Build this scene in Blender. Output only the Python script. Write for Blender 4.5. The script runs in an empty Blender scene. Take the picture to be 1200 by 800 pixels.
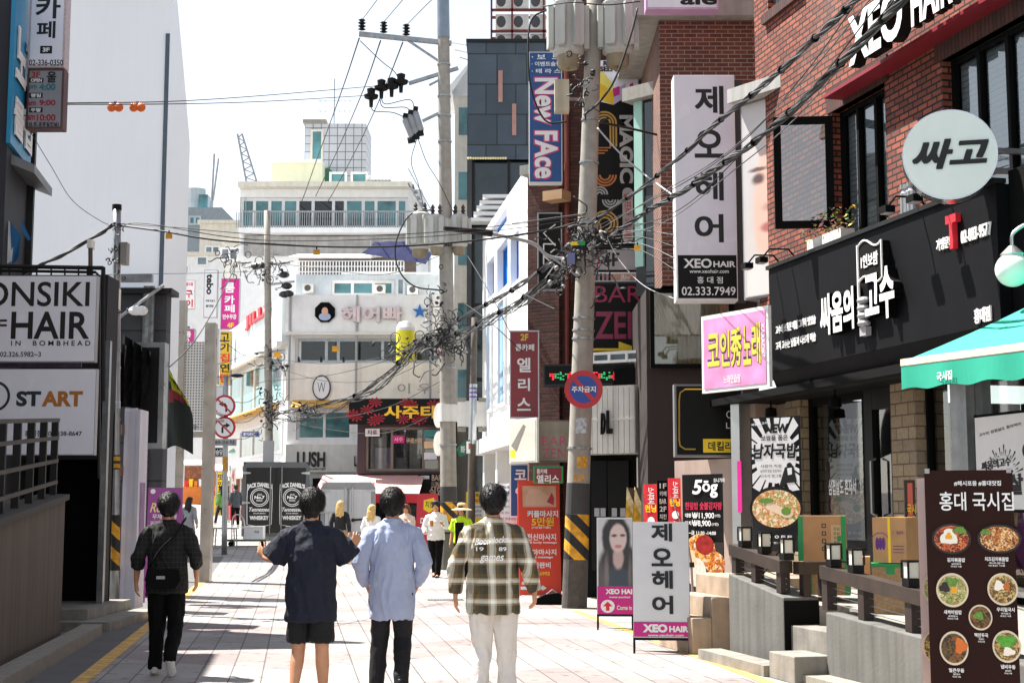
import bpy, math, random
from mathutils import Vector, Matrix, noise
R = math.radians
random.seed(7)
S = bpy.context.scene
COL = S.collection
# ------------------------------------------------------------- camera
FPX = 1700.0
TH = math.atan(195 / FPX)
CAMZ = 1.6
cam = bpy.data.cameras.new('camera'); cam.sensor_width = 36; cam.lens = 36 * FPX / 1200
cam.clip_start = .1; cam.clip_end = 3000
co = bpy.data.objects.new('camera', cam); COL.objects.link(co)
co.location = (0, 0, CAMZ); co.rotation_euler = (R(90) + TH, 0, 0)
S.camera = co
# ------------------------------------------------------------- light
SUN_TRAVEL = Vector((.43, -.235, -.87)).normalized()
w = bpy.data.worlds.new('World'); S.world = w; w.use_nodes = True
nt = w.node_tree
sky = nt.nodes.new('ShaderNodeTexSky'); sky.sky_type = 'NISHITA'; sky.sun_disc = False
sky.sun_elevation = math.asin(-SUN_TRAVEL.z)
sky.sun_rotation = math.atan2(-SUN_TRAVEL.x, -SUN_TRAVEL.y)
sky.air_density = 1.2; sky.dust_density = .3; sky.ozone_density = 1.0
bg = nt.nodes['Background']; bg.inputs[1].default_value = .078
hs = nt.nodes.new('ShaderNodeHueSaturation'); hs.inputs['Saturation'].default_value = .4   # milky spring air: nearly colourless sky
nt.links.new(sky.outputs[0], hs.inputs['Color']); nt.links.new(hs.outputs[0], bg.inputs[0])
sl = bpy.data.lights.new('sun', 'SUN'); sl.energy = 5.0; sl.angle = R(.5); sl.color = (1, .955, .88)
so = bpy.data.objects.new('sun', sl); COL.objects.link(so)
so.rotation_euler = SUN_TRAVEL.to_track_quat('-Z', 'Y').to_euler()
S.view_settings.view_transform = 'Standard'; S.view_settings.look = 'None'
S.view_settings.exposure = 1.52; S.view_settings.gamma = 1
S.cycles.use_denoising = True
S.cycles.max_bounces = 6; S.cycles.transparent_max_bounces = 12

# ------------------------------------------------------------- projection helpers
CT, ST = math.cos(TH), math.sin(TH)
def ray(px, py):
    u = (px - 600) / FPX; v = (400 - py) / FPX
    den = CT - v * ST
    return Vector((u / den, 1, (ST + v * CT) / den))
CAM = Vector((0, 0, CAMZ))
def at(px, py, Y): return CAM + ray(px, py) * Y
def gz(y):
    y = min(y, 130)
    return 0 if y < 36 else .035 * (y - 36)
def gnd(px, py, z=0):
    d = ray(px, py); return CAM + d * ((z - CAMZ) / d.z)
def xat(px, Y): return ray(px, 595).x * Y

# ------------------------------------------------------------- materials
def lin(c):
    if isinstance(c, str):
        c = c.lstrip('#'); c = [int(c[i:i + 2], 16) / 255 for i in (0, 2, 4)]
        return tuple(x / 12.92 if x < .04045 else ((x + .055) / 1.055) ** 2.4 for x in c)
    return tuple(c)
MATS = {}
class NT:
    def __init__(s, name):
        s.m = bpy.data.materials.new(name); s.m.use_nodes = True; s.t = s.m.node_tree
        s.b = s.t.nodes['Principled BSDF']
    def n(s, typ, **kw):
        x = s.t.nodes.new('ShaderNode' + typ)
        for k, v in kw.items():
            if k.startswith('i_'):
                k = k[2:]; x.inputs[int(k) if k.isdigit() else k].default_value = v
            else: setattr(x, k, v)
        return x
    def l(s, a, b): s.t.links.new(a, b)
    def math(s, op, a, b=None, c=None):
        x = s.n('Math', operation=op)
        for i, v in enumerate((a, b, c)):
            if v is None: continue
            if hasattr(v, 'links') or hasattr(v, 'is_linked'): s.l(v, x.inputs[i])
            else: x.inputs[i].default_value = v
        return x.outputs[0]
    def mix(s, f, a, b, blend='MIX'):
        x = s.n('MixRGB', blend_type=blend)
        for i, v in enumerate((f, a, b)):
            if hasattr(v, 'is_linked'): s.l(v, x.inputs[i])
            elif i == 0: x.inputs[0].default_value = v
            else: x.inputs[i].default_value = (*lin(v), 1) if len(lin(v)) == 3 else v
        return x.outputs[0]
    def coord(s): return s.n('TexCoord').outputs['Object']
    def xz(s):
        p = s.n('SeparateXYZ'); s.l(s.coord(), p.inputs[0])
        c = s.n('CombineXYZ'); s.l(s.math('ADD', p.outputs[0], p.outputs[1]), c.inputs[0]); s.l(p.outputs[2], c.inputs[1])
        return c.outputs[0], p
    def noise(s, sc, detail=5, vec=None, scale3=None):
        v = vec or s.coord()
        if scale3:
            mp = s.n('Mapping'); s.l(v, mp.inputs[0]); mp.inputs['Scale'].default_value = scale3; v = mp.outputs[0]
        x = s.n('TexNoise'); s.l(v, x.inputs['Vector']); x.inputs['Scale'].default_value = sc; x.inputs['Detail'].default_value = detail
        return x.outputs[0]
    def ramp(s, f, stops, const=False):
        x = s.n('ValToRGB'); s.l(f, x.inputs[0]); e = x.color_ramp
        if const: e.interpolation = 'CONSTANT'
        while len(e.elements) < len(stops): e.elements.new(.5)
        for el, (p, c) in zip(e.elements, stops):
            el.position = p; el.color = (*lin(c), 1)
        return x.outputs[0]
    def bump(s, h, strength, dist=.01):
        x = s.n('Bump'); x.inputs['Strength'].default_value = strength; x.inputs['Distance'].default_value = dist
        s.l(h, x.inputs['Height']); s.l(x.outputs[0], s.b.inputs['Normal'])
def mat(name, col=None, rough=.6, metal=0, var=.14, sc=3, bump=0, bsc=60, bd=.01, streak=0, emit=0, coat=0, spec=None):
    if name in MATS: return MATS[name]
    if col is None: print('NOMAT', name); col = '#808080'
    k = NT(name); c = lin(col)
    hi = [min(1, x * (1 + var)) for x in c]; lo = [x * (1 - var) for x in c]
    f = k.noise(sc, 6)
    out = k.ramp(f, [(.3, lo), (.7, hi)])
    if streak:
        f2 = k.noise(1, 4, scale3=(7, 7, .35))
        d = k.ramp(f2, [(.42, (1, 1, 1)), (.7, (1 - streak,) * 3)])
        out = k.mix(1, out, d, 'MULTIPLY')
    k.l(out, k.b.inputs['Base Color'])
    rf = k.n('MapRange'); k.l(f, rf.inputs[0]); rf.inputs[3].default_value = max(.02, rough - .1); rf.inputs[4].default_value = min(1, rough + .1)
    k.l(rf.outputs[0], k.b.inputs['Roughness'])
    k.b.inputs['Metallic'].default_value = metal
    if spec is not None: k.b.inputs['Specular IOR Level'].default_value = spec
    if coat: k.b.inputs['Coat Weight'].default_value = coat
    if bump: k.bump(k.noise(bsc, 4), bump, bd)
    if emit:
        k.l(out, k.b.inputs['Emission Color']); k.b.inputs['Emission Strength'].default_value = emit
    MATS[name] = k.m; return k.m
def softmat(name, base, blobs):
    """an out of focus printed photograph: soft edged patches (cx, cz, rx, rz, softness, colour) laid over a base colour"""
    if name in MATS: return MATS[name]
    k = NT(name); p = k.n('SeparateXYZ'); nz = k.n('TexNoise'); nz.inputs['Scale'].default_value = 9; k.l(k.coord(), nz.inputs['Vector']); k.l(k.mix(.03, k.coord(), nz.outputs[1]), p.inputs[0])
    out = k.ramp(k.noise(3, 3), [(.3, [x * .92 for x in lin(base)]), (.7, lin(base))])
    for cx, cz, rx, rz, sf, c in blobs:
        dx = k.math('DIVIDE', k.math('SUBTRACT', p.outputs[0], cx), rx); dz = k.math('DIVIDE', k.math('SUBTRACT', p.outputs[2], cz), rz)
        r_ = k.math('SQRT', k.math('ADD', k.math('MULTIPLY', dx, dx), k.math('MULTIPLY', dz, dz)))
        m = k.n('MapRange', interpolation_type='SMOOTHSTEP'); k.l(r_, m.inputs[0]); m.inputs[1].default_value = 1 - sf; m.inputs[2].default_value = 1 + sf; m.inputs[3].default_value = 1; m.inputs[4].default_value = 0
        out = k.mix(m.outputs[0], out, c)
    k.l(out, k.b.inputs['Base Color']); k.b.inputs['Roughness'].default_value = .4; MATS[name] = k.m; return k.m
def brickmat(name, c1, c2, mortar, bw=.21, bh=.068, ms=.009, var=.35, offset=.5, rough=.85, bump=.6, dirt=.25):
    if name in MATS: return MATS[name]
    k = NT(name); v, _ = k.xz()
    b = k.n('TexBrick', offset=offset); k.l(v, b.inputs['Vector'])
    b.inputs['Color1'].default_value = (*lin(c1), 1); b.inputs['Color2'].default_value = (*lin(c2), 1); b.inputs['Mortar'].default_value = (*lin(mortar), 1)
    b.inputs['Scale'].default_value = 1; b.inputs['Mortar Size'].default_value = ms; b.inputs['Mortar Smooth'].default_value = .15
    b.inputs['Brick Width'].default_value = bw; b.inputs['Row Height'].default_value = bh; b.inputs['Bias'].default_value = 0
    f = k.noise(1.3, 7)
    d = k.ramp(f, [(.35, (1 - dirt,) * 3), (.65, (1, 1, 1))])
    g = k.ramp(k.noise(25, 3), [(.3, (1 - var * .6,) * 3), (.7, (1, 1, 1))])
    k.l(k.mix(k.ramp(k.noise(.55, 8, scale3=(1, 1, .6)), [(.55, (0, 0, 0)), (.75, (dirt * .5,) * 3)]), k.mix(1, k.mix(1, b.outputs[0], d, 'MULTIPLY'), g, 'MULTIPLY'), '#b8aca4'), k.b.inputs['Base Color'])
    k.b.inputs['Roughness'].default_value = rough
    if bump:
        h = k.math('SUBTRACT', k.math('MULTIPLY', k.noise(60, 3), .3), b.outputs[1]); k.bump(h, bump, .012)
    MATS[name] = k.m; return k.m
def glassmat(name, tint=(.75, .82, .82), mirror=.12, rough=.02):
    if name in MATS: return MATS[name]
    k = NT(name); t = k.t
    tr = k.n('BsdfTransparent'); tr.inputs[0].default_value = (*lin(tint), 1)
    gl = k.n('BsdfGlossy'); gl.inputs['Roughness'].default_value = rough
    fr = k.n('Fresnel'); fr.inputs[0].default_value = 1.5
    mx = k.n('MixShader'); k.l(k.math('ADD', fr.outputs[0], mirror), mx.inputs[0]); k.l(tr.outputs[0], mx.inputs[1]); k.l(gl.outputs[0], mx.inputs[2])
    k.l(mx.outputs[0], t.nodes['Material Output'].inputs[0])
    MATS[name] = k.m; return k.m
def panemat(name, col, rough=.06):     # window seen from outside: dark room behind uneven reflective glass
    if name in MATS: return MATS[name]
    k = NT(name); c = lin(col)
    f = k.noise(.9, 3)
    k.l(k.ramp(f, [(.35, [x * .55 for x in c]), (.5, c), (.68, [min(1, x * 1.35) for x in c])]), k.b.inputs['Base Color'])
    k.b.inputs['Roughness'].default_value = rough; k.b.inputs['IOR'].default_value = 1.6
    k.bump(k.noise(1.2, 2), .05, .05)
    MATS[name] = k.m; return k.m
def foodmat(name, cols, sc=28):
    if name in MATS: return MATS[name]
    k = NT(name); vz = k.n('TexVoronoi'); vz.inputs['Scale'].default_value = sc
    n1 = k.n('TexNoise'); n1.inputs['Scale'].default_value = sc * .6; k.l(k.coord(), n1.inputs['Vector'])
    k.l(k.mix(.12, k.coord(), n1.outputs[1]), vz.inputs['Vector'])
    sp = k.n('SeparateColor'); k.l(vz.outputs['Color'], sp.inputs[0])
    st = [(i / len(cols), c) for i, c in enumerate(cols)]
    k.l(k.ramp(sp.outputs[0], st, True), k.b.inputs['Base Color']); k.b.inputs['Roughness'].default_value = .45
    MATS[name] = k.m; return k.m
def stripemat(name, stops, freq, ax=(1, 0, 1), rough=.6):   # diagonal or straight repeating stripes
    if name in MATS: return MATS[name]
    k = NT(name); p = k.n('SeparateXYZ'); k.l(k.coord(), p.inputs[0])
    v = k.math('ADD', k.math('ADD', k.math('MULTIPLY', p.outputs[0], ax[0]), k.math('MULTIPLY', p.outputs[1], ax[1])), k.math('MULTIPLY', p.outputs[2], ax[2]))
    f = k.math('FRACT', k.math('MULTIPLY', v, freq))
    d = k.ramp(k.noise(9, 6), [(.35, (.55, .55, .55)), (.6, (1, 1, 1))])
    k.l(k.mix(1, k.ramp(f, stops, True), d, 'MULTIPLY'), k.b.inputs['Base Color']); k.b.inputs['Roughness'].default_value = rough
    MATS[name] = k.m; return k.m

# ------------------------------------------------------------- mesh builder
FONT_CACHE = {}
def glyph(s, bold, extr, shear, space):
    key = (s, bold, extr, shear, space)
    if key in FONT_CACHE: return FONT_CACHE[key]
    c = bpy.data.curves.new('text', 'FONT'); c.body = s; c.resolution_u = 4; c.offset = bold; c.shear = shear; c.space_character = space
    c.extrude = .5 if extr else 0
    o = bpy.data.objects.new('text', c); COL.objects.link(o)
    me = bpy.data.meshes.new_from_object(o.evaluated_get(bpy.context.evaluated_depsgraph_get()))
    v = [tuple(x.co) for x in me.vertices]; f = [tuple(p.vertices) for p in me.polygons]
    bpy.data.objects.remove(o); bpy.data.curves.remove(c); bpy.data.meshes.remove(me)
    FONT_CACHE[key] = (v, f); return v, f
class MB:
    def __init__(s): s.v = []; s.f = []; s.m = []
    def add(s, vs, fs, mi=0):
        b = len(s.v); s.v += [tuple(x) for x in vs]
        for f in fs: s.f.append(tuple(b + i for i in f)); s.m.append(mi)
        return s
    def quad(s, a, b, c, d, mi=0): return s.add((a, b, c, d), ((0, 1, 2, 3),), mi)
    def box(s, x0, x1, y0, y1, z0, z1, mi=0):
        x0, x1 = sorted((x0, x1)); y0, y1 = sorted((y0, y1)); z0, z1 = sorted((z0, z1))
        vs = [(x, y, z) for z in (z0, z1) for y in (y0, y1) for x in (x0, x1)]
        return s.add(vs, ((0, 2, 3, 1), (4, 5, 7, 6), (0, 1, 5, 4), (2, 6, 7, 3), (0, 4, 6, 2), (1, 3, 7, 5)), mi)
    def beam(s, a, b, w, h, mi=0, up=(0, 0, 1)):
        a, b = Vector(a), Vector(b); d = (b - a).normalized(); up = Vector(up)
        if abs(d.dot(up)) > .98: up = Vector((0, 1, 0))
        x = d.cross(up).normalized(); z = x.cross(d)
        vs = [p + x * (i * w / 2) + z * (j * h / 2) for p in (a, b) for i, j in ((-1, -1), (1, -1), (1, 1), (-1, 1))]
        return s.add(vs, ((3, 2, 1, 0), (4, 5, 6, 7), (0, 1, 5, 4), (1, 2, 6, 5), (2, 3, 7, 6), (3, 0, 4, 7)), mi)
    def prism(s, pts, y0, y1, mi=0, axis='y'):   # outline in (x,z), between y0 and y1
        n = len(pts)
        area = sum(pts[i][0] * pts[(i + 1) % n][1] - pts[(i + 1) % n][0] * pts[i][1] for i in range(n))
        if area < 0: pts = pts[::-1]
        P = (lambda x, z, y: (x, y, z)) if axis == 'y' else ((lambda x, z, y: (y, x, z)) if axis == 'x' else (lambda x, z, y: (x, z, y)))
        vs = [P(x, z, y0) for x, z in pts] + [P(x, z, y1) for x, z in pts]
        fs = [tuple(range(n)), tuple(range(2 * n - 1, n - 1, -1))] + [(i, i + n, (i + 1) % n + n, (i + 1) % n) for i in range(n)]
        return s.add(vs, fs, mi)
    def flat(s, pts, y, mi=0):
        n = len(pts)
        area = sum(pts[i][0] * pts[(i + 1) % n][1] - pts[(i + 1) % n][0] * pts[i][1] for i in range(n))
        if area < 0: pts = pts[::-1]
        return s.add([(x, y, z) for x, z in pts], (tuple(range(n)),), mi)
    def disc(s, cx, cz, rx, rz, y, mi=0, n=28, a0=0, a1=360):
        return s.flat([(cx + rx * math.cos(R(a0 + (a1 - a0) * i / n)), cz + rz * math.sin(R(a0 + (a1 - a0) * i / n))) for i in range(n if a1 - a0 == 360 else n + 1)], y, mi)
    def ring(s, cx, cz, r0, r1, y, mi=0, n=32, a0=0, a1=360, d=0):
        vs = []; fs = []
        for i in range(n + 1):
            a = R(a0 + (a1 - a0) * i / n)
            vs += [(cx + r0 * math.cos(a), y, cz + r0 * math.sin(a)), (cx + r1 * math.cos(a), y, cz + r1 * math.sin(a))]
        fs = [(2 * i, 2 * i + 1, 2 * i + 3, 2 * i + 2) for i in range(n)]
        return s.add(vs, fs, mi)
    def tube(s, pts, r, n=8, mi=0, caps=True):
        pts = [Vector(p) for p in pts]; m = len(pts)
        rs = r if isinstance(r, (list, tuple)) else [r] * m
        vs = []; up = None
        for i, p in enumerate(pts):
            d = (pts[min(i + 1, m - 1)] - pts[max(i - 1, 0)])
            d = d.normalized() if d.length > 1e-9 else Vector((0, 0, 1))
            if up is None: up = Vector((0, 0, 1)) if abs(d.z) < .9 else Vector((0, 1, 0))
            x = d.cross(up)
            if x.length < 1e-6: x = d.orthogonal()
            x.normalize(); y = x.cross(d).normalized(); up = y
            for k in range(n):
                a = 2 * math.pi * k / n
                rr = rs[i]; ra, rb = rr if isinstance(rr, tuple) else (rr, rr)
                vs.append(p + x * (ra * math.cos(a)) + y * (rb * math.sin(a)))
        fs = [(i * n + k, i * n + (k + 1) % n, (i + 1) * n + (k + 1) % n, (i + 1) * n + k) for i in range(m - 1) for k in range(n)]
        if caps: fs += [tuple(range(n - 1, -1, -1)), tuple((m - 1) * n + k for k in range(n))]
        return s.add(vs, fs, mi)
    def ball(s, c, r, mi=0, n=12, h=8):
        rx, ry, rz = r if isinstance(r, tuple) else (r, r, r); c = Vector(c)
        vs = [c + Vector((0, 0, -rz))]; 
        for j in range(1, h):
            a = -math.pi / 2 + math.pi * j / h
            for i in range(n): vs.append(c + Vector((rx * math.cos(a) * math.cos(2 * math.pi * i / n), ry * math.cos(a) * math.sin(2 * math.pi * i / n), rz * math.sin(a))))
        vs.append(c + Vector((0, 0, rz))); L = len(vs) - 1
        fs = [(0, 1 + (i + 1) % n, 1 + i) for i in range(n)]
        for j in range(h - 2):
            for i in range(n): a = 1 + j * n; fs.append((a + i, a + (i + 1) % n, a + n + (i + 1) % n, a + n + i))
        a = 1 + (h - 2) * n
        fs += [(a + i, a + (i + 1) % n, L) for i in range(n)]
        return s.add(vs, fs, mi)
    def lathe(s, prof, c=(0, 0, 0), n=24, mi=0):
        return s.tube([(c[0], c[1], c[2] + z) for _, z in prof], [max(r, 1e-4) for r, _ in prof], n, mi)
    def text(s, t, x0, x1, z0, z1, y=0, mi=0, depth=0, bold=.015, rot=0, shear=0, space=1, side=None):
        if bold > .022 and any(ord(c_) > 0x1100 for c_ in t):    # heavy Hangul: overlaid strokes, so that tight counters stay open
            n0 = len(s.f); e = (bold - .012) * .62; wx = (x1 - x0) * e / max(.6, .92 * len(t) if not rot else .92); wz = (z1 - z0) * e / (.92 if not rot else max(.6, .92 * len(t)))
            for i, (sx_, sz_) in enumerate(((-1, -1), (1, -1), (1, 1), (-1, 1))):
                s.text(t, x0 + wx * (1 + sx_), x1 - wx * (1 - sx_), z0 + wz * (1 + sz_), z1 - wz * (1 - sz_), y - .0004 * i, mi, depth, .012, rot, shear, space, side)
            return s
        v, f = glyph(t, bold, depth > 0, shear, space)
        if not v: return s
        a = R(rot); ca, sa = math.cos(a), math.sin(a)
        q = [(p[0] * ca - p[1] * sa, p[0] * sa + p[1] * ca, p[2]) for p in v]
        mx0, mx1 = min(p[0] for p in q), max(p[0] for p in q); mz0, mz1 = min(p[1] for p in q), max(p[1] for p in q)
        kx = (x1 - x0) / (mx1 - mx0); kz = (z1 - z0) / (mz1 - mz0)
        cx, cz = (x0 + x1) / 2, (z0 + z1) / 2; ox, oz = (mx0 + mx1) / 2, (mz0 + mz1) / 2
        # the mesh stands on plane y, its depth towards the viewer (-y)
        vs = [(cx + (p[0] - ox) * kx, (y - (p[2] + .5) * depth) if depth else y, cz + (p[1] - oz) * kz) for p in q]
        n0 = len(s.f); s.add(vs, f, mi)
        if depth and side is not None:          # returns of a built-up letter
            for i, q_ in enumerate(f):
                if any(v[k_][2] < .49 for k_ in q_): s.m[n0 + i] = side
        return s
    def build(s, name, mats, parent=None, smooth=False, M=None):
        me = bpy.data.meshes.new(name); me.from_pydata(s.v, [], s.f)
        for m in (mats if isinstance(mats, (list, tuple)) else [mats]): me.materials.append(m)
        me.polygons.foreach_set('material_index', s.m)
        if smooth: me.polygons.foreach_set('use_smooth', [True] * len(me.polygons))
        me.update(); o = bpy.data.objects.new(name, me); COL.objects.link(o)
        if parent: o.parent = parent
        elif M is not None: o.matrix_world = M
        return o
def tag(o, label=None, cat=None, group=None, kind=None):
    if label: o['label'] = label
    if cat: o['category'] = cat
    if group: o['group'] = group
    if kind: o['kind'] = kind
    return o
def struct(name, mb, m):
    return tag(mb.build(name, m), kind='structure')
class T:
    """a thing: an Empty that parents its parts; local x right, y away from the viewer, z up"""
    def __init__(s, name, label, cat, loc, rz=0, group=None):
        s.M = Matrix.Translation(Vector(loc)) @ Matrix.Rotation(rz, 4, 'Z'); s.I = s.M.inverted()
        s.o = bpy.data.objects.new(name, None); s.o.empty_display_size = .2; COL.objects.link(s.o); s.o.matrix_world = s.M
        tag(s.o, label, cat, group)
    def uv(s, px, py, y=0):
        o = s.I @ CAM; d = s.I.to_3x3() @ ray(px, py); return o + d * ((y - o.y) / d.y)
    def rect(s, px0, py0, px1, py1, y=0):       # pixel box on the plane y, heights read at px0
        m = (py0 + py1) / 2
        return s.uv(px0, m, y).x, s.uv(px1, m, y).x, s.uv(px0, py1, y).z, s.uv(px0, py0, y).z
    def loc(s, p): return s.I @ Vector(p)
    def part(s, name, mb, m, parent=None, smooth=False, label=None, bevel=0):
        o = mb.build(name, m, parent or s.o, smooth)
        if bevel:
            b_ = o.modifiers.new('worn edge', 'BEVEL'); b_.width = bevel; b_.segments = 2; b_.limit_method = 'ANGLE'
        if label: o['label'] = label
        return o
def face(name, label, cat, pl, yl, pr, yr, z=0, group=None):
    a = Vector((xat(pl, yl), yl, z)); b = Vector((xat(pr, yr), yr, z)); d = b - a
    t = T(name, label, cat, a, math.atan2(d.y, d.x), group); t.w = d.length; return t
def solo(name, label, cat, mb, m, loc=(0, 0, 0), rz=0, group=None, smooth=False):
    o = mb.build(name, m, None, smooth, Matrix.Translation(Vector(loc)) @ Matrix.Rotation(rz, 4, 'Z')); return tag(o, label, cat, group)
def shell(mb, x0, x1, z0, z1, depth, holes=(), rev=.12, y=0, mi=0):
    """hollow box of a building: front with openings (x0,x1,z0,z1), sides, back, roof"""
    xs = sorted({x0, x1, *[h[0] for h in holes], *[h[1] for h in holes]}); zs = sorted({z0, z1, *[h[2] for h in holes], *[h[3] for h in holes]})
    for i in range(len(xs) - 1):
        for j in range(len(zs) - 1):
            cx, cz = (xs[i] + xs[i + 1]) / 2, (zs[j] + zs[j + 1]) / 2
            if any(h[0] < cx < h[1] and h[2] < cz < h[3] for h in holes): continue
            mb.quad((xs[i], y, zs[j]), (xs[i + 1], y, zs[j]), (xs[i + 1], y, zs[j + 1]), (xs[i], y, zs[j + 1]), mi)
    for a, b, c, d in [h[:4] for h in holes]:
        e = y + rev
        mb.quad((a, y, c), (a, y, d), (a, e, d), (a, e, c), mi); mb.quad((b, y, d), (b, y, c), (b, e, c), (b, e, d), mi)
        mb.quad((a, y, d), (b, y, d), (b, e, d), (a, e, d), mi); mb.quad((b, y, c), (a, y, c), (a, e, c), (b, e, c), mi)
    e = y + depth
    mb.quad((x0, y, z0), (x0, y, z1), (x0, e, z1), (x0, e, z0), mi); mb.quad((x1, y, z1), (x1, y, z0), (x1, e, z0), (x1, e, z1), mi)
    mb.quad((x0, y, z1), (x1, y, z1), (x1, e, z1), (x0, e, z1), mi); mb.quad((x1, e, z0), (x0, e, z0), (x0, e, z1), (x1, e, z1), mi)
    return mb
def window(t, x0, x1, z0, z1, y, nx=1, nz=1, fw=.06, fm=None, gm=None, parent=None, proud=.05, name='window', xs=None):
    """a window: frame bars with a pane set back inside it"""
    f = MB(); xs = xs or [x0 + (x1 - x0) * i / nx for i in range(nx + 1)]
    for i, x in enumerate(xs):
        a = x - fw / 2
        if i == 0: a = x0
        if i == len(xs) - 1: a = x1 - fw
        f.box(a, a + fw, y - proud, y + .03, z0, z1)
    for j in range(nz + 1):
        z = z0 + (z1 - z0) * j / nz; a = min(max(z - fw / 2, z0), z1 - fw)
        for i in range(len(xs) - 1):
            l = x0 + fw if i == 0 else xs[i] + fw / 2; r = x1 - fw if i == len(xs) - 2 else xs[i + 1] - fw / 2
            f.box(l, r, y - proud + .004, y + .026, a, a + fw)
    o = t.part(name, f, fm, parent)
    p = MB().quad((x0 + .01, y, z0 + .01), (x1 - .01, y, z0 + .01), (x1 - .01, y, z1 - .01), (x0 + .01, y, z1 - .01))
    t.part('pane', p, gm, o); return o
def spline(pts, n=10):
    pts = [Vector(p) for p in pts]
    if len(pts) == 2: return [pts[0].lerp(pts[1], i / n) for i in range(n + 1)]
    P = [pts[0] * 2 - pts[1]] + pts + [pts[-1] * 2 - pts[-2]]; out = []
    for i in range(1, len(P) - 2):
        a, b, c, d = P[i - 1:i + 3]
        for k in range(n):
            t = k / n
            out.append(.5 * ((2 * b) + (c - a) * t + (2 * a - 5 * b + 4 * c - d) * t * t + (3 * b - a - 3 * c + d) * t ** 3))
    out.append(pts[-1]); return out
# common materials
white = mat('white paint', '#e6e6e6', .5, var=.05, streak=.04)
cream = mat('cream paint', '#d8d2c4', .6, var=.08, streak=.12)
offw = mat('aged white panel', '#d8d6d0', .55, var=.07, streak=.1)
pale = mat('pale blue grey paint', '#b9c2c8', .6, var=.08, streak=.12)
black = mat('black paint', '#030303', .5, var=.3, spec=.25)
matt = mat('matt black', '#050506', .8, var=.3, spec=.15)
dark = mat('charcoal panel', '#0a0b0f', .65, var=.18, streak=.2, spec=.12)
steel = mat('galvanised steel', '#9a9c9e', .38, .8, var=.15, sc=8, streak=.2)
alu = mat('brushed aluminium', '#b4b5b6', .3, .85, var=.1)
iron = mat('dark iron', '#1c1c1c', .5, .4, var=.25)
concrete = mat('grey concrete', '#a3a19b', .85, var=.12, sc=5, bump=.25, streak=.18)
conpole = mat('pole concrete', '#97928a', .85, var=.14, sc=6, bump=.3, streak=.22)
hazard = stripemat('hazard wrap', [(0, '#e0a020'), (.5, '#141414')], 2.6, (1.0, 0, 1))
red = mat('red plastic', '#c4222c', .4, var=.08)
winered = mat('wine red acrylic', '#7d1022', .3, var=.08)
magenta = mat('magenta print', '#c2127e', .45, var=.04)
pinkp = mat('pink print', '#e070b0', .45, var=.12)
yellow = mat('yellow print', '#efc91c', .5, var=.06)
gold = mat('gold print', '#c98f2c', .5, var=.06)
blue = mat('blue paint', '#1767b4', .45, var=.08)
green = mat('green tape', '#0f8a46', .4, var=.06)
paper = mat('white vinyl', '#dedee0', .4, var=.04)
lav = mat('backlit sign acrylic', '#dfdee8', .25, var=.03)
ink = mat('black lettering', '#08080a', .5, var=.2)
letw = mat('white lettering', '#e8e8e8', .5, var=.03)
grayw = mat('grey lettering', '#9c9ca0', .5, var=.03)
redt = mat('red lettering', '#cf2030', .45, var=.05)
pdark = panemat('dark window glass', '#20262a'); pteal = panemat('teal window glass', '#4c7f84'); pgrey = panemat('grey window glass', '#6d7a80')
clear = glassmat('clear shop glass')
tan = mat('corrugated cardboard', '#b48a60', .85, var=.1, sc=6, bump=.1)
brownw = mat('stained wood', '#32261f', .6, var=.25, sc=7, streak=.2)
wirem = mat('black cable sheath', '#151516', .6, var=.3)
wireg = mat('grey cable sheath', '#56565a', .6, var=.25)
# ============================================================= ground
def sheet(name, m, edges, off, n0=None):
    """edges: list of (Y, xl, xr) rows following the ground profile"""
    mb = MB()
    for (ya, la, ra), (yb, lb, rb) in zip(edges, edges[1:]):
        mb.quad((la, ya, gz(ya) + off), (ra, ya, gz(ya) + off), (rb, yb, gz(yb) + off), (lb, yb, gz(yb) + off))
    return struct(name, mb, m)
k = NT('road asphalt')
f = k.noise(2.2, 8); g = k.noise(140, 3)
k.l(k.mix(.55, k.ramp(f, [(.3, (.06, .058, .057)), (.7, (.13, .127, .122))]), k.ramp(g, [(.35, (.05, .05, .05)), (.65, (.2, .195, .19))])), k.b.inputs['Base Color'])
k.b.inputs['Roughness'].default_value = .9; k.bump(g, .5, .01); asphalt = k.m
k = NT('block paving')
mp = k.n('Mapping'); k.l(k.coord(), mp.inputs[0]); mp.inputs['Rotation'].default_value = (0, 0, R(90 - 8.4))
b = k.n('TexBrick', offset=.5); k.l(mp.outputs[0], b.inputs['Vector'])
b.inputs['Scale'].default_value = 1; b.inputs['Brick Width'].default_value = 1.5; b.inputs['Row Height'].default_value = .3
b.inputs['Mortar Size'].default_value = .008; b.inputs['Mortar Smooth'].default_value = .1
b.inputs['Color1'].default_value = (.35, .335, .318, 1); b.inputs['Color2'].default_value = (.29, .278, .265, 1); b.inputs['Mortar'].default_value = (.11, .102, .098, 1)
sp = k.n('SeparateXYZ'); k.l(mp.outputs[0], sp.inputs[0])
zig = k.math('PINGPONG', sp.outputs[1], 2.6)
band = k.math('FRACT', k.math('MULTIPLY', k.math('ADD', sp.outputs[0], k.math('MULTIPLY', zig, .75)), .27))
bm = k.ramp(band, [(0, (1, 1, 1)), (.55, (.80, .71, .73))], True)
dirt = k.ramp(k.noise(.8, 8), [(.35, (.80, .79, .78)), (.62, (1, 1, 1))])
spots = k.ramp(k.noise(7, 6), [(.30, (.5, .48, .46)), (.42, (1, 1, 1))])
gv = k.n('TexVoronoi'); k.l(k.coord(), gv.inputs['Vector']); gv.inputs['Scale'].default_value = 2.2   # trodden gum
gum = k.ramp(gv.outputs['Distance'], [(.05, (.42, .40, .39)), (.075, (1, 1, 1))])
spots = k.mix(1, spots, gum, 'MULTIPLY')
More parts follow.
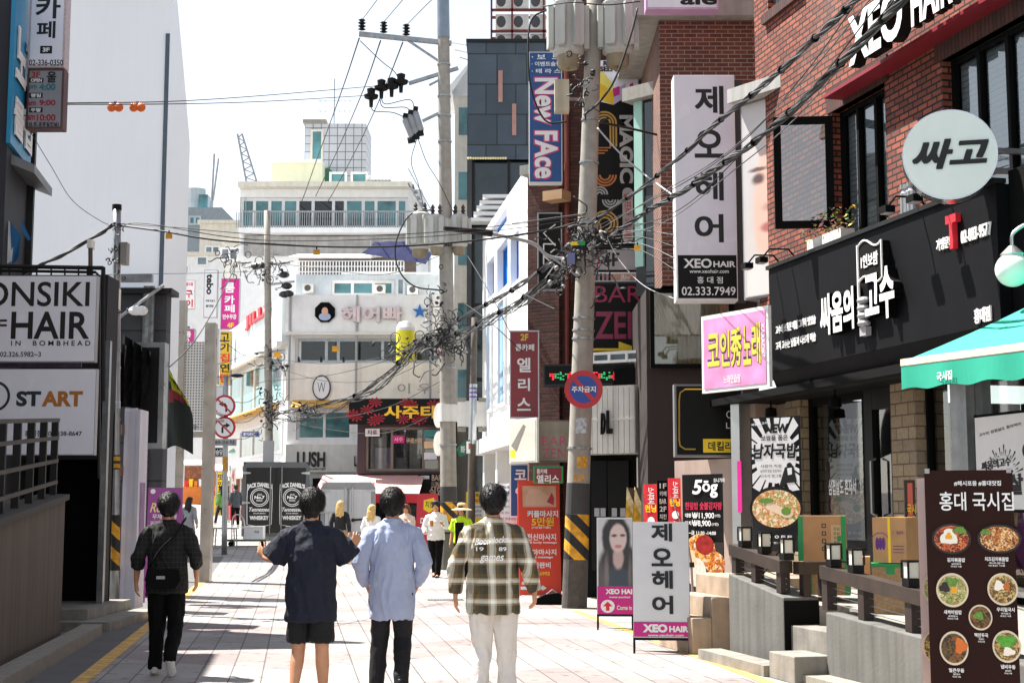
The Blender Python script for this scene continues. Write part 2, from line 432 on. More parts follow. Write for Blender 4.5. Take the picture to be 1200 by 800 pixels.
c = k.mix(1, k.mix(1, k.mix(1, b.outputs[0], bm, 'MULTIPLY'), dirt, 'MULTIPLY'), spots, 'MULTIPLY')
k.l(c, k.b.inputs['Base Color']); k.b.inputs['Roughness'].default_value = .8
k.bump(k.math('SUBTRACT', k.math('MULTIPLY', k.noise(50, 3), .2), b.outputs[1]), .35, .006); paving = k.m
sidec = mat('worn concrete strip', '#8f8b83', .9, var=.25, sc=2.5, bump=.4, bsc=90)
ypaint = mat('worn yellow road paint', '#c49c54', .8, var=.35, sc=7)
ys = [-60, 0, 36, 60, 90, 130, 700]
sheet('ground', asphalt, [(y, -500, 500) for y in ys], 0)
LX = lambda y: -1.95 - .15 * y
RX = lambda y: 4.36 - .147 * y
yy = [2, 10, 20, 30, 36, 42]
sheet('street_paving', paving, [(y, LX(y), RX(y)) for y in yy], .004)
sheet('far_street_paving', paving, [(42, -14, 8), (60, -22, 10), (90, -34, 0), (130, -50, -12)], .004)
sheet('pavement', sidec, [(y, RX(y), RX(y) + 7) for y in yy], .003)
sheet('road_marking', ypaint, [(y, LX(y) - .07, LX(y) + .09) for y in (2, 10, 20, 30, 34)], .008)
sheet('road_marking', ypaint, [(y, RX(y) - .06, RX(y) + .07) for y in (2, 10, 20, 23)], .008)
# manhole and drain covers let into the paving
def manhole(px, py, r, label):
    p = gnd(px, py); mb = MB()
    mb.lathe([(r, 0), (r, .014), (r * .9, .016), (r * .88, .012), (.01, .013)], (0, 0, 0), 28)
    for i in range(-3, 4): mb.box(-r * .6, r * .6, i * r * .2 - .012, i * r * .2 + .012, .012, .018)
    solo('manhole_cover', label, 'manhole cover', mb, iron, (p.x, p.y, 0))
def grate(px, py, w, d, label):
    p = gnd(px, py); mb = MB()
    mb.box(-w / 2, w / 2, -d / 2, -d / 2 + .03, 0, .016).box(-w / 2, w / 2, d / 2 - .03, d / 2, 0, .016)
    n = int(w / .05)
    for i in range(n + 1): mb.box(-w / 2 + i * w / n - .009, -w / 2 + i * w / n + .009, -d / 2 + .03, d / 2 - .03, .001, .015)
    solo('drain_grate', label, 'drain', mb, steel, (p.x, p.y, 0), R(8.4))
grate(522, 703, .62, .3, 'steel drain grate in the paving beside the plaid shirt man\'s elbow')
manhole(245, 664, .3, 'round iron manhole cover in the paving behind the left walker')

# ============================================================= right brick building
XF = 8.0
def onplane(x0, y): return Vector((x0 - .25 * y, y, 0))
A, B = onplane(XF, 19.3), onplane(XF, 8.0)
d = B - A; RZ = math.atan2(d.y, d.x); RW = d.length
redbrick = brickmat('red facing brick', '#ab5a42', '#783c2e', '#171211', .2, .072, .012, var=.5)
brownbrick = brickmat('brown soldier brick', '#5a2f28', '#43241f', '#1f1614', .07, .3, .008)
stone = brickmat('beige stone block', '#a8957a', '#8d7c66', '#5c5044', .28, .14, .008, var=.4)
R1 = T('brick_building', 'red brick corner building with black shop fascia and casement windows above', 'building', A, RZ)
BY = .32                                     # brick face sits behind the fascia plane
def wrect(px0, px1, pt, pb, y): return R1.uv(px0, pt, y).x, R1.uv(px1, pt, y).x, R1.uv(px0, pb, y).z, R1.uv(px0, pt, y).z
zt = R1.uv(902, 316).z; zb = R1.uv(902, 437).z
h1 = (R1.uv(975, 150, BY).x, R1.uv(1038, 150, BY).x, zt + .02, R1.uv(982, 128, BY).z)
h2 = (R1.uv(1105, 120, BY).x, R1.uv(1105, 120, BY).x + 3.6, zt + .02, R1.uv(1110, 68, BY).z)
h3 = (R1.uv(915, 180, BY).x, R1.uv(966, 180, BY).x, zt + .02, R1.uv(920, 140, BY).z)
hu = (-.0, R1.uv(935, 10, BY).x, R1.uv(880, 32, BY).z, R1.uv(880, 32, BY).z + 1.6)
hu = (.12, hu[1], hu[2], hu[3])
mb = shell(MB(), -.35, RW, zb, 13.5, 9, [h1, h2, hu], .22, BY)
wall1 = R1.part('wall', mb, redbrick)
mb = MB()
for h in (h1, h2):
    mb.box(h[0] - .1, h[1] + .1, BY - .025, BY + .1, h[3], h[3] + .3)
R1.part('lintel', mb, brownbrick)
for h, n in ((h1, 3), (h2, 7)):
    w_ = window(R1, h[0], h[1], h[2], h[3], BY + .16, n, 1, .055, matt, glassmat('upper window glass', '#c8d2d4', .14))
    bl = MB()
    for i in range(26):
        z = h[2] + (h[3] - h[2]) * (i + .2) / 26
        bl.box(h[0], h[1], BY + .20, BY + .212, z, z + (h[3] - h[2]) / 30)
    R1.part('blind', bl, mat('pale roller blind', '#dfe2e4', .7, var=.08), w_)
window(R1, hu[0], hu[1], hu[2], hu[3], BY + .14, 2, 1, .06, steel, pgrey)
mb = MB().box(hu[0] - .1, hu[1] + .2, BY - .06, BY + .12, hu[2] - .14, hu[2] - .004); R1.part('sill', mb, brownbrick)
# the casement swung open
mb = MB(); gl = MB()
hinge = Vector((h1[0] + .05, BY - .02, 0)); ang = R(-70); cw = .72; z0, z1 = R1.uv(950, 262, -.1).z, R1.uv(950, 128, -.1).z
ux, uy = -math.cos(ang), math.sin(ang)
def cp(u, z, o=0): return (hinge.x + ux * u - uy * o, hinge.y + uy * u + ux * o, z)
for u0, u1, a, b_ in ((0, .09, z0, z1), (cw - .09, cw, z0, z1), (.09, cw - .09, z0, z0 + .09), (.09, cw - .09, z1 - .09, z1)):
    vs = [cp(u, z, o) for z in (a, b_) for o in (-.03, .03) for u in (u0, u1)]
    mb.add(vs, ((0, 2, 3, 1), (4, 5, 7, 6), (0, 1, 5, 4), (2, 6, 7, 3), (0, 4, 6, 2), (1, 3, 7, 5)))
gl.quad(cp(.08, z0 + .08), cp(cw - .08, z0 + .08), cp(cw - .08, z1 - .08), cp(.08, z1 - .08))
cas = R1.part('casement', mb, matt, label='casement swung wide open'); R1.part('pane', gl, glassmat('casement glass', '#9aa8a4', .22), cas)
# red canopy under the big letters and the letters
LY = BY - .3
X_ = lambda px, py: R1.uv(px, py, LY - .12)
zc = X_(1007, 79).z; xl = X_(1007, 79).x
mb = MB().prism([(BY, zc + .16), (LY + .02, zc + .02), (LY + .02, zc - .02), (BY, zc - .02)], R1.uv(962, 90, LY).x, X_(1122, 8).x + 1.2, axis='x')
R1.part('canopy', mb, mat('red canopy sheet', '#7c1626', .5, var=.1))
mb = MB(); H = (X_(1010, 20).z - zc)
mb.text('XEO', xl, X_(1071, 40).x, zc - .02, zc + H, LY - .11, 0, .14, .035, side=1)
mb.text('HAIR', X_(1077, 30).x, X_(1126, 5).x, zc + .02, zc + H * .86, LY - .11, 0, .1, .03, side=1)
R1.part('lettering', mb, [letw, black])
# ------- fascia
fas = T('shop_fascia', 'wide charcoal fascia board with white three-dimensional Korean lettering and a flag emblem', 'shop sign', A, RZ)
xa, xb = fas.uv(902, 380).x, fas.uv(1170, 300).x
mb = MB().box(xa, xb, 0, BY - .01, zb, zt)
mb.prism([(0, zb - .003), (BY - .01, zb - .003), (BY - .01, zb - .3), (.12, zb - .3)], xa, xb + .2, axis='x')
fas.part('panel', mb, dark)
mb = MB().box(xa - .03, xb + .02, -.03, .1, zt + .002, zt + .05); fas.part('cap', mb, iron)
mb = MB()
zl0 = fas.uv(971, 395).z; zl1 = fas.uv(971, 347).z
mb.text('싸움의', fas.uv(971, 370).x, fas.uv(1011, 370).x, zl0, zl1, -.01, 0, .1, .045, side=1)
mb.text('고수', fas.uv(1024, 360).x, fas.uv(1059, 350).x, zl0 + .02, zl1 + .1, -.01, 0, .1, .045, side=1)
x = fas.uv(971, 370).x
fas.part('lettering', mb, [letw, matt]); mb = MB()
mb.text('가맹문의', fas.uv(1099, 290).x, fas.uv(1118, 285).x, fas.uv(1099, 295).z, fas.uv(1099, 281).z, -.005, 0, .015, .012)
mb.text('02-883-9577', fas.uv(1128, 280).x, fas.uv(1163, 272).x, fas.uv(1128, 286).z, fas.uv(1128, 271).z, -.005, 0, .015, .012)
fas.part('lettering', mb, letw); mb = MB()
mb.text('홍대점', fas.uv(1144, 370).x, fas.uv(1163, 365).x, fas.uv(1144, 380).z, fas.uv(1144, 362).z, -.005, 0, .02, .02)
fas.part('lettering', mb, letw); mb = MB()
mb.text('고수의 소통은 매일 그대라 맛있습', fas.uv(910, 388).x, fas.uv(957, 382).x, fas.uv(910, 392).z, fas.uv(910, 382).z, -.003, 0, .01, .02)
mb.text('고객 고수는 남들과 다르게 먹습', fas.uv(910, 408).x, fas.uv(957, 402).x, fas.uv(910, 411).z, fas.uv(910, 401).z, -.003, 0, .01, .02)
fas.part('lettering', mb, letw); mb = MB()
fx, fw_ = fas.uv(1015, 310).x, fas.uv(1043, 300).x - fas.uv(1015, 310).x
fz0, fz1 = fas.uv(1015, 332).z, fas.uv(1015, 290).z
out = [(fx + fw_ * i / 10, fz0 + .05 * math.sin(i * .6)) for i in range(11)]; top = [(fx + fw_ * i / 10, fz1 + .05 * math.sin(i * .6)) for i in range(11)]
for a, b_ in ((out, .0), (top, 0)):
    mb.tube([(p[0], -.1, p[1]) for p in a], .012, 6)
mb.tube([(fx, -.1, zl0 + .02), (fx, -.1, fz1 + .02)], .016, 6); mb.tube([(out[-1][0], -.1, out[-1][1]), (top[-1][0], -.1, top[-1][1])], .012, 6)
mb.text('1인보쌈', fx + .08, fx + fw_ - .08, (fz0 + fz1) / 2 - .06, (fz0 + fz1) / 2 + .09, -.1, 0, .008, .02)
fas.part('flag_outline', mb, letw)
mb = MB(); mb.prism(out + top[::-1], -.095, -.004); fas.part('flag_emblem', mb, matt)
mb = MB(); kx = fas.uv(1018, 370).x
for i in range(4): mb.ball((kx, -.06, zl0 + .04 + i * .085), (.1, .07, .045), 0, 10, 6)
mb.box(kx - .07, kx + .07, -.08, -.01, zl0 - .1, zl0 + .0); fas.part('fist_emblem', mb, grayw, smooth=False)
mb = MB().text('T', fas.uv(1115, 275).x, fas.uv(1127, 270).x, fas.uv(1115, 294).z, fas.uv(1115, 254).z, -.005, 0, .06, .05); fas.part('lettering', mb, redt, label='tall red letter T')
# floodlights on arms over the fascia
def flood(px, label):
    x = fas.uv(px, 300).x; mb = MB()
    mb.tube(spline([(x, .1, zt + .06), (x, -.1, zt + .17), (x, -.3, zt + .16), (x, -.38, zt + .04)], 6), .012, 6)
    t = T('floodlight', label, 'lamp', fas.M @ Vector((x, 0, zt + .05)), RZ, 'floodlights above the black fascia')
    mb2 = MB()
    mb2.tube([(0, .1, .01), (0, .0, .12), (0, -.26, .11), (0, -.35, .0)], .012, 6); t.part('arm', mb2, matt)
    t.part('housing', MB().box(-.075, .075, -.42, -.31, -.07, -.0), matt); t.part('lens', MB().box(-.06, .06, -.41, -.32, -.08, -.072), grayw)
flood(906, 'leftmost floodlight arm over the end of the black fascia')
flood(924, 'floodlight arm below the open casement, next to the end one')
flood(1078, 'floodlight arm over the middle of the black fascia, left of round sign')
flood(1112, 'floodlight arm above the red letter T, under the round sign')
# flower box and bottles on the ledge
t = T('flower_box', 'row of flowering plants on the ledge under the open window', 'plants', fas.M @ Vector((fas.uv(942, 280).x, .12, zt + .052)), RZ)
mb = MB().box(0, .9, -.08, .1, 0, .14); t.part('planter', mb, offw)
mb = MB()
for i in range(240):
    p = Vector((random.uniform(-.05, .95), random.uniform(-.14, .14), .14 + random.random() ** 1.5 * .28)); a = random.random() * 6.3; r = random.uniform(.015, .04)
    q = Vector((math.cos(a), math.sin(a), random.uniform(-.5, .8))) * r; s_ = q.cross(Vector((random.random(), random.random(), random.random()))).normalized() * r * .5
    mb.add([p - q, p + s_, p + q, p - s_], ((0, 1, 2, 3),), random.choice((0, 0, 0, 1, 2, 3)))
t.part('foliage', mb, [mat('leaf green', '#44602c', .7), mat('yellow petals', '#d8b030', .6), mat('pink petals', '#cf8a90', .6), mat('brown stems', '#5a3a2c', .8)])
for px in (1048, 1056):
    p = fas.M @ Vector((fas.uv(px, 240).x, .15, zt + .052)); mb = MB().lathe([(.07, 0), (.07, .26), (.055, .3), (.07, .31), (.07, .36), (.01, .362)], n=16)
    solo('metal_can', 'capped pale can on the fascia ledge, ' + ('left of the pair' if px == 1048 else 'right of the pair'), 'can', mb, alu, p, smooth=False, group='cans on the fascia ledge')
# ------- round sign
p = at(1113, 181, 13.6)
t = T('round_sign', 'round white lightbox sign with two black Korean syllables on brick wall', 'shop sign', p, R(-14))
r = .44
mb = MB(); n = 48
mb.prism([(r * math.cos(2 * math.pi * i / n), r * math.sin(2 * math.pi * i / n)) for i in range(n)], 0, .22); t.part('drum', mb, mat('mirror steel band', '#c8c8ca', .15, .9))
mb = MB().disc(0, 0, r * .975, r * .975, -.004, 0, 48); t.part('face', mb, mat('pale sign face', '#f0f2f2', .35, var=.03))
mb = MB().text('싸고', -.35, .36, -.14, .15, -.006, 0, .01, .05, shear=.25); t.part('lettering', mb, ink)
mb = MB().beam((.1, .22, .1), (1.3, .75, .1), .05, .05); mb.beam((.1, .22, -.1), (1.3, .75, -.1), .05, .05); t.part('bracket', mb, steel)
# ------- shopfront under the fascia
FZ = .66                                     # terrace floor
t = T('shopfront', 'dark framed shopfront with stone piers, windows and a glass door under the fascia', 'shopfront', A, RZ)
SY = .75; ztop = zb - .3
def sx(px, y=SY): return t.uv(px, 560, y).x
mb = MB()
for a, b_ in ((932, 949), (1057, 1086)): t.part('pier', MB().box(sx(a), sx(b_), SY - .12, SY + .3, FZ - .3, ztop), stone)
mb = MB().box(sx(861), sx(932) - .005, SY + .0, SY + .3, FZ - .6, ztop); t.part('wall', mb, mat('beige plaster', '#a09080', .8, var=.06, streak=.15))
window(t, sx(949) + .003, sx(1016), FZ + .45, ztop, SY + .05, 1, 1, .09, matt, clear)
t.part('sill_panel', MB().box(sx(949) + .003, sx(1016), SY + .01, SY + .1, FZ, FZ + .447), matt)
x0, x1 = sx(1016) + .003, sx(1057) - .004
dm = MB().box(x0, x0 + .2, SY - .02, SY + .1, FZ, ztop).box(x1 - .2, x1, SY - .02, SY + .1, FZ, ztop).box(x0 + .2, x1 - .2, SY - .018, SY + .098, FZ, FZ + .25).box(x0 + .2, x1 - .2, SY - .018, SY + .098, ztop - .25, ztop)
do = t.part('door', dm, black); t.part('pane', MB().quad((x0 + .19, SY + .03, FZ + .24), (x1 - .19, SY + .03, FZ + .24), (x1 - .19, SY + .03, ztop - .24), (x0 + .19, SY + .03, ztop - .24)), clear, do)
t.part('handle', MB().tube([(x0 + .26, SY - .02, FZ + .85), (x0 + .26, SY - .09, FZ + .88), (x0 + .26, SY - .09, FZ + 1.5), (x0 + .26, SY - .02, FZ + 1.53)], .016, 8), alu, do)
window(t, sx(1086) + .003, sx(1126), FZ + .05, ztop, SY + .06, 1, 1, .05, matt, clear)
t.part('post', MB().box(sx(1126) + .004, sx(1145), SY - .1, SY + .2, FZ, ztop), steel)
window(t, sx(1145) + .004, sx(1145) + 3.2, FZ + .05, ztop, SY + .06, 2, 1, .05, steel, clear)
# room behind: floor, back wall, tables
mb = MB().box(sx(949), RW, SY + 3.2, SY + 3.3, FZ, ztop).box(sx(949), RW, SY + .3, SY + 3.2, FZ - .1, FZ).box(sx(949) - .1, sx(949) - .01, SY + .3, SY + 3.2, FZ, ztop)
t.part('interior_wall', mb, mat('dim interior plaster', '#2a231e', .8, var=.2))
mb = MB()
for i in range(4):
    xx = sx(960) + i * 1.3
    mb.box(xx, xx + .7, SY + 1, SY + 1.7, FZ + .7, FZ + .74).box(xx + .32, xx + .38, SY + 1.3, SY + 1.36, FZ, FZ + .7)
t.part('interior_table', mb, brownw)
mb = MB().text('삼겹살도 혼자서', sx(971), sx(1003), t.uv(971, 580, SY).z, t.uv(971, 561, SY).z, SY - .004, 0, 0, .02); t.part('lettering', mb, letw)
ca = MB().box(sx(872), RW, -.0, SY + .35, ztop + .002, ztop + .1); t.part('soffit', ca, matt)
for i, px in enumerate((905, 981)):
    p = t.M @ Vector((sx(px, .3), .3, ztop - .01)); tt = T('spot_lamp', ('black spot lamp above the tall food banner' if i == 0 else 'black spot lamp at the top of shop window'), 'lamp', p, RZ)
    tt.part('stem', MB().tube([(0, 0, .01), (0, 0, -.12)], .012, 6), matt); tt.part('head', MB().lathe([(.02, 0), (.07, -.02), (.08, -.12), (.07, -.13), (.01, -.12)], (0, 0, -.08), 16), matt, smooth=False)
shopT = t
# ============================================================= sign helper
def sign(name, label, cat, px0, py0, px1, py1, Y, YR=None, depth=.2, fm=None, cm=None, group=None, rim=.03, part='face'):
    a = at(px0, py1, Y); b = at(px1, py1, YR or Y); dd = b - a
    t = T(name, label, cat, a, math.atan2(dd.y, dd.x), group)
    t.w = math.hypot(dd.x, dd.y); t.h = t.uv(px0, py0).z
    t.part('case', MB().box(0, t.w, 0, depth, 0, t.h), cm or steel)
    t.part(part, MB().box(rim, t.w - rim, -.008, -.0005, rim, t.h - rim), fm or white)
    t.y = -.011
    return t
def txt(t, mb, s, px0, py0, px1, py1, mi=0, y=None, **kw):
    x0, x1, z0, z1 = t.rect(px0, py0, px1, py1, t.y if y is None else y)
    return mb.text(s, x0, x1, z0, z1, t.y if y is None else y, mi, **kw)
def prect(t, mb, px0, py0, px1, py1, mi=0, y=None):
    y = t.y + .002 if y is None else y
    x0, x1, z0, z1 = t.rect(px0, py0, px1, py1, y)
    return mb.quad((x0, y, z0), (x1, y, z0), (x1, y, z1), (x0, y, z1), mi)
# ============================================================= terrace
XT = 6.29
TP = T('terrace', 'grey concrete terrace with low walls in front of the dark shopfront', 'terrace', onplane(XT, 19.3), RZ)
def tx(px, y=0): return TP.uv(px, 700, y).x
xA, xB, xC, xD = tx(854), tx(918), tx(967), RW
zA, zB, zC, zD = .90, .726, .647, .36
grc = mat('painted grey concrete', '#63625f', .8, var=.16, sc=2.2, bump=.3, bsc=25, streak=.38)
TP.part('wall', MB().prism([(xA, 0), (xB, 0), (xB, zB), (xA, zA)], 0, .38), grc, bevel=.012)
TP.part('wall', MB().prism([(xC, 0), (xD, 0), (xD, zD), (xC, zC)], 0, .3), grc, bevel=.012)
zf = lambda x: zC - .05 + (xC - x) * (zC - zD) / (xD - xC) * .9
mb = MB()
xm = xB + .0
mb.prism([(xA - .6, -.2), (xB, -.2), (xB, zf(xB)), (xA - .6, zf(xA - .6))], .383, 2.5)
mb.prism([(xB + .002, -.2), (xC - .002, -.2), (xC - .002, zf(xC)), (xB + .002, zf(xB))], .62, 2.5)
mb.prism([(xC, -.2), (xD, -.2), (xD, zf(xD)), (xC, zf(xC))], .303, 2.5)
TP.part('floor', mb, mat('terrace floor tile', '#8f8b83', .7, var=.1, sc=4))
TP.part('end_panel', MB().box(xB + .002, xB + .012, .003, .375, .0, zB - .03), matt)
st = mat('pale granite step', '#837f78', .75, var=.22, sc=5, streak=.25, bump=.25, bsc=40)
TP.part('step', MB().box(tx(902, -.3), xC - .004, -.32, .06, 0, .25), st, bevel=.01)
TP.part('step', MB().box(xB + .02, xC - .004, .063, .60, 0, .46), st, bevel=.01)
TP.part('kerb', MB().box(tx(930), xD, -.24, -.003, -.1, .085), mat('kerb stone', '#8a857b', .85, var=.15, sc=9, bump=.3))
# railings: each a thing of top rail, posts and wires
def railing(label, pts_px, posts, y, group='wooden railings on the terrace wall'):
    (pa, qa), (pb, qb) = pts_px
    a, b = TP.uv(pa, qa, y), TP.uv(pb, qb, y)
    t = T('wooden_railing', label, 'railing', TP.M @ Vector((a.x, y, 0)), RZ, group)
    L = b.x - a.x; za, zb_ = a.z, b.z
    zz = lambda x: za + (zb_ - za) * x / L
    wt = lambda x: (zA + (zB - zA) * (a.x + x - xA) / (xB - xA)) if a.x < xB - .05 else (zC + (zD - zC) * (a.x + x - xC) / (xD - xC))
    t.part('top_rail', MB().prism([(0, zz(0) - .12), (L, zz(L) - .12), (L, zz(L)), (0, zz(0))], -.07, .07), brownw)
    for u in posts: t.part('post', MB().box(L * u - .055 + .055, L * u + .11, -.05, .05, wt(L * u), zz(L * u) - .122), mat('dark stained post', '#2a1d1a', .6, var=.2))
    for q in (.25, .5, .75):
        f_ = lambda x: wt(x) + (zz(x) - .12 - wt(x)) * q
        t.part('wire', MB().tube([(0, 0, f_(0)), (L, 0, f_(L))], .005, 6), steel)
    return t, a, L, zz
rl, ra, rL, rz1 = railing('short dark wooden railing left of the terrace stairs', ((861, 637), (921, 657)), (0.02, .42, .90), .1)
rl2, rb, rL2, rz2 = railing('long dark wooden railing right of the terrace stairs', ((968, 662), (1180, 716)), (.0, .24, .52, .8), .1)
t = T('wooden_railing', 'stub end of dark railing turning in beside the terrace stairs', 'railing', TP.M @ Vector((xB - .12, .1, 0)), RZ, 'wooden railings on the terrace wall')
t.part('top_rail', MB().box(-.02, .12, .075, .42, rz1(rL) - .13, rz1(rL) - .005), brownw)
for y in (.13, .33): t.part('post', MB().box(0, .1, y, y + .08, zB, rz1(rL) - .132), mat('dark stained post', '#2a1d1a'))
def lantern(px, py, y, label):
    p = TP.uv(px, py, y); M_ = TP.M @ Vector((p.x, y, p.z))
    t = T('deck_lantern', label, 'lantern', M_, RZ, 'small deck lanterns on the terrace railings')
    t.part('base', MB().box(-.055, .055, -.055, .055, 0, .07), black)
    t.part('shade', MB().box(-.045, .045, -.045, .045, .072, .2), mat('frosted lantern glass', '#d5d2c6', .3, var=.04))
    f_ = MB().box(-.06, .06, -.06, .06, .202, .22)
    for i in (-1, 1):
        for j in (-1, 1): f_.box(i * .055 - .007, i * .055 + .007, j * .055 - .007, j * .055 + .007, .071, .201)
    t.part('frame', f_, black)
for px, py, lb in ((873, 641, 'small black deck lantern at the far end of the short railing'), (896, 648, 'small black deck lantern on the middle of the short railing'), (922, 656, 'small black deck lantern on the stair end of the short railing'),
                   (977, 664, 'small black deck lantern on the stair end of the long railing'), (1003, 671, 'small black deck lantern in front of the right box stack'), (1068, 687, 'small black deck lantern near the brown menu banner')):
    lantern(px, py, .1, lb)
# beige steps of the neighbouring doorway
t = T('stone_steps', 'three beige stone steps climbing to the doorway left of the terrace', 'steps', TP.M @ Vector((xA, 0, 0)), RZ)
bst = mat('beige step stone', '#9c8a77', .75, var=.22, sc=4, streak=.25, bump=.25, bsc=40)
t.part('step', MB().box(-1.5, -.42, -.26, -.03, 0, .40), bst, bevel=.012); t.part('step', MB().box(-1.5, -.42, -.027, .2, 0, .62), bst, bevel=.012); t.part('step', MB().box(-1.5, -.005, .203, 1.3, 0, .84), bst, bevel=.012)
t.part('kerb', MB().box(-.004, tx(900, -.3) - xA, -.36, -.1, 0, .11), st)
# cardboard boxes on the terrace
def carton(label, px0, px1, py0, py1, Y, tape, depth=.45, rz=R(-14), marks=None, old=False):
    a = at(px0, py1, Y); b = at(px1, py1, Y); w_ = (b - a).length; h = at(px0, py0, Y).z - a.z
    t = T('cardboard_box', label, 'box', ((a.x + b.x) / 2, Y, a.z), rz, 'cardboard boxes on the terrace')
    w_ *= .86; t.part('body', MB().box(-w_ / 2, w_ / 2, 0, depth, 0, h), tan if not old else mat('printed brown carton', '#9a7b58', .85, var=.25, sc=30))
    e = .004; tp = MB()
    for x in (-w_ / 2, w_ / 2): tp.box(x - .03 - e, x + .03 + e, -e, depth + e, h * .0 - 0 + .001, h + e) if tape == 'edge' else None
    if tape == 'edge':
        tp = MB()
        for sgn in (-1, 1): tp.box(sgn * (w_ / 2) - (.05 if sgn > 0 else -0) , sgn * w_ / 2 + (.05 if sgn < 0 else 0), -e, -.001, 0, h)
        tp.box(-w_ / 2 - e, -w_ / 2 - .001, -e, depth, h * .46, h * .56).box(w_ / 2 - .09, w_ / 2 - .051, -e, -.001, h * .44, h * .56)
        tp.box(-w_ / 2 - e, -w_ / 2 - .001, 0, .05, 0, h * .459)
    elif tape == 'strap':
        tp = MB().box(-.012, .012, -e, depth + e, h + .001, h + e).box(-.012, .012, -e, -.001, 0, h)
    elif tape == 'top':
        tp = MB().box(-w_ / 2 - e, w_ / 2 + e, -e, depth + e, h - .03, h + e).box(-.04, .04, -e - .001, -e, h * .8, h - .031)
    t.part('tape', tp, yellow if tape == 'strap' else green)
    if marks:
        mk = MB(); mm = ink if tape != 'strap' else mat('purple print', '#5c2a78', .6)
        if marks == 'icons':
            for i in range(4): mk.ring(.02, h * (.78 - .17 * i), .018, .03, -.002, 0, 4, 45, 405)
            mk.add([(.09, -.002, h * .25), (.2, -.002, h * .25), (.2, -.002, h * .8), (.09, -.002, h * .8)], ((0, 1, 2, 3),), 1)
            for i in range(5): mk.text('조심', .115, .175, h * (.68 - .1 * i), h * (.745 - .1 * i), -.003, 0, 0, .01)
        else:
            for i in range(3): mk.disc(-w_ * .27 + (i - 1) * .03, h * .42, .018, .06, -.002, 0, 12)
            mk.ring(-w_ * .27, h * .45, .085, .092, -.002, 0, 24, 20, 160)
            mk.text('↑', w_ * .1, w_ * .13, h * .6, h * .7, -.002, 0).text('취급주의', w_ * .22, w_ * .42, h * .62, h * .7, -.002, 0)
            for i in range(3): mk.box(w_ * .1, w_ * .42, -.0025, -.0022, h * (.36 - .07 * i), h * (.375 - .07 * i))
        t.part('print', mk, [mm, mat('pale carton label', '#bfa37c', .8)])
    return t
carton('plain cardboard box with green tape, on top of the left stack', 932, 996, 604, 657, 15.0, 'edge', marks='icons')
carton('printed cardboard box under the green taped box', 943, 1000, 658.5, 697, 15.0, 'edge', old=True)
carton('cardboard box with yellow strap and purple mark on the right stack', 1020, 1066, 606, 659, 13.9, 'strap', marks='logo', rz=R(-30))
carton('printed cardboard box with green taped lid under the strapped box', 1020, 1070, 660.5, 720, 13.9, 'top', old=True)
carton('white carton standing on the terrace left of the strapped box', 1007, 1022, 652, 712, 14.3, 'none', depth=.3)
# ============================================================= noodle shop front at the far right
t = T('noodle_shop_front', 'dark shop wall behind the teal awning at the right edge', 'shopfront', A, RZ)
t.part('wall', MB().box(xb + .03, RW, .12, BY - .012, zb - .32, zt + .12), matt)
wl = T('globe_lamp', 'white globe lamp on a goose neck above the teal awning', 'lamp', at(1187, 316, 12.0), RZ)
wl.part('globe', MB().ball((0, 0, 0), .145, 0, 24, 16), mat('opal lamp glass', '#e8efe8', .25, var=.03), smooth=True)
wl.part('cap', MB().lathe([(.09, .115), (.1, .13), (.06, .17), (.03, .2)], n=20), alu)
q = wl.loc(A + Vector((0, 0, 0))); 
wl.part('arm', MB().tube(spline([(0, 0, .19), (.01, .02, .32), (.08, .2, .40), (.14, .5, .30), (.16, 1.3, .28)], 6), .016, 8), alu)
aw = T('awning', 'teal green canvas awning with scalloped front lettered in Korean', 'awning', onplane(6.18, 11.82), RZ)
teal = mat('teal canvas', '#1fa78c', .75, var=.07, sc=5, bump=.1, streak=.12); aw_L = 4.2
z0 = 2.80; mb = MB()
n = 18
for i in range(n):
    a0, a1 = aw_L * i / n, aw_L * (i + 1) / n
    sg = lambda x, v: -.03 * math.sin(v * math.pi) * (1 + .5 * math.sin(x * 4))
    for j in range(6):
        v0, v1 = j / 6, (j + 1) / 6
        mb.quad(*[(x, 1.8 * v, z0 + .8 * v + sg(x, v) - .03 * x) for x, v in ((a0, v0), (a1, v0), (a1, v1), (a0, v1))])
aw.part('canvas', mb, teal, smooth=True)
mb = MB()
for i in range(60):
    x0_, x1_ = aw_L * i / 60, aw_L * (i + 1) / 60
    w0, w1 = (.012 * math.sin(x * 9) for x in (x0_, x1_))
    mb.quad((x0_, -.045 + w0, z0 - .24 - .03 * x0_ + .012 * math.sin(x0_ * 11)), (x1_, -.045 + w1, z0 - .24 - .03 * x1_ + .012 * math.sin(x1_ * 11)), (x1_, -.045, z0 - .055 - .03 * x1_), (x0_, -.045, z0 - .055 - .03 * x0_))
aw.part('valance', mb, mat('teal valance', '#17947b', .75, var=.07, bump=.1), smooth=True)
aw.part('front_bar', MB().beam((0, -.02, z0 - .02), (aw_L, -.02, z0 - .02 - .03 * aw_L), .06, .055), mat('cream bar', '#cfc6b0', .5))
mb = MB(); xq = aw.uv(1098, 440, -.06).x; mb.text('국시집', xq, aw.uv(1116, 440, -.06).x, aw.uv(1098, 447, -.06).z, aw.uv(1098, 436, -.06).z, -.062, 0, 0, .03); aw.part('lettering', mb, letw)
mb = MB().beam((.05, .02, z0 - .05), (.05, 1.75, z0 - .1), .035, .035).beam((.05, 1.75, z0 - .1), (.05, 1.78, z0 + .75), .04, .04); aw.part('frame', mb, alu)
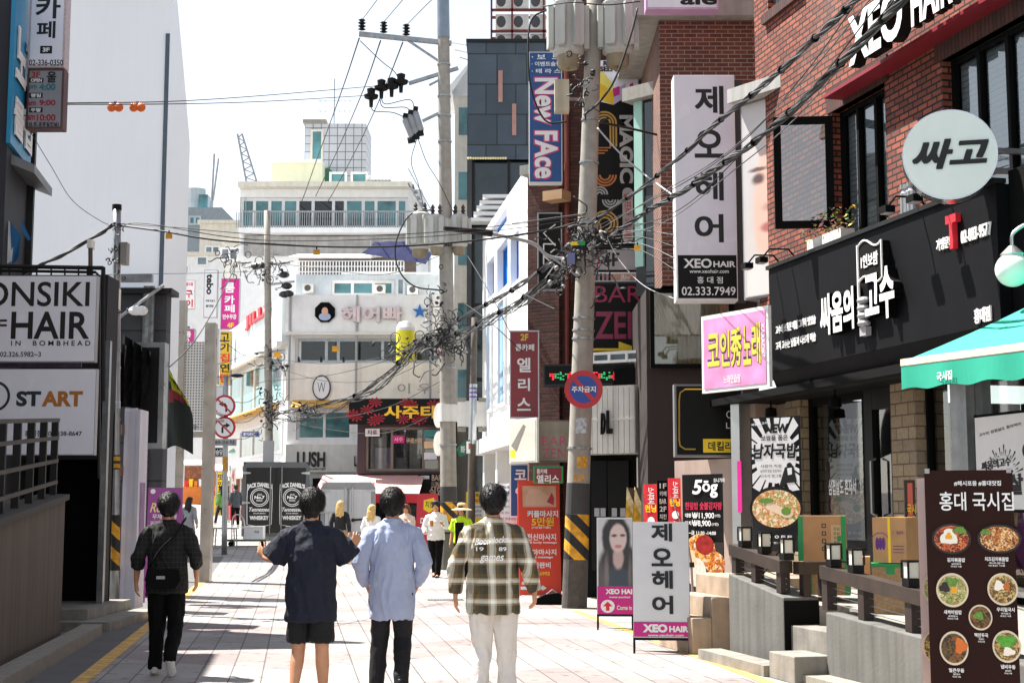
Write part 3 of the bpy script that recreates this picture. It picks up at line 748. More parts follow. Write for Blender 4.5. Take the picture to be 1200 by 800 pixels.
# ============================================================= food banners
def bowl(t, name, px, py, rx, ry, rim_m, food_m, y, extras=()):
    c = t.uv(px, py, y); k_ = abs(t.uv(px + 10, py, y).x - c.x) / 10; kz = abs(t.uv(px, py + 10, y).z - c.z) / 10
    mb = MB().disc(c.x, c.z, rx * k_, ry * kz, y, 0, 36); mb.disc(c.x, c.z, rx * k_ * .88, ry * kz * .86, y - .0015, 1, 36)
    mats = [rim_m, food_m]
    for (ex, ey, er, ez, m_) in extras:
        if m_ not in mats: mats.append(m_)
        pts = []
        for i in range(18):
            a = 2 * math.pi * i / 18; rr = 1 + .18 * math.sin(3 * a + ex) + .08 * math.sin(7 * a)
            pts.append((c.x + (ex + er * rr * math.cos(a)) * k_, c.z + (ey + ez * rr * math.sin(a)) * kz))
        mb.flat(pts, y - .003 - .0006 * len(mats), mats.index(m_))
    return t.part(name, mb, mats)
egg = mat('egg white print', '#eee8dc', .4, var=.03); yolk = mat('egg yolk print', '#e8a21c', .4, var=.05); leaf = mat('green garnish print', '#5f8a30', .5, var=.35, sc=60)
chili = foodmat('kimchi rice print', ['#6a1c10', '#a8351a', '#c8602c', '#3a120c', '#d88a4a'], 55)
noodle = foodmat('noodle salad print', ['#b8b070', '#8d9a4c', '#d8cfa0', '#6d6a38', '#a88848'], 60)
soup = foodmat('clear noodle soup print', ['#8a6a38', '#b09050', '#6a4a24', '#d0b878', '#4a3a1c'], 55)
stew = foodmat('dark stew print', ['#3a2a14', '#5a4420', '#7a5a28', '#2a1c0e', '#8a4a1c'], 50)
pork = foodmat('pork soup print', ['#d8a070', '#e8c8a0', '#c07a3c', '#f0dcc0', '#b89060', '#8a9a50'], 40)
kim = foodmat('fried chicken print', ['#c87828', '#e8a850', '#8a4414', '#d8c8b0', '#a85a1c'], 34)
rim_c = mat('cream bowl rim print', '#d8c8ae', .4, var=.03); rim_k = mat('black pan rim print', '#15110f', .4)
maroon = mat('dark brown vinyl', '#29120e', .6, var=.12, sc=1.5, spec=.15)
def xbanner(name, label, px0, py0, px1, py1, Y, YR, fm, lean=0, group=None):
    """printed sheet hung on a thin X stand that stands on the floor"""
    a = at(px0, py1, Y); b = at(px1, py1, YR); dd = b - a
    t = T(name, label, 'banner', a, math.atan2(dd.y, dd.x), group); t.w = math.hypot(dd.x, dd.y); t.h = t.uv(px0, py0).z; t.y = -.006
    mb = MB(); n = 10
    for i in range(n):
        for j in range(16):
            c_ = lambda i, j: (t.w * i / n, .012 * math.sin(i / n * 6.3 + j * .25) * .25 + .004, t.h * j / 16)
            mb.quad(c_(i, j), c_(i + 1, j), c_(i + 1, j + 1), c_(i, j + 1))
    t.part('sheet', mb, fm, smooth=True)
    return t
t = xbanner('menu_banner', 'tall dark brown menu banner with bowls of food and white Korean title', 1091, 551, 1196, 806, 9.7, 9.5, maroon)
mb = MB()
txt(t, mb, '#해시포옹 #홍대맛집', 1118, 563, 1173, 569, bold=.03); txt(t, mb, '홍대 국시집', 1101, 576, 1188, 598, bold=.012)
for s_, x0_, x1_, y0_ in (('김치볶음밥', 1110, 1131, 653), ('치즈김치볶음밥', 1154, 1182, 652), ('새싹비빔밥', 1106, 1127, 714), ('우리밀국시', 1168, 1189, 711), ('떡만두국', 1142, 1158, 741), ('얼큰우동', 1112, 1130, 782), ('냄비우동', 1173, 1190, 778)):
    txt(t, mb, s_, x0_, y0_, x1_, y0_ + 5, bold=.04); txt(t, mb, s_[:2] + '정식', x0_ + 5, y0_ + 6.2, x1_ - 5, y0_ + 8.4, bold=.02); txt(t, mb, '국내산 사용', x0_ + 4, y0_ + 9.2, x1_ - 4, y0_ + 11.2, bold=.02)
t.part('lettering', mb, letw)
bowl(t, 'food_picture', 1115, 631, 23, 18, rim_k, chili, -.007, [(-3, 2, 10, 9, egg), (-3, 3, 4, 4, yolk), (10, 10, 8, 4, leaf)])
bowl(t, 'food_picture', 1171, 631, 26, 17, rim_k, foodmat('cheese rice print', ['#8a4a1c', '#c8803c', '#e8c890', '#5a2410', '#b06028'], 60), -.007, [(-16, 8, 6, 3, leaf)])
bowl(t, 'food_picture', 1116, 691, 19, 20, rim_c, noodle, -.007, [(0, 10, 8, 5, leaf), (-9, 3, 6, 6, mat('seaweed print', '#241a20', .5)), (2, 0, 4, 4, yolk)])
bowl(t, 'food_picture', 1175, 690, 18, 19, rim_c, soup, -.007, [(-4, 4, 6, 6, egg), (5, 3, 4, 4, mat('orange garnish print', '#c8661c', .5))])
bowl(t, 'food_picture', 1149, 723, 14, 15, rim_c, stew, -.007, [(-2, 2, 6, 5, leaf)])
bowl(t, 'food_picture', 1118, 759, 17, 20, rim_c, stew, -.007, [(8, 3, 7, 9, mat('orange prawn print', '#d06a20', .5))])
bowl(t, 'food_picture', 1180, 757, 17, 19, rim_c, soup, -.007, [(0, 6, 11, 8, mat('spring onion print', '#4f9a2c', .5, var=.3, sc=60)), (2, -6, 7, 5, egg)])
t.part('stand', MB().tube([(0, .05, 0), (t.w, .05, t.h)], .008, 6).tube([(t.w, .066, 0), (0, .066, t.h)], .008, 6).tube([(t.w * .5, .08, t.h * .5), (t.w * .5, .5, -at(1091, 806, 9.7).z)], .01, 6).tube([(.04, .05, .0), (.04, .03, -at(1091, 806, 9.7).z)], .01, 6).tube([(t.w - .04, .05, .0), (t.w - .04, .03, -at(1091, 806, 9.7).z)], .01, 6), matt)
for x_ in (.02, t.w - .02): t.part('clip', MB().box(x_ - .015, x_ + .015, -.014, .02, t.h - .02, t.h + .012), grayw)
t = xbanner('menu_banner', 'pale pink back side of a menu banner peeping out behind the brown one', 1082, 560, 1150, 806, 9.95, 9.95, mat('pale pink vinyl', '#cdb2ac', .5, var=.08))
bowl(t, 'food_picture', 1092, 689, 10, 18, rim_c, noodle, -.007); bowl(t, 'food_picture', 1092, 757, 10, 18, rim_c, soup, -.007)
t.part('stand', MB().tube([(.05, .05, 0), (.05, .04, -at(1091, 806, 9.95).z)], .01, 6).tube([(t.w - .05, .05, 0), (t.w - .05, .04, -at(1091, 806, 9.95).z)], .01, 6), matt)
# tall soup banner by the stone pier
def soupbanner(label, px0, py0, px1, py1, Y, YR):
    bk = mat('dark blue black vinyl', '#15181d', .35, var=.15)
    t = xbanner('food_banner', label, px0, py0, px1, py1, Y, YR, bk, group='tall soup banners at the shopfront')
    P = lambda u, v: (px0 + (px1 - px0) * u, py0 + (py1 - py0) * v)
    W, Hh = t.w, t.h; mb = MB(); cx, cz = W * .5, Hh * .70
    for i in range(22):
        a = 2 * math.pi * i / 22; a2 = a + .17 + .08 * math.sin(i * 5)
        p_ = []
        for aa in (a, a2):
            ca, sa = math.cos(aa), math.sin(aa); kk = min(abs((W * .47) / ca) if abs(ca) > 1e-3 else 9, abs((Hh * (.29 if sa > 0 else .26)) / sa) if abs(sa) > 1e-3 else 9)
            p_.append((cx + ca * kk, cz + sa * kk))
        mb.flat([(cx, cz)] + p_, -.008)
    mb.disc(cx, cz, W * .42, Hh * .2, -.0085, 0, 20); t.part('burst_print', mb, paper)
    mb = MB(); 
    mb.text('싸움의 고수', W * .03, W * .36, Hh * .935, Hh * .965, -.0105, 1, 0, .02, rot=8)
    mb.text('NEW', W * .30, W * .78, Hh * .875, Hh * .945, -.0105, 0, 0, .05, shear=.1); mb.text('보쌈을 품은', W * .22, W * .76, Hh * .82, Hh * .862, -.0105, 0, 0, .02)
    mb.text('남자국밥', W * .06, W * .95, Hh * .685, Hh * .80, -.0105, 0, 0, .045, shear=.15)
    for i, s_ in enumerate(('사장이 직접', '남자의 맛은 든든하다', '고수의 한그릇')): mb.text(s_, W * .2, W * .62, Hh * (.62 - .037 * i), Hh * (.642 - .037 * i), -.0105, 0, 0, .01)
    mb.text('W ㅇㅌㅌ', W * .25, W * .8, Hh * .09, Hh * .12, -.0105, 1, 0, .03); mb.text('국밥 한그릇의 행복', W * .3, W * .8, Hh * .055, Hh * .07, -.0105, 1)
    t.part('lettering', mb, [ink, letw])
    mb = MB(); hx, hz = W * .78, Hh * .60                     # drawn man in ink lines
    mb.disc(hx, hz + .05, W * .055, Hh * .022, -.0105, 0, 14); mb.flat([(hx - .06, hz + .03), (hx + .05, hz + .05), (hx + .09, hz - .14), (hx - .04, hz - .15), (hx - .1, hz - .22), (hx - .14, hz - .2)], -.0105, 0)
    mb.flat([(hx - .03, hz + .02), (hx + .03, hz + .025), (hx + .03, hz - .05), (hx - .02, hz - .06)], -.0115, 1); t.part('figure_print', mb, [ink, paper])
    c = Vector((W * .5, 0, Hh * .315)); mb = MB()
    mb.disc(c.x, c.z, W * .53, Hh * .165, -.0115, 0, 40).disc(c.x, c.z, W * .48, Hh * .14, -.0125, 1, 40)
    for i in range(5): mb.disc(c.x - .06 + .05 * i, c.z + .02 - .02 * i, W * .12, Hh * .028, -.0135 - .0004 * i, 2, 16)
    mb.disc(c.x + W * .2, c.z - .03, W * .1, Hh * .03, -.016, 3, 9).disc(c.x - W * .2, c.z + .09, W * .16, Hh * .02, -.016, 3, 9)
    t.part('food_picture', mb, [rim_k, pork, mat('sliced pork print', '#e6cbb0', .5, var=.1), leaf])
    zb_ = (t.M @ Vector((0, 0, 0))).z - .72
    t.part('stand', MB().tube([(W * .5, .03, Hh), (W * .5, .04, 0)], .008, 6).tube([(W * .5, .04, 0), (W * .15, -.12, -zb_)], .008, 6).tube([(W * .5, .05, 0), (W * .85, -.12, -zb_)], .008, 6).tube([(W * .5, .06, 0), (W * .5, .3, -zb_)], .008, 6), matt)
    return t
soupbanner('tall black and white food banner with soup bowl left of the stone pier', 882, 489, 941, 645, 17.0, 16.6)
soupbanner('black and white food banner with soup bowl inside the shop window', 974, 490, 1020, 640, 19.2, 18.8)
# poster in the far right window
t = sign('window_poster', 'black and white fighting cartoon poster in the window behind brown banner', 'poster', 1145, 486, 1215, 600, 15.25, 14.22, .03, paper, matt, part='sheet')
mb = MB()
for i in range(26):
    a = math.pi * (i + .5) / 26; r0, r1 = .24, .26 + .1 * ((i * 7) % 5) / 4; cx, cz = t.w * .5, t.h * .32
    mb.flat([(cx + r0 * math.cos(a) * .9, cz + r0 * math.sin(a)), (cx + r1 * math.cos(a - .03), cz + r1 * math.sin(a - .03)), (cx + r1 * math.cos(a + .03), cz + r1 * math.sin(a + .03))], t.y)
txt(t, mb, '고수는 삼겹살도 혼자먹어', 1147, 499, 1197, 511, bold=.02, rot=12); txt(t, mb, '싸움의고수', 1150, 537, 1185, 551, bold=.03, rot=6); txt(t, mb, '삼겹살', 1152, 556, 1199, 580, bold=.06)
mb.disc(t.w * .88, t.h * .6, .06, .07, t.y); t.part('print', mb, ink)
t = sign('menu_board', 'narrow orange red menu board leaning on the stone pier', 'sign', 1061, 562, 1074, 618, 14.6, None, .03, mat('orange red board', '#c25a48', .5, var=.15), brownw)
mb = MB(); txt(t, mb, '국시', 1063, 590, 1073, 602); txt(t, mb, '한그릇', 1063, 604, 1073, 614); t.part('lettering', mb, yellow)
# ============================================================= buildings on the right side, further back
darkbrick = brickmat('dark red brick', '#7a4536', '#5f352b', '#9a8a7e', .21, .072, .008)
lowbrick = brickmat('deep brown brick', '#6a4036', '#4c2d27', '#3a2b26', .21, .072, .008)  # brown brick with dark mortar on the bar buildings
def px_hole(t, px0, px1, py0, py1, y=0): return t.rect(px0, py0, px1, py1, y)
R2 = face('brick_building', 'dark brick building with concrete slab edge behind the tall vertical hair sign', 'building', 779, 23.6, 896, 23.6)
z_s = R2.uv(800, 24).z; z_low = R2.uv(800, 335).z
hc = R2.rect(763, 336, 862, 430); hd = R2.rect(752, 130, 800, 325)
mb = shell(MB(), 0, R2.w, z_low, z_s, 8, (), .2); R2.part('wall', mb, darkbrick)
R2.part('slab', MB().box(-.45, R2.w, -.25, 8, z_s + .003, z_s + .28), concrete)
R2.part('parapet', MB().box(-.2, R2.w, .1, 8, z_s + .284, z_s + 1.6), mat('brown brick parapet', '#4a332e', .85, var=.2))
R2.part('lower_wall', MB().box(hc[0] - .05, R2.w, .3, 8, 0, z_low - .004), mat('dark brown panel', '#2a201e', .7, var=.2))
wn = window(R2, hc[0], hc[1], hc[2], hc[3], .2, 1, 1, .07, matt, clear)
cu = MB(); n = 60
for i in range(n):
    a, b = hc[0] + (hc[1] - hc[0]) * i / n, hc[0] + (hc[1] - hc[0]) * (i + 1) / n; f_ = lambda q: .27 - .02 * math.sin(q * 1.9) if False else .225 + .015 * math.sin(q * 1.9)
    cu.quad((a, f_(i), hc[2]), (b, f_(i + 1), hc[2]), (b, f_(i + 1), hc[3]), (a, f_(i), hc[3]))
R2.part('curtain', cu, mat('beige curtain', '#b5a58a', .9, var=.06), wn)
# dark glazed oriel left of the brick corner
t = face('glass_bay', 'dark glazed bay with mint frame beside the brick corner', 'bay window', 748, 25.2, 797, 24.6, R2.uv(760, 330).z)
zt_ = t.uv(755, 118).z
t.part('body', MB().box(0, t.w, 0, 3, 0, zt_), mat('dark bay panel', '#141416', .35, var=.2))
t.part('slab', MB().box(-.12, t.w + .1, -.2, 3, zt_ + .003, zt_ + .24), concrete)
t.part('frame', MB().box(.02, .2, -.05, -.003, .5, zt_), mat('mint frame', '#9ec9bd', .5, var=.05))
t.part('pane', MB().box(.25, t.w * .95, -.03, -.003, zt_ * .55, zt_ - .05), pdark); t.part('pane', MB().box(.25, t.w * .95, -.03, -.003, .1, zt_ * .5), pdark)
# bar building behind the big pole
R3 = face('brick_building', 'narrow brick building behind the concrete pole carrying the bar signs', 'building', 655, 28.5, 775, 28.5)
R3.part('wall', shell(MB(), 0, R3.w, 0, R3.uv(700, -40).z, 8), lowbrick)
for px, py in ((664, 110), (664, 250)):
    x0, x1, z0, z1 = R3.rect(px, py, px + 6, py + 40); R3.part('downpipe', MB().tube([(x0, -.06, z0 - 3), (x0, -.06, z1 + 1)], .05, 8), mat('red brown pipe', '#7a3a30', .6))
R3b = face('brick_building', 'low brown brick building between white facade and the concrete pole', 'building', 619, 28.8, 656, 28.4)
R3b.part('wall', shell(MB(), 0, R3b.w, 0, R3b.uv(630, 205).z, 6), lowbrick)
R3b.part('roof_edge', MB().box(-.1, R3b.w, -.15, 6, R3b.uv(630, 205).z + .003, R3b.uv(630, 205).z + .2), concrete)
R3b.part('shelf', MB().box(*R3b.rect(646, 0, 668, 0)[:2], -.35, -.002, R3b.uv(640, 240).z, R3b.uv(640, 229).z), mat('pale timber', '#c8a078', .7))
pd = face('bar_entrance', 'ground floor bar front with white ribbed canopy panel and dark doors', 'shopfront', 668, 26.6, 793, 25.6)
zt_ = pd.uv(700, 432).z
pd.part('wall', MB().box(0, pd.w, .1, 3, 0, zt_), matt)
x0, x1, z0, z1 = pd.rect(690, 456, 758, 533); rib = MB(); z0b = pd.uv(758, 538).z
n = 11
for i in range(n):
    a, b = x0 + (x1 - x0) * i / n, x0 + (x1 - x0) * (i + 1) / n
    rib.box(a + .008, b - .008, -.52, .098, z0 - (z0 - z0b) * 0, z1)
rib.box(x0, x1, -.50, .09, z0 + .01, z1 - .01).box(x0, x1, -.53, -.52, (z0 + z1) / 2 - .02, (z0 + z1) / 2 + .02)
pd.part('canopy_panel', rib, mat('white ribbed steel', '#d5d3cc', .45, .0, var=.08, streak=.25))
mb = MB(); txt(pd, mb, 'D', 705, 484, 710, 509, y=-.54, depth=.06, bold=.04, shear=.15); txt(pd, mb, 'L', 712, 481, 718, 508, y=-.54, depth=.06, bold=.04); pd.part('lettering', mb, black)
for k_, (a, b) in enumerate(((694, 712), (713, 738))):
    x0, x1, z0, z1 = pd.rect(a, 540, b, 668, .06); dr = pd.part('door', MB().box(x0, x1, .03, .098, max(z0, .02), z1), black)
    pd.part('handle', MB().box(x1 - .12, x1 - .06, .0, .028, 1.0, 1.4) if k_ == 0 else MB().box(x0 + .06, x0 + .12, .0, .028, 1.0, 1.4), alu, dr)
    for q in (.2, .6): pd.part('sticker', MB().box(x0 + (x1 - x0) * q, x0 + (x1 - x0) * q + .1, .022, .0285, 1.45, 1.6), grayw, dr)
x0, x1, z0, z1 = pd.rect(748, 536, 758, 690, -.1); pd.part('post', MB().box(x0, x1, -.15, .098, 0, z1), white)
x0, x1, z0, z1 = pd.rect(758, 455, 788, 690, -.1); pd.part('pillar', MB().box(x0, x1, -.3, .098, 0, z1), black)
x0, x1, z0, z1 = pd.rect(693, 413, 755, 426, .0)
window(pd, x0, x1, z0, z1, .05, 3, 1, .05, white, pgrey)
t = face('shop_wall', 'beige rendered wall and metal door post left of the stone shopfront', 'wall', 788, 21.5, 884, 20.0)
t.part('wall', MB().box(0, t.w, .05, 1.2, 0, t.uv(830, 538).z), mat('pinkish beige render', '#a8948a', .8, var=.08, streak=.15)); t.part('upper_wall', MB().box(t.uv(872, 500).x, t.w, .05, .6, t.uv(830, 538).z + .002, t.uv(870, 462).z), mat('pinkish beige render'))
x0, x1, z0, z1 = t.rect(861, 468, 871, 690, -.1); t.part('post', MB().box(x0, x1, -.15, .045, 0, z1), alu)
x0, x1, z0, z1 = t.rect(864, 540, 869, 600, -.16); t.part('sticker', MB().box(x0, x1, -.158, -.152, z0, z1), magenta)
# portrait panel on the end of the brick building
t = sign('portrait_panel', 'tall grey advertising panel with a woman\'s face beside the vertical hair sign', 'billboard', 872, 122, 936, 352, 19.8, 19.0, .5, mat('pale portrait print', '#c2bcba', .4, var=.05), mat('grey panel case', '#8d8d90', .4, .3, streak=.2))
c = t.uv(903, 235, t.y); kx = abs(t.uv(913, 235, t.y).x - c.x) / 10; kz = abs(t.uv(903, 245, t.y).z - c.z) / 10
pb_ = lambda px, py, rx, rz, sf, col: (c.x + (px - 903) * kx, c.z - (py - 235) * kz, rx * kx, rz * kz, sf, col)
pm_ = softmat('portrait print', '#c9c3c2', [pb_(915, 250, 32, 100, .12, '#d8b4a4'), pb_(889, 209, 7, 6, .5, '#5a4440'), pb_(920, 209, 8, 6, .5, '#5a4440'), pb_(889, 198, 10, 2.5, .5, '#6a5048'), pb_(920, 198, 11, 2.5, .5, '#6a5048'), pb_(902, 266, 11, 6, .4, '#b06864'), pb_(902, 243, 8, 4, .8, '#b88c7c'), pb_(888, 330, 16, 30, .5, '#d8d2d0')])
t.part('portrait_print', prect(t, MB(), 874, 126, 934, 348), pm_)
x0, x1 = 0, t.w; t.part('cap', MB().box(-.06, t.w + .1, -.2, .5, t.h + .003, t.h + .2), mat('stained white cladding', '#bab8b4', .6, var=.1, streak=.3))
# ============================================================= white building with blue windows (street-parallel)
C5 = face('white_building', 'white rendered building with bright blue tall windows facing left', 'building', 565, 37.4, 618.5, 29.9)
zt_ = C5.uv(618, 195).z; z_s = C5.uv(600, 505).z
hs = []
for px0, px1, pt, pb in ((571, 579, 309, 352), (582.5, 595, 293, 345), (598, 608, 281, 336)): hs.append((C5.uv(px0, pt).x, C5.uv(px1, pt).x, C5.uv(px0, pb).z, C5.uv(px0, pt).z))
hs.append((C5.uv(576, 262).x, C5.uv(594, 262).x, C5.uv(576, 284).z, C5.uv(576, 268).z))
C5.part('wall', shell(MB(), 0, C5.w, z_s, zt_, 2.2, hs, .25), white)
for h in hs: window(C5, *h, .2, 1, 1, .05, blue, mat('bright blue glass', '#1b78cf', .15, var=.08))
lowhs = [(C5.uv(px0, 380).x, C5.uv(px1, 380).x, C5.uv(580, 480).z, C5.uv(580, 360).z) for px0, px1 in ((573, 578), (586, 594))]
for h in lowhs: window(C5, *h, -.02, 1, 1, .06, white, mat('sky blue glass', '#9cc4e8', .1))
C5.part('lower_wall', MB().box(.1, C5.w, .3, 2.2, 0, z_s - .004), mat('dull cream wall', '#b9b2a4', .7, var=.1))  # ground floor wall in a duller cream
C5.part('beam', MB().box(0, C5.w, -.25, .28, z_s - .35, z_s - .005), white)
for px in (568, 583, 605): x = C5.uv(px, 600).x; C5.part('post', MB().box(x, x + .3, -.05, .25, 0, z_s - .354), white)
C5.part('doorway', MB().box(C5.uv(570, 600).x + .35, C5.uv(583, 600).x, .2, .29, 0, 2.3), black); C5.part('doorway', MB().box(C5.uv(586, 600).x + .3, C5.uv(605, 600).x, .2, .29, 0, 2.3), pdark)
# slate tile tower
C4 = face('slate_tower', 'tall building clad in blue grey slate panels with dark glass below', 'building', 546, 50, 660, 50)
slate = brickmat('slate panel', '#4a5866', '#3b4853', '#1d242b', 1.05, 1.1, .025, var=.2, offset=.37, rough=.45, bump=.25, dirt=.2)
zt_ = C4.uv(600, 50).z; zg = C4.uv(560, 187).z
C4.part('wall', shell(MB(), 0, C4.w, zg, zt_, 10), slate)
C4.part('coping', MB().box(-.05, C4.w, -.06, 10, zt_ + .003, zt_ + .12), iron)
gx = C4.uv(553, 200).x
C4.part('glass_wall', MB().box(gx, C4.w, .25, 10, gz(50) , zg - .003), panemat('dark green curtain wall', '#1c2c30'))
mb = MB()
for i in range(4): mb.box(gx + 1.25 * i, gx + 1.25 * i + .1, .12, .24, gz(50), zg - .004)
for i in range(5): mb.box(gx, C4.w, .15, .235, zg - 2.6 * (i + 1), zg - 2.6 * (i + 1) + .12)
C4.part('mullion', mb, iron)
C4.part('wall', MB().box(0, gx - .003, .0, 10, gz(50), zg - .003), mat('dark grey cladding', '#3a3a3c', .6, var=.15))
lm = MB()
for i in range(16): lm.ball((C4.uv(549 + i * 2.9, 186).x, -.06, zg + .03), .05, 0, 6, 4)
C4.part('light_string', lm, mat('cream bulb', '#efe2b0', .3))
for px, pt in ((584, 83), (600, 122)):
    x0, x1, z0, z1 = C4.rect(px, pt, px + 5, pt + 37); C4.part('copper_panel', MB().box(x0, x1, -.04, -.003, z0, z1), mat('copper pink panel', '#b08478', .5))
for i, y in enumerate((234, 241, 247, 254, 261)):
    a, b = C4.uv(566 - 3.5 * i, y), C4.uv(612, y); C4.part('fin', MB().box(a.x, b.x, -.6, .1, a.z - .06, a.z + .06), white)
# roof rack with air conditioners
t = T('roof_rack', 'rusty red steel rack on the slate tower roof holding air conditioners', 'rack', (xat(575, 51), 51, zt_ + .12))
rk = mat('rust red steel', '#6e2420', .6, var=.2)
for x in (0, .75, 1.9, 2.3): t.part('post', MB().beam((x, 0, 0), (x, 0, 2.2), .07, .07), rk); 
for z in (.62, 1.42): t.part('beam', MB().beam((0, .0, z), (2.3, 0, z), .09, .07, up=(0, 1, 0)).beam((0, .8, z), (2.3, .8, z), .09, .07, up=(0, 1, 0)), rk)
k_ = 0
for j, z in enumerate((.0, .72, 1.5)):
    for i, px in enumerate((580, 601, 622)):
        p = Vector((xat(px, 51), 51.0, zt_ + .14 + z))
        u = T('air_conditioner', 'white air conditioner outdoor unit, %s row, %s of the rack on the slate roof' % (('bottom', 'middle', 'top')[j], ('left', 'centre', 'right end')[i]), 'air conditioner', p, 0, 'air conditioner units on the roof rack')
        u.part('body', MB().box(0, .58, .1, .45, 0, .56), offw); u.part('fan_grille', MB().disc(.2, .28, .17, .22, .096, 0, 24).ring(.2, .28, .05, .07, .094, 0), mat('fan grille', '#4a4a4c', .6))
# pale slim building left of the tower
t = face('white_building', 'slim pale building with sloping eave left of the slate tower', 'building', 531, 56, 549, 56, gz(56))
zt_ = t.uv(540, 112).z - 0; t.part('wall', shell(MB(), 0, t.w, 0, zt_, 6), cream); t.part('eave', MB().prism([(-.1, zt_ + .02), (t.w, zt_ + 1.1), (t.w, zt_ + 1.25), (-.35, zt_ + .1)], -.4, 3), white)
for i in range(5): t.part('window', MB().box(.15, t.w - .1, -.03, -.003, zt_ - 1.6 - 2.6 * i, zt_ - .5 - 2.6 * i), pteal)
for i in range(3): t.part('bracket_lamp', MB().tube([(t.w, -.4, zt_ + 1.9 - .3 * i), (-.2 + .2 * i, -.8, zt_ + 1.9 - .3 * i)], .03, 6), white)
# ============================================================= white corner building across the end of the street
g0 = gz(58)
C1 = face('corner_shop_building', 'white three storey corner building with hair salon and shop lettering', 'building', 336, 58, 532, 58, g0)
Z = lambda py, px=400: C1.uv(px, py).z
hw3 = C1.rect(346, 396, 512, 425); hw2 = C1.rect(347, 480, 412, 515); hw4 = C1.rect(388, 328, 462, 349)
wl = MB(); shell(wl, 0, C1.w, 0, Z(347), 9, [hw3, hw2], .3); C1.part('wall', wl, white)
C1.part('upper_wall', shell(MB(), .1, C1.w - .2, Z(347) + .004, Z(318), 8, [C1.rect(388, 328, 462, 346.4, .8)], .2, .8), pale)
window(C1, *C1.rect(388, 328, 462, 346.4, .8), .95, 3, 1, .12, white, pteal)
x0, x1, z0, z1 = C1.rect(464, 325, 475, 347, .8); window(C1, x0, x1, z0, z1, .79, 1, 1, .1, pale, pgrey)
C1.part('balcony_rail', MB().box(C1.uv(400, 320, .7).x, C1.w - .3, .66, .7, Z(318), Z(318) + .08), white)
window(C1, *hw3, .2, 5, 1, .12, pale, pdark, xs=[C1.uv(p, 410).x for p in (346, 382, 396, 448, 466, 512)])
window(C1, *hw2, .2, 2, 1, .1, white, pteal)
# bands
C1.part('band', MB().box(-.15, C1.w, -.35, -.002, Z(392), Z(347)), white); C1.part('band', MB().box(-.1, C1.w, -.2, -.002, Z(470), Z(426)), mat('warm white band', '#ece6dc', .6, var=.06, streak=.08))
C1.part('ledge', MB().box(-.1, C1.w, -.5, -.352, Z(394), Z(390)), offw)
C1.part('band', MB().box(-.05, C1.w, -.25, -.002, Z(553), Z(521)), offw)
mb = MB(); txt(C1, mb, '헤어빠', 400, 359, 472, 378, y=-.36, depth=.12, bold=.05); C1.part('lettering', mb, mat('pink white letters', '#d8c6c8', .4))
cx, cz = C1.uv(381, 366, -.36).x, C1.uv(381, 366, -.36).z; mb = MB()
r_ = .43; mb.prism([(cx + r_ * math.cos(R(22.5 + 45 * i)), cz + r_ * math.sin(R(22.5 + 45 * i))) for i in range(8)], -.44, -.352); C1.part('emblem_plate', mb, matt)
mb = MB().disc(cx, cz - .3 + .12, .24, .16, -.443, 1, 16).disc(cx, cz + .03, .13, .17, -.446, 0, 16); C1.part('emblem_print', mb, [mat('skin print', '#d3a690'), mat('pale blue print', '#9fb0d0', .5)])
cx, cz = C1.uv(492, 365, -.36).x, C1.uv(492, 365, -.36).z; pts = [(cx + (.3 if i % 2 == 0 else .12) * math.sin(R(36 * i)), cz + (.3 if i % 2 == 0 else .12) * math.cos(R(36 * i))) for i in range(10)]
C1.part('star_emblem', MB().prism(pts, -.42, -.352), blue)
mb = MB(); txt(C1, mb, 'LUSH', 348, 529, 381, 547, y=-.26, depth=.05, bold=.03); txt(C1, mb, 'L', 415, 534, 418, 546, y=-.26, depth=.05, bold=.03); txt(C1, mb, 'FRESH HANDMADE COSMETICS', 362, 543 + 5, 382, 550.5, y=-.26); C1.part('lettering', mb, ink)
cx, cz = C1.uv(377, 454, -.22).x, C1.uv(377, 454, -.22).z; mb = MB(); mb.disc(cx, cz, .33, .46, -.3, 0, 28); mb.ring(cx, cz, .001, .001, -.3)
ring = MB(); n = 28
for i in range(n):
    a, b = [2 * math.pi * q / n for q in (i, i + 1)]
    P_ = lambda a, k, y: (cx + .36 * k * math.cos(a), y, cz + .5 * k * math.sin(a))
    ring.quad(P_(a, 1, -.32), P_(b, 1, -.32), P_(b, 1, -.2), P_(a, 1, -.2)); ring.quad(P_(a, .9, -.32), P_(b, .9, -.32), P_(b, 1, -.32), P_(a, 1, -.32))
lo = C1.part('logo_ring', ring, iron); C1.part('logo_face', mb, paper, lo); mb = MB().text('W', cx - .16, cx + .16, cz - .2, cz + .2, -.305, 0, 0, -.01); C1.part('lettering', mb, mat('dark grey letters', '#3a3a3e'), lo)
mb = MB(); txt(C1, mb, '이 우 즈', 466, 449, 530, 461, y=-.22, bold=.0); C1.part('lettering', mb, mat('grey outline letters', '#a09890', .5))
for px0, px1 in ((344, 409),):
    a, b = C1.uv(px0, 478).x, C1.uv(px1, 478).x; C1.part('awning', MB().prism([(-.21, Z(469)), (-.75, Z(478)), (-.75, Z(479)), (-.21, Z(478))], a, b, axis='x'), mat('ochre canvas', '#c99a4a', .8, var=.12))
C1.part('shopfront_glass', MB().box(C1.uv(366, 600).x, C1.w, -.05, -.003, 0, Z(560)), pdark)
t = T('street_awning', 'faded pink canopy with red valance stretched over the street front behind the white truck', 'awning', (xat(366, 54), 54, gz(54)))
zz_ = lambda py, Y: at(430, py, Y).z - gz(54)
x1 = t.uv(491, 585, -2.8).x; x0 = t.uv(366, 585, -2.8).x; mb = MB(); n = 16
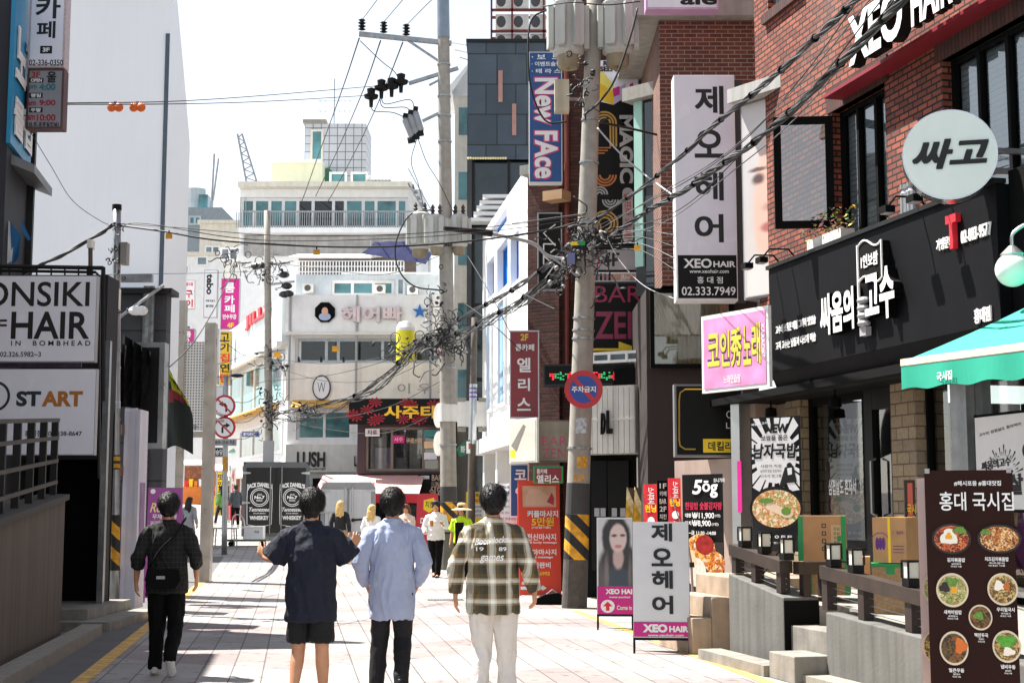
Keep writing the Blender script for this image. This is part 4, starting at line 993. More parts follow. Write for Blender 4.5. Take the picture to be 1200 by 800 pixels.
for i in range(n):
    for j in range(4):
        q = lambda i, j: (x0 + (x1 - x0) * i / n, .1 - 2.9 * j / 4, zz_(556, 54) + (zz_(578, 51.2) - zz_(556, 54)) * j / 4 - .03 * math.sin(j / 4 * 3.14) * (1 + .5 * math.sin(i)))
        mb.quad(q(i, j), q(i, j + 1), q(i + 1, j + 1), q(i + 1, j))
t.part('canvas', mb, mat('sun bleached pink canvas', '#dba6a0', .8, var=.08), smooth=True)
t.part('valance', MB().box(x0, x1, -2.84, -2.81, zz_(589, 51.2), zz_(579, 51.2)), redt)
for x in (x0 + .05, x1 - .05): t.part('post', MB().box(x - .025, x + .025, -2.78, -2.73, -.1, zz_(579, 51.2)), alu)
for px, py in ((440, 335), (478, 336), (356, 334)):
    x0, x1, z0, z1 = C1.rect(px, py, px + 12, py + 10, .75); u_ = C1.part('condenser', MB().box(x0, x1, .35, .75, z0, z1), offw); C1.part('fan_grille', MB().disc((x0 + x1) / 2, (z0 + z1) / 2, .13, .13, .346), mat('fan grille'), u_)
for px in (341, 419, 505): x0 = C1.uv(px, 400).x; C1.part('downpipe', MB().tube([(x0, -.40, Z(470)), (x0, -.40, Z(347))], .05, 8), grayw)
for px in (352, 378, 404): x0 = C1.uv(px, 430).x; C1.part('lamp', MB().tube([(x0, -.2, Z(424)), (x0, -.5, Z(420)), (x0, -.6, Z(426))], .03, 6), iron)
# left wing (faces left)
Wg = face('shop_wing', 'receding white wing with red lettering left of the corner building', 'building', 262, 72, 335, 58, g0)
h1_ = [(Wg.w * .1, Wg.w * .9, Wg.uv(335, 425).z - .9, Wg.uv(335, 400).z - .5)]
Wg.part('wall', shell(MB(), 0, Wg.w - .02, 0, Wg.uv(335, 345).z - .3, 6, [], .3), white)
zz = lambda py: Wg.uv(334, py).z
Wg.part('band', MB().box(0, Wg.w, -.3, -.003, zz(403), zz(350)), mat('pale aqua band', '#cfdcdc', .4, var=.04)); Wg.part('ledge', MB().box(-.3, Wg.w, -.5, -.302, zz(408), zz(402)), white)
window(Wg, Wg.w * .1, Wg.w * .95, zz(470), zz(412), -.03, 4, 1, .12, white, pteal)
window(Wg, Wg.w * .3, Wg.w * .95, zz(530), zz(490), -.03, 3, 1, .12, white, pgrey)
mb = MB(); txt(Wg, mb, 'JILLS', 289, 372, 318, 388, y=-.31, depth=.1, bold=.04); Wg.part('lettering', mb, redt)
x = Wg.uv(294, 475).x; Wg.part('awning', MB().prism([(-.05, zz(468)), (-.9, zz(476)), (-.9, zz(478)), (-.05, zz(476))], Wg.uv(262, 475).x, Wg.uv(325, 475).x, axis='x'), mat('ochre canvas', '#c99a4a'))
# roof lattice and blue tarpaulin on the corner building
t = face('roof_pergola', 'white lattice balustrade with sheet roof on the corner building top', 'pergola', 335, 61, 481, 61, g0 + Z(319))
zr = t.uv(400, 290).z; la = MB()
for i in range(38): x = t.w * .93 * i / 37; la.box(x - .025, x + .025, -.02, .02, 0, zr * .62)
for j in range(5): la.box(0, t.w * .93, -.018, .018, zr * .15 * j + .02, zr * .15 * j + .06)
t.part('lattice', la, white); t.part('roof', MB().prism([(-.3, zr * .66), (-.3, zr * .72), (2.5, zr * 1.1), (2.5, zr)], -.05, t.w * .66, axis='x'), mat('pinkish white sheet', '#e2d6d2', .6, streak=.1)); t.part('back_wall', MB().box(0, t.w, 2.4, 2.5, 0, zr), mat('dim brown wall', '#6a5c54', .8))
t = face('tarpaulin', 'blue tarpaulin sagging over a rooftop behind the pole transformers', 'tarpaulin', 420, 62, 497, 60, g0 + Z(330)); mb = MB(); z1_, z0_ = t.uv(430, 279).z, t.uv(430, 296).z; n = 12
for i in range(n):
    for j in range(4):
        q = lambda i, j: (t.w * i / n, .9 * j / 4 + .03 * math.sin(i + j), z0_ + (z1_ - z0_) * j / 4 - .25 * i / n * (1 - j / 4) * 2 - .02 * math.sin(i * 1.7) + (-.3 * i / n))
        mb.quad(q(i, j), q(i + 1, j), q(i + 1, j + 1), q(i, j + 1))
t.part('sheet', mb, mat('royal blue tarpaulin', '#0a1540', .8, spec=.1, var=.15), smooth=True); t.part('pole', MB().tube([(.1, .5, 0), (.1, .5, z1_)], .04, 6), steel); t.part('pole', MB().tube([(t.w - .2, .5, 0), (t.w - .2, .5, z0_)], .04, 6), steel)
# dark fortune shop in front of it
t = face('tarot_shop', 'dark two storey shop with black sign of red flowers and gold Korean letters', 'shop', 409, 54, 533, 54, gz(54))
Z2 = lambda py: t.uv(450, py).z
t.part('wall', shell(MB(), t.uv(419, 500).x, t.w, Z2(555), Z2(472), 3.6, [t.rect(428, 500, 516, 552)], .3), mat('dark plum wall', '#3a2e34', .7, var=.15))
sg_ = t.part('sign_board', MB().box(0, t.w, -.5, -.003, Z2(497), Z2(468)), black)
mb = MB(); txt(t, mb, '사주타로', 450, 475, 533, 490, y=-.51, bold=.045); t.part('lettering', mb, mat('amber lettering', '#f0c030', .4), sg_)
mb = MB(); rnd = random.Random(3)
for fx_, fy in ((413, 485), (417, 488), (430, 480), (438, 493), (443, 490), (476, 472), (482, 474), (490, 492), (493, 490), (508, 474), (472, 491), (440, 471)):
    c = t.uv(fx_, fy, -.505)
    for k in range(9):
        a = 6.28 * k / 9; mb.flat([(c.x, c.z), (c.x + .22 * math.cos(a - .18), c.z + .16 * math.sin(a - .18)), (c.x + .28 * math.cos(a), c.z + .2 * math.sin(a)), (c.x + .22 * math.cos(a + .18), c.z + .16 * math.sin(a + .18))], -.504)
t.part('flower_print', mb, mat('crimson flower print', '#a01828', .5), sg_)
x0, x1, z0, z1 = t.rect(428, 500, 516, 552); wn = window(t, x0, x1, z0, z1, .2, 3, 1, .1, mat('taupe frame', '#7a6e64', .5), clear, xs=[x0, t.uv(459, 520).x, t.uv(496, 520).x, x1])
mb = MB().box(x0, x1, 1.2, 1.25, z0, z1); mb.box(x0 + .3, x0 + .9, .8, 1.1, z0, z0 + .9, 1).box(x0 + 1.6, x0 + 2, .7, 1.1, z0, z0 + 1.2, 2); t.part('interior_wall', mb, [mat('dim interior', '#2c2628', .8, var=.4), mat('lilac cloth', '#8a7a90', .9), mat('pale sofa', '#9a928a', .9)])
mb = MB(); x0, x1, z0, z1 = t.rect(428, 502, 445, 511, -.06); mb.quad((x0, -.06, z0), (x1, -.06, z0), (x1, -.06, z1), (x0, -.06, z1)); mb.text('타로', x0 + .1, x1 - .1, z0 + .05, z1 - .05, -.065, 3, 0, .04)
x0, x1, z0, z1 = t.rect(460, 510, 474, 519, -.06); mb.quad((x0, -.06, z0), (x1, -.06, z0), (x1, -.06, z1), (x0, -.06, z1), 1); txt(t, mb, '사주', 462, 512, 472, 517, 2, y=-.065)
txt(t, mb, '사주 궁합 신년운세', 476, 513, 494, 519, 2, y=-.065)
for i in range(3):
    x0, x1, z0, z1 = t.rect(497, 504 + 13 * i, 512, 512 + 13 * i, -.06); mb.quad((x0, -.06, z0), (x1, -.06, z0), (x1, -.06, z1), (x0, -.06, z1), (4, 2, 0)[i])
t.part('window_sticker', mb, [paper, magenta, mat('pale peach print', '#e8c8a0', .5), ink, mat('teal print', '#3a8a8c', .5)])
t.part('ground_front', MB().box(t.uv(490, 560).x, t.w, -.06, -.003, 0, Z2(556)), black)
mb = MB(); txt(t, mb, 'BAR', 506, 556, 518, 563, y=-.07); txt(t, mb, 'LUNA', 506, 564, 518, 571, y=-.07); txt(t, mb, '식당', 503, 572 - 2, 520, 580, y=-.07, bold=.04); t.part('lettering', mb, mat('peach lettering', '#d8b8a0', .5))
x0, x1, z0, z1 = t.rect(493, 557, 503, 561, -.08); t.part('notice_plate', MB().box(x0, x1, -.09, -.062, z0, z1), paper)
# bright yellow round column sign above it
t = T('drum_sign', 'yellow cylindrical sign with pale domed top hanging on the corner building', 'shop sign', at(475, 423, 56)); r = .36; h = at(475, 388, 56).z - at(475, 423, 56).z
t.part('drum', MB().lathe([(r, 0), (r, h), (.01, h + .001)], n=28), mat('lemon yellow panel', '#e8dc1c', .4, var=.05), smooth=False); t.part('cap', MB().lathe([(r * 1.02, h), (r * 1.02, h + .12), (r * .7, h + .35), (.01, h + .4)], n=28), white)
for px in (468, 515):
    t2 = sign('strip_banner', 'narrow red lettered strip, ' + ('left of' if px == 468 else 'right of') + ' the yellow drum sign', 'banner', px - 3, 393 + (0 if px == 468 else -8), px + 2, 422, 56.6, None, .05, paper, white); mb = MB(); txt(t2, mb, '타로', px - 2, 396, px + 1, 420, rot=-90, bold=.06); t2.part('lettering', mb, redt)
# ============================================================= rooftops further up
g1 = gz(76)
C2 = face('hill_building', 'pale building with glazed balcony floor and cream penthouse on the skyline', 'building', 280, 76, 492, 76, g1)
Zc = lambda py, px=400: C2.uv(px, py).z
C2.part('wall', shell(MB(), 0, C2.w, 0, Zc(222), 9, [C2.rect(281, 231, 478, 267)], .5), white)
wn = window(C2, *C2.rect(281, 231, 478, 267), .3, 1, 1, .16, white, pteal, xs=[C2.uv(p, 250).x for p in (281, 297, 315, 331, 348, 366, 390, 404, 425, 440, 465, 478)])
C2.part('dark_pane', MB().box(C2.uv(350, 250).x, C2.uv(402, 250).x, .27, .29, Zc(266), Zc(233)), pdark, wn)
ra_ = MB(); zt_ = Zc(252)
for i in range(75): x = C2.uv(280, 260).x + (C2.uv(485, 260).x) * i / 75; ra_.box(x - .02, x + .02, -.72, -.68, Zc(270), zt_)
ra_.box(0, C2.w, -.74, -.66, zt_, zt_ + .08); C2.part('balcony_rail', ra_, steel); C2.part('balcony_slab', MB().box(-.2, C2.w, -.8, -.003, Zc(276), Zc(270)), white)
C2.part('eave', MB().box(-.3, C2.w - .5, -.7, 9, Zc(222) + .003, Zc(216)), cream)
C2.part('lower_band', MB().box(0, C2.w, -.2, -.004, Zc(300), Zc(277)), mat('grey rooftop sheet', '#9c9a98', .7, var=.15, streak=.2))
zp = Zc(216) + .003
ph = C2.part('penthouse', shell(MB(), C2.uv(318, 200, 2).x, C2.uv(378, 200, 2).x, zp, Zc(181), 5, [], .2, 2), mat('pale lime render', '#d8dcc4', .6, var=.05)); C2.part('eave', MB().box(C2.uv(316, 200, 2).x, C2.uv(378, 200, 2).x, 1.6, 7, Zc(181) + .003, Zc(178)), white, ph)
C2.part('gable', MB().prism([(C2.uv(377, 200, 3).x, zp), (C2.uv(377, 200, 3).x, Zc(182)), (C2.uv(386, 200, 3).x, Zc(182)), (C2.uv(402, 200, 3).x, Zc(200)), (C2.uv(402, 200, 3).x, zp)], 3, 7), mat('deep green roof sheet', '#1f6b50', .5))
for i in range(2): a = C2.uv(386 + i * 25, 210, 1).x; window(C2, a, a + .95, zp, zp + .9, 1, 1, 1, .12, white, pteal)
mb = MB()
for i in range(40): x = C2.uv(428, 210, .5).x + 2.2 * i / 40; mb.box(x, x + .012, .5, .53, zp, zp + .55)
mb.box(C2.uv(428, 210, .5).x, C2.uv(484, 210, .5).x, .5, .54, zp + .55, zp + .6); C2.part('roof_rail', mb, white)
for i in range(7): C2.part('roof_plant', MB().ball((C2.uv(432 + i * 4, 215, .8).x, .8, zp + .2), (.16, .14, .26), 0, 7, 5), mat('roof plant green', '#3f4f3a', .9))
st_ = MB()
for i in range(9): st_.box(C2.w - .6 + i * .16, C2.w - .4 + i * .16, -.6, .4, zp - .2 - i * .32, zp - .14 - i * .32)
st_.beam((C2.w - .7, -.62, zp + .7), (C2.w + 1, -.62, zp - 2.4), .05, .05).beam((C2.w - .7, -.62, zp - .1), (C2.w + 1, -.62, zp - 3.1), .16, .06); C2.part('stair', st_, steel)
twr = face('tiled_tower', 'white tiled stair tower standing above the cream penthouse', 'tower', 350, 80, 424, 80, g1 + zp)
wt = brickmat('white square tile', '#c9ccd2', '#c0c3ca', '#6d7178', .46, .46, .025, var=.1, offset=0, rough=.4, bump=0, dirt=.1)
h = twr.uv(400, 145).z; twr.part('wall', shell(MB(), .0, twr.w, 0, h, 3), wt); twr.part('coping', MB().box(-.1, twr.w * .35, -.2, 3, h + .003, h + .2), mat('dark coping', '#8a8880', .7))
x0, x1, z0, z1 = twr.rect(364, 152, 379, 190); window(twr, x0, x1, max(z0, .1), z1, -.03, 1, 1, .12, cream, pteal)
# antenna and tower crane
t = T('antenna', 'thin television antenna mast on the tiled stair tower', 'antenna', (xat(385, 81), 81, g1 + zp + h)); mb = MB().tube([(0, 0, 0), (0, 0, 2.9)], .03, 6); t.part('mast', mb, steel); mb = MB()
for z in (1.0, 1.6): mb.tube([(-1, 0, z), (1, 0, z)], .02, 5); [mb.tube([(x, -.3, z), (x, .3, z)], .012, 5) for x in (-.8, -.5, .3, .6, .9)]
t.part('dipole', mb, steel)
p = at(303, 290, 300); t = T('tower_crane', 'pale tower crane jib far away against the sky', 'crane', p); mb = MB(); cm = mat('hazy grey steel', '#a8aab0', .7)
a, b = at(297, 222, 300) - p, at(281, 157, 300) - p
for s_ in (-1.2, 1.2): mb.beam(Vector((a.x + s_, 0, a.z)), Vector((b.x + s_ * .4, 0, b.z)), .35, .35)
for i in range(14):
    q0, q1 = a.lerp(b, i / 14), a.lerp(b, (i + 1) / 14); k0, k1 = 1.2 * (1 - .6 * i / 14), 1.2 * (1 - .6 * (i + 1) / 14); sg2 = 1 if i % 2 else -1; mb.beam((q0.x - sg2 * k0, 0, q0.z), (q1.x + sg2 * k1, 0, q1.z), .2, .2)
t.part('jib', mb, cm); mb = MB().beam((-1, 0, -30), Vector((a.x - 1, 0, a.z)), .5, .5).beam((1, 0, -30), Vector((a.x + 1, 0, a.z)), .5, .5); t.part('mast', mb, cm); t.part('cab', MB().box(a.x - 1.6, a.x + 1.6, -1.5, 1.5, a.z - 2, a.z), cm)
# hazy far building on the left skyline
t = face('far_tower', 'grey blue building with rooftop tanks far up the left street', 'building', 208, 150, 252, 150, 3); zt_ = t.uv(230, 243).z
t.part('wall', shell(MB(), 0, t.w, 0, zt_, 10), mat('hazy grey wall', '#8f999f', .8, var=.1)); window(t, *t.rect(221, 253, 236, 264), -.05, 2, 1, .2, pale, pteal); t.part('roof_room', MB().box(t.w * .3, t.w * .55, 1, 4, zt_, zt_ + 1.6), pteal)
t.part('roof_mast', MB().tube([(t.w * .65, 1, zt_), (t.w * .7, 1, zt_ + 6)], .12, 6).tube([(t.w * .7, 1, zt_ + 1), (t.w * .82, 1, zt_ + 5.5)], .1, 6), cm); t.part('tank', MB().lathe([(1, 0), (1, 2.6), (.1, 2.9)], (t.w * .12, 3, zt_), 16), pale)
# left street shops in the distance
def farbox(name, label, pl, pr, pt, Y, m, wins=(), base=None, depth=6, YR=None):
    t = face(name, label, 'building', pl, Y, pr, YR or Y, gz(Y)); zt_ = t.uv((pl + pr) / 2, pt).z
    t.part('wall', shell(MB(), 0, t.w, 0, zt_, depth), m)
    for w_ in wins: window(t, *t.rect(*w_), -.04, max(1, int((w_[2] - w_[0]) / 9)), 1, .12, white, pteal if (w_[0] % 2) else pgrey)
    t.part('parapet', MB().box(-.15, t.w + .15, -.2, .3, zt_ + .003, zt_ + .25), cream); return t
farbox('white_building', 'white building with terraced top up the left street', 205, 262, 300, 96, white, ((209, 310, 222, 322), (209, 380, 225, 396), (230, 300, 244, 312)))
farbox('cream_building', 'cream building with orange roof edge up the left street', 226, 275, 262, 110, cream, ((240, 288, 258, 300),))
farbox('white_building', 'white gabled building behind the pole signs at the left bend', 256, 334, 285, 82, offw, ((300, 318, 310, 340), (258, 290, 280, 306)))
farbox('shop_row', 'row of low shops with bright fronts at the end of the left street', 200, 300, 498, 100, mat('warm cream shop wall', '#d8c8ae', .7, var=.15), ((212, 515, 240, 545), (262, 520, 296, 560)))
# ============================================================= left side
t = face('white_building', 'huge blank white panelled building with dark corner pipe at upper left', 'building', 10, 45, 184, 45, 0)
wp = mat('white facade panel', '#e9e9ed', .5, var=.03, sc=.25, streak=.02)
zt_ = t.uv(180, -60).z
sd = MB(); sd.prism([(0, 0), (3.2, 0), (3.2, zt_ - 5.6), (1.9, zt_ - 3.2), (0, zt_)], -4, t.w, axis='x'); t.part('wall', sd, wp)
t.part('corner_pipe', MB().box(t.w - .13, t.w, -.05, -.003, 0, t.uv(184, 40).z), mat('dark slate pipe', '#4a5560', .5, .3))
t.part('ledge', MB().box(t.uv(118, 375).x, t.uv(182, 375).x, -.8, -.003, t.uv(140, 345).z, t.uv(140, 341).z), mat('slate ledge', '#6c7880', .5))
# facade at the far left edge with blue sign
fl = face('side_building', 'dark narrow building at the left edge carrying a blue sign', 'building', -9, 19.3, 19, 21)
zt_ = fl.uv(5, -60).z
fl.part('wall', shell(MB(), 0, fl.w, 0, zt_, 3), mat('dark blue grey render', '#2a2c34', .7, var=.15))
fl.part('edge_pipe', MB().box(fl.w - .1, fl.w + .02, -.09, -.003, 4.5, zt_), iron)
za, zb_ = fl.uv(5, 165).z, zt_
fl.part('sign_panel', MB().box(-.1, fl.w - .25, -.06, -.003, za, zb_), mat('cerulean sign', '#1785b4', .4, var=.05))
mb = MB(); mb.text('노래', .0, fl.w - .35, fl.uv(5, 90).z, fl.uv(5, 5).z, -.07, 0, .02, .05); mb.text('클럽', .0, fl.w - .35, fl.uv(5, 150).z, fl.uv(5, 100).z, -.07, 0, .02, .05); fl.part('lettering', mb, letw)
fl.part('canopy', MB().prism([(-.002, za - .06), (-.32, za - .2), (-.32, za - .32), (-.002, za - .2)], .3, fl.w + .1, axis='x'), mat('grey canopy sheet', '#77797c', .5, .2))
t = T('folded_banner', 'orange and blue striped cloth hanging beside the dark building at left', 'banner', at(8, 310, 19.6)); mb = MB()
for i, m_ in enumerate((0, 1, 2)): mb.quad((-.14 + .1 * i, .02 * i, 0), (-.04 + .1 * i, .04 - .02 * i, .05 * i), (.0 + .08 * i, .04, .62 - .1 * i), (-.1 + .06 * i, .0, .7 - .05 * i), m_)
mb.quad((.18, .0, .62), (.3, .05, .36), (.26, .05, .34), (.17, .0, .5), 2); t.part('cloth', mb, [mat('orange cloth', '#c8582a', .8), mat('white cloth', '#d8d8da', .8), mat('blue cloth', '#1f5f90', .8)])
sg_ = sign('cafe_sign', 'pale lilac vertical cafe sign with brush style Korean letters at upper left', 'shop sign', 32, -40, 75, 79, 20, None, .22, lav, mat('red white sign edge', '#b8a8ac', .5, var=.3, sc=40))
mb = MB(); txt(sg_, mb, '카', 42, -4, 71, 22, bold=.03); txt(sg_, mb, '페', 43, 25, 65, 45, bold=.03); x0, x1, z0, z1 = sg_.rect(47, 54, 61, 63, sg_.y); mb.box(x0, x1, sg_.y, sg_.y + .002, z0, z1)
txt(sg_, mb, '02-336-0350', 34, 70, 74, 77, bold=.02); txt(sg_, mb, '3F', 50, 56, 58, 61, 1, y=-.014, bold=.04); sg_.part('lettering', mb, [ink, letw])
sg_ = sign('hours_board', 'grey opening hours board with red and teal times below the cafe sign', 'sign', 30, 81, 73, 151, 20.05, None, .2, mat('grey board', '#83858c', .5, var=.06), mat('rusty edge', '#5a3a38', .6, var=.3))
mb = MB()
for x0_, y0_, x1_, y1_, m_, s_ in ((37, 84, 47, 91, 1, '3F'), (55, 84, 66, 97, 0, '울'), (34, 100, 43, 106, 2, 'pm'), (46, 98, 65, 106, 2, '4:00'), (32, 119, 42, 124, 1, 'am'), (46, 117, 65, 124, 1, '9:00'), (32, 135, 41, 141, 1, 'am'), (43, 134, 65, 142, 1, '10:00'), (32, 143, 69, 149, 0, '(금.토.공휴일전날)')):
    txt(sg_, mb, s_, x0_, y0_, x1_, y1_, m_, bold=.035)
for x0_, y0_, x1_, y1_, s_ in ((34, 91.5, 51, 97, 'OPEN'), (34, 109, 50, 115, '평일'), (34, 126, 50, 132, '주말')):
    prect(sg_, mb, x0_, y0_, x1_, y1_, 0); txt(sg_, mb, s_, x0_ + 2, y0_ + .8, x1_ - 2, y1_ - .8, 3, y=-.013, bold=.03)
sg_.part('lettering', mb, [ink, mat('dark red lettering', '#8c1a2a'), mat('teal lettering', '#1f6a70'), letw])
sg_ = None
t = T('sign_bracket', 'dark steel bracket holding the cafe sign and hours board', 'bracket', at(27, 118, 20.2)); t.part('plate', MB().box(-.16, .1, 0, .3, -.4, .4), iron); t.part('arm', MB().box(-1.1, .02, .1, .2, -.06, .06), iron)
# dark shop with the two white sign boards
L2 = face('dark_shop', 'low dark shop with deep shaded front behind the white hair salon boards', 'shop', -120, 20.9, 118, 20.9)
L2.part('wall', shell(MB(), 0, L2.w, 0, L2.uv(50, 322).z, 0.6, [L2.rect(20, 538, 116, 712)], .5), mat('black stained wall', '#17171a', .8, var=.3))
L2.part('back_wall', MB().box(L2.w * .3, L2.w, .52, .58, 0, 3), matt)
L2.part('downpipe', MB().box(L2.w + .005, L2.w + .09, -.1, 0, 0, L2.uv(118, 400).z), steel)
t = T('sign_truss', 'dark steel pipe frame around and above the white hair salon board', 'frame', at(50, 330, 19.25)); mb = MB()
P2 = lambda px, py: t.loc(at(px, py, 19.25))
mb.tube([P2(-60, 311), P2(121, 314)], .03, 6); mb.tube([P2(-60, 316), P2(112, 319), P2(116, 323), P2(116, 560)], .022, 6); mb.tube([P2(121, 313), P2(121, 470)], .03, 6)
for px in (11, 27, 43, 60, 76, 92): mb.tube([P2(px, 311), P2(px, 323)], .012, 5)
t.part('pipe', mb, iron); t.part('post', MB().box(P2(102, 322).x, P2(108, 322).x, -.03, .05, P2(105, 322).z, P2(105, 312).z), black)
t.part('camera_pole', MB().tube([P2(106, 313), P2(106, 290)], .03, 8), mat('brown post', '#4a3a30')); t.part('camera_head', MB().box(P2(103, 292).x, P2(108, 292).x, -.05, .12, P2(105, 291).z, P2(105, 281).z), offw)
sg_ = sign('salon_sign', 'white hair salon board with big black capitals, upper of two', 'shop sign', -75, 323, 111, 424, 19.0, None, .12, lav, grayw, rim=.01)
mb = MB()
txt(sg_, mb, 'BONSIKI', -42, 330, 105, 359, bold=.012); txt(sg_, mb, 'OF', -30, 374, 8, 389, bold=.02); txt(sg_, mb, 'HAIR', 13, 365, 105, 397, bold=.02); txt(sg_, mb, 'IN  BOMBHEAD', 13, 399, 106, 405, bold=.02, space=1.6); txt(sg_, mb, '02.326.5982~3', 0, 412, 48, 418, bold=.015)
sg_.part('lettering', mb, ink)
sg_ = sign('start_sign', 'white board reading START in dark and orange, lower of two', 'shop sign', -75, 432, 110, 533, 19.0, None, .12, lav, grayw, rim=.01)
mb = MB(); txt(sg_, mb, 'ST', 19, 458, 48, 476, bold=.045); txt(sg_, mb, 'ART', 49, 458, 97, 476, 1, bold=.045)
c = sg_.uv(-6, 464, sg_.y); mb.ring(c.x, c.z, .165, .2, sg_.y, 0, 40); txt(sg_, mb, '홍대점   02-338-8647', 29, 504, 96, 511, bold=.02); txt(sg_, mb, '(기억세차)', 29, 513, 51, 517)
sg_.part('lettering', mb, [mat('dark slate lettering', '#1c2830'), mat('ochre orange lettering', '#a8661c'), ink])
t = T('window_poster', 'dim purple poster strip between the two white salon boards', 'poster', at(60, 432, 19.3)); t.part('sheet', MB().box(-1, .4, 0, .02, .02, .1), mat('purple poster', '#4a4058', .5, var=.4, sc=9))
# retaining wall, kerb, railing
C_ = Vector((-5.45, 17.8, 0)); dn = Vector((.147, -1, 0)); hw = lambda s: 1.70 - .068 * s
def hexa(mb, p0, p1, q, z0, za, zb, mi=0):   # along p0->p1, thickness vector q, tops za/zb
    v = [p0, p1, p1 + q, p0 + q]; tops = [za, zb, zb, za]
    vs = [Vector((p.x, p.y, z0)) for p in v] + [Vector((p.x, p.y, z)) for p, z in zip(v, tops)]
    return mb.add(vs, ((0, 1, 2, 3), (4, 7, 6, 5), (0, 4, 5, 1), (1, 5, 6, 2), (2, 6, 7, 3), (3, 7, 4, 0)), mi)
t = T('retaining_wall', 'stained concrete retaining wall with dark coping at lower left', 'wall', C_)
O = Vector((0, 0, 0)); E_ = dn * 11
rc = mat('stained retaining concrete', '#5a5148', .85, var=.12, sc=2, bump=.2, streak=.35)
t.part('body', hexa(MB(), O, E_, Vector((-3.2, -.45, 0)), 0, hw(0), hw(11)), rc)
t.part('coping', hexa(MB(), Vector((.03, .03, 0)), E_ + Vector((.03, 0, 0)), Vector((-.3, -.045, 0)), 0, 0, 0) if False else MB().add([Vector((.04, .04, hw(0) + .003)), E_ + Vector((.04, 0, hw(11) + .003)), E_ + Vector((-.34, 0, hw(11) + .003)), Vector((-.34, .0, hw(0) + .003)), Vector((.04, .04, hw(0) + .07)), E_ + Vector((.04, 0, hw(11) + .07)), E_ + Vector((-.34, 0, hw(11) + .07)), Vector((-.34, .0, hw(0) + .07))], ((0, 1, 2, 3), (4, 7, 6, 5), (0, 4, 5, 1), (1, 5, 6, 2), (2, 6, 7, 3), (3, 7, 4, 0))), mat('dark stone coping', '#3a3836', .8, var=.15))
t.part('kerb', hexa(MB(), Vector((.25, .9, 0)), E_ + Vector((.28, 0, 0)), Vector((-.247, -.0, 0)), 0, .14, .14), mat('kerb stone', '#b3ada2'))
t = T('steel_railing', 'dark flat bar railing standing on the retaining wall', 'railing', C_)
for s_ in (.2, .98, 1.76, 2.54, 3.32, 4.1, 5.0, 6.0):
    p = dn * s_ + Vector((-.12, 0, 0)); t.part('post', MB().box(p.x - .04, p.x + .04, p.y - .02, p.y + .02, hw(s_) + .072, 2.68 - .062 * s_), iron)
for q in (0.02, .24, .52, .78):
    a = dn * .2 + Vector((-.12, 0, 0)); b = dn * 6.5 + Vector((-.12, 0, 0)); za = 2.68 - (2.68 - hw(0)) * q; zb_ = 2.68 - .062 * 6.5 - (2.68 - .062 * 6.5 - hw(6.5)) * q
    t.part('rail', MB().beam((a.x + .045, a.y, za), (b.x + .045, b.y, zb_), .02, .045), iron)
t = T('side_building', 'unseen plain building added left of the railing to shade the foreground', 'building', (-9.8, 9.0, 0), R(8.4)); t.part('wall', MB().box(-3, 3.4, 0, 9.2, 0, 8.8), mat('grey beige render', '#8f887e', .8, var=.1, streak=.2)); t.part('roof', MB().box(-3.1, 3.5, -.1, 9.3, 8.803, 9.0), concrete)  # out of view, added and sized to throw shade on the left foreground
# slabs, cabinet, cart, grey steel door post
t = T('stone_steps', 'low stone slabs at the foot of the dark shop beside the wall corner', 'steps', (-5.6, 19.2, 0)); t.part('step', MB().box(-1, .35, .05, 2.6, 0, .12), st); t.part('step', MB().box(-1, -.05, .4, 2.6, .123, .26), st)
p = gnd(100, 712); t = T('electric_cabinet', 'grey electric cabinet with orange notice in the dark recess', 'cabinet', (p.x, p.y - .5, .26)); gm = mat('grey cabinet paint', '#6a6c6e', .5, .2, var=.1)
t.part('body', MB().box(-.24, .22, 0, .45, 0, 1.22), gm); t.part('lid', MB().box(-.26, .24, -.03, .47, 1.223, 1.26), gm); t.part('notice', MB().box(.07, .17, -.006, -.001, .78, 1.0), mat('orange notice', '#e0902a')); t.part('hinge', MB().box(.2, .215, -.012, -.001, .2, 1.1), steel)
p = gnd(88, 722); t = T('hand_trolley', 'folded aluminium hand trolley leaning by the retaining wall corner', 'trolley', (p.x, p.y, .13)); t.part('frame', MB().tube([(-.08, .05, .02), (-.1, .12, 1.15)], .016, 6).tube([(.06, .05, .02), (.0, .12, 1.15)], .016, 6).tube([(-.1, .12, 1.15), (0, .12, 1.15)], .016, 6), alu)
t.part('plate', MB().box(-.14, .12, -.12, .06, 0, .02), iron)
for z in (.62, .78): t.part('handle', MB().tube([(-.08, .08, z), (.16, -.02, z)], .018, 6), alu)
for x in (-.12, .1): t.part('wheel', MB().tube([(x - .02, .1, .07), (x + .02, .1, .07)], .07, 14), matt)
p = gnd(152, 716); t = T('gate_panel', 'tall folded white steel gate panel with brown hinges beside the pole', 'gate', (p.x, p.y, 0)); wm = mat('lilac white steel', '#c3c2cf', .45, var=.07, streak=.15)
h = t.uv(150, 478).z
t.part('leaf', MB().box(-.17, .02, 0, .06, .04, h).box(.024, .08, -.02, .5, .04, h - .02).box(-.16, -.1, -.02, -.003, .05, h - .05), wm)
for z in (.5, 2.1, 2.75): t.part('hinge', MB().tube([(-.19, -.01, z), (-.19, -.01, z + .16)], .03, 8), mat('brown hinge', '#6a4a3a', .6))
t.part('sticker', MB().box(.084, .087, .1, .4, 1.0, 2.0), mat('purple sticker', '#7a5a88', .5, var=.3))
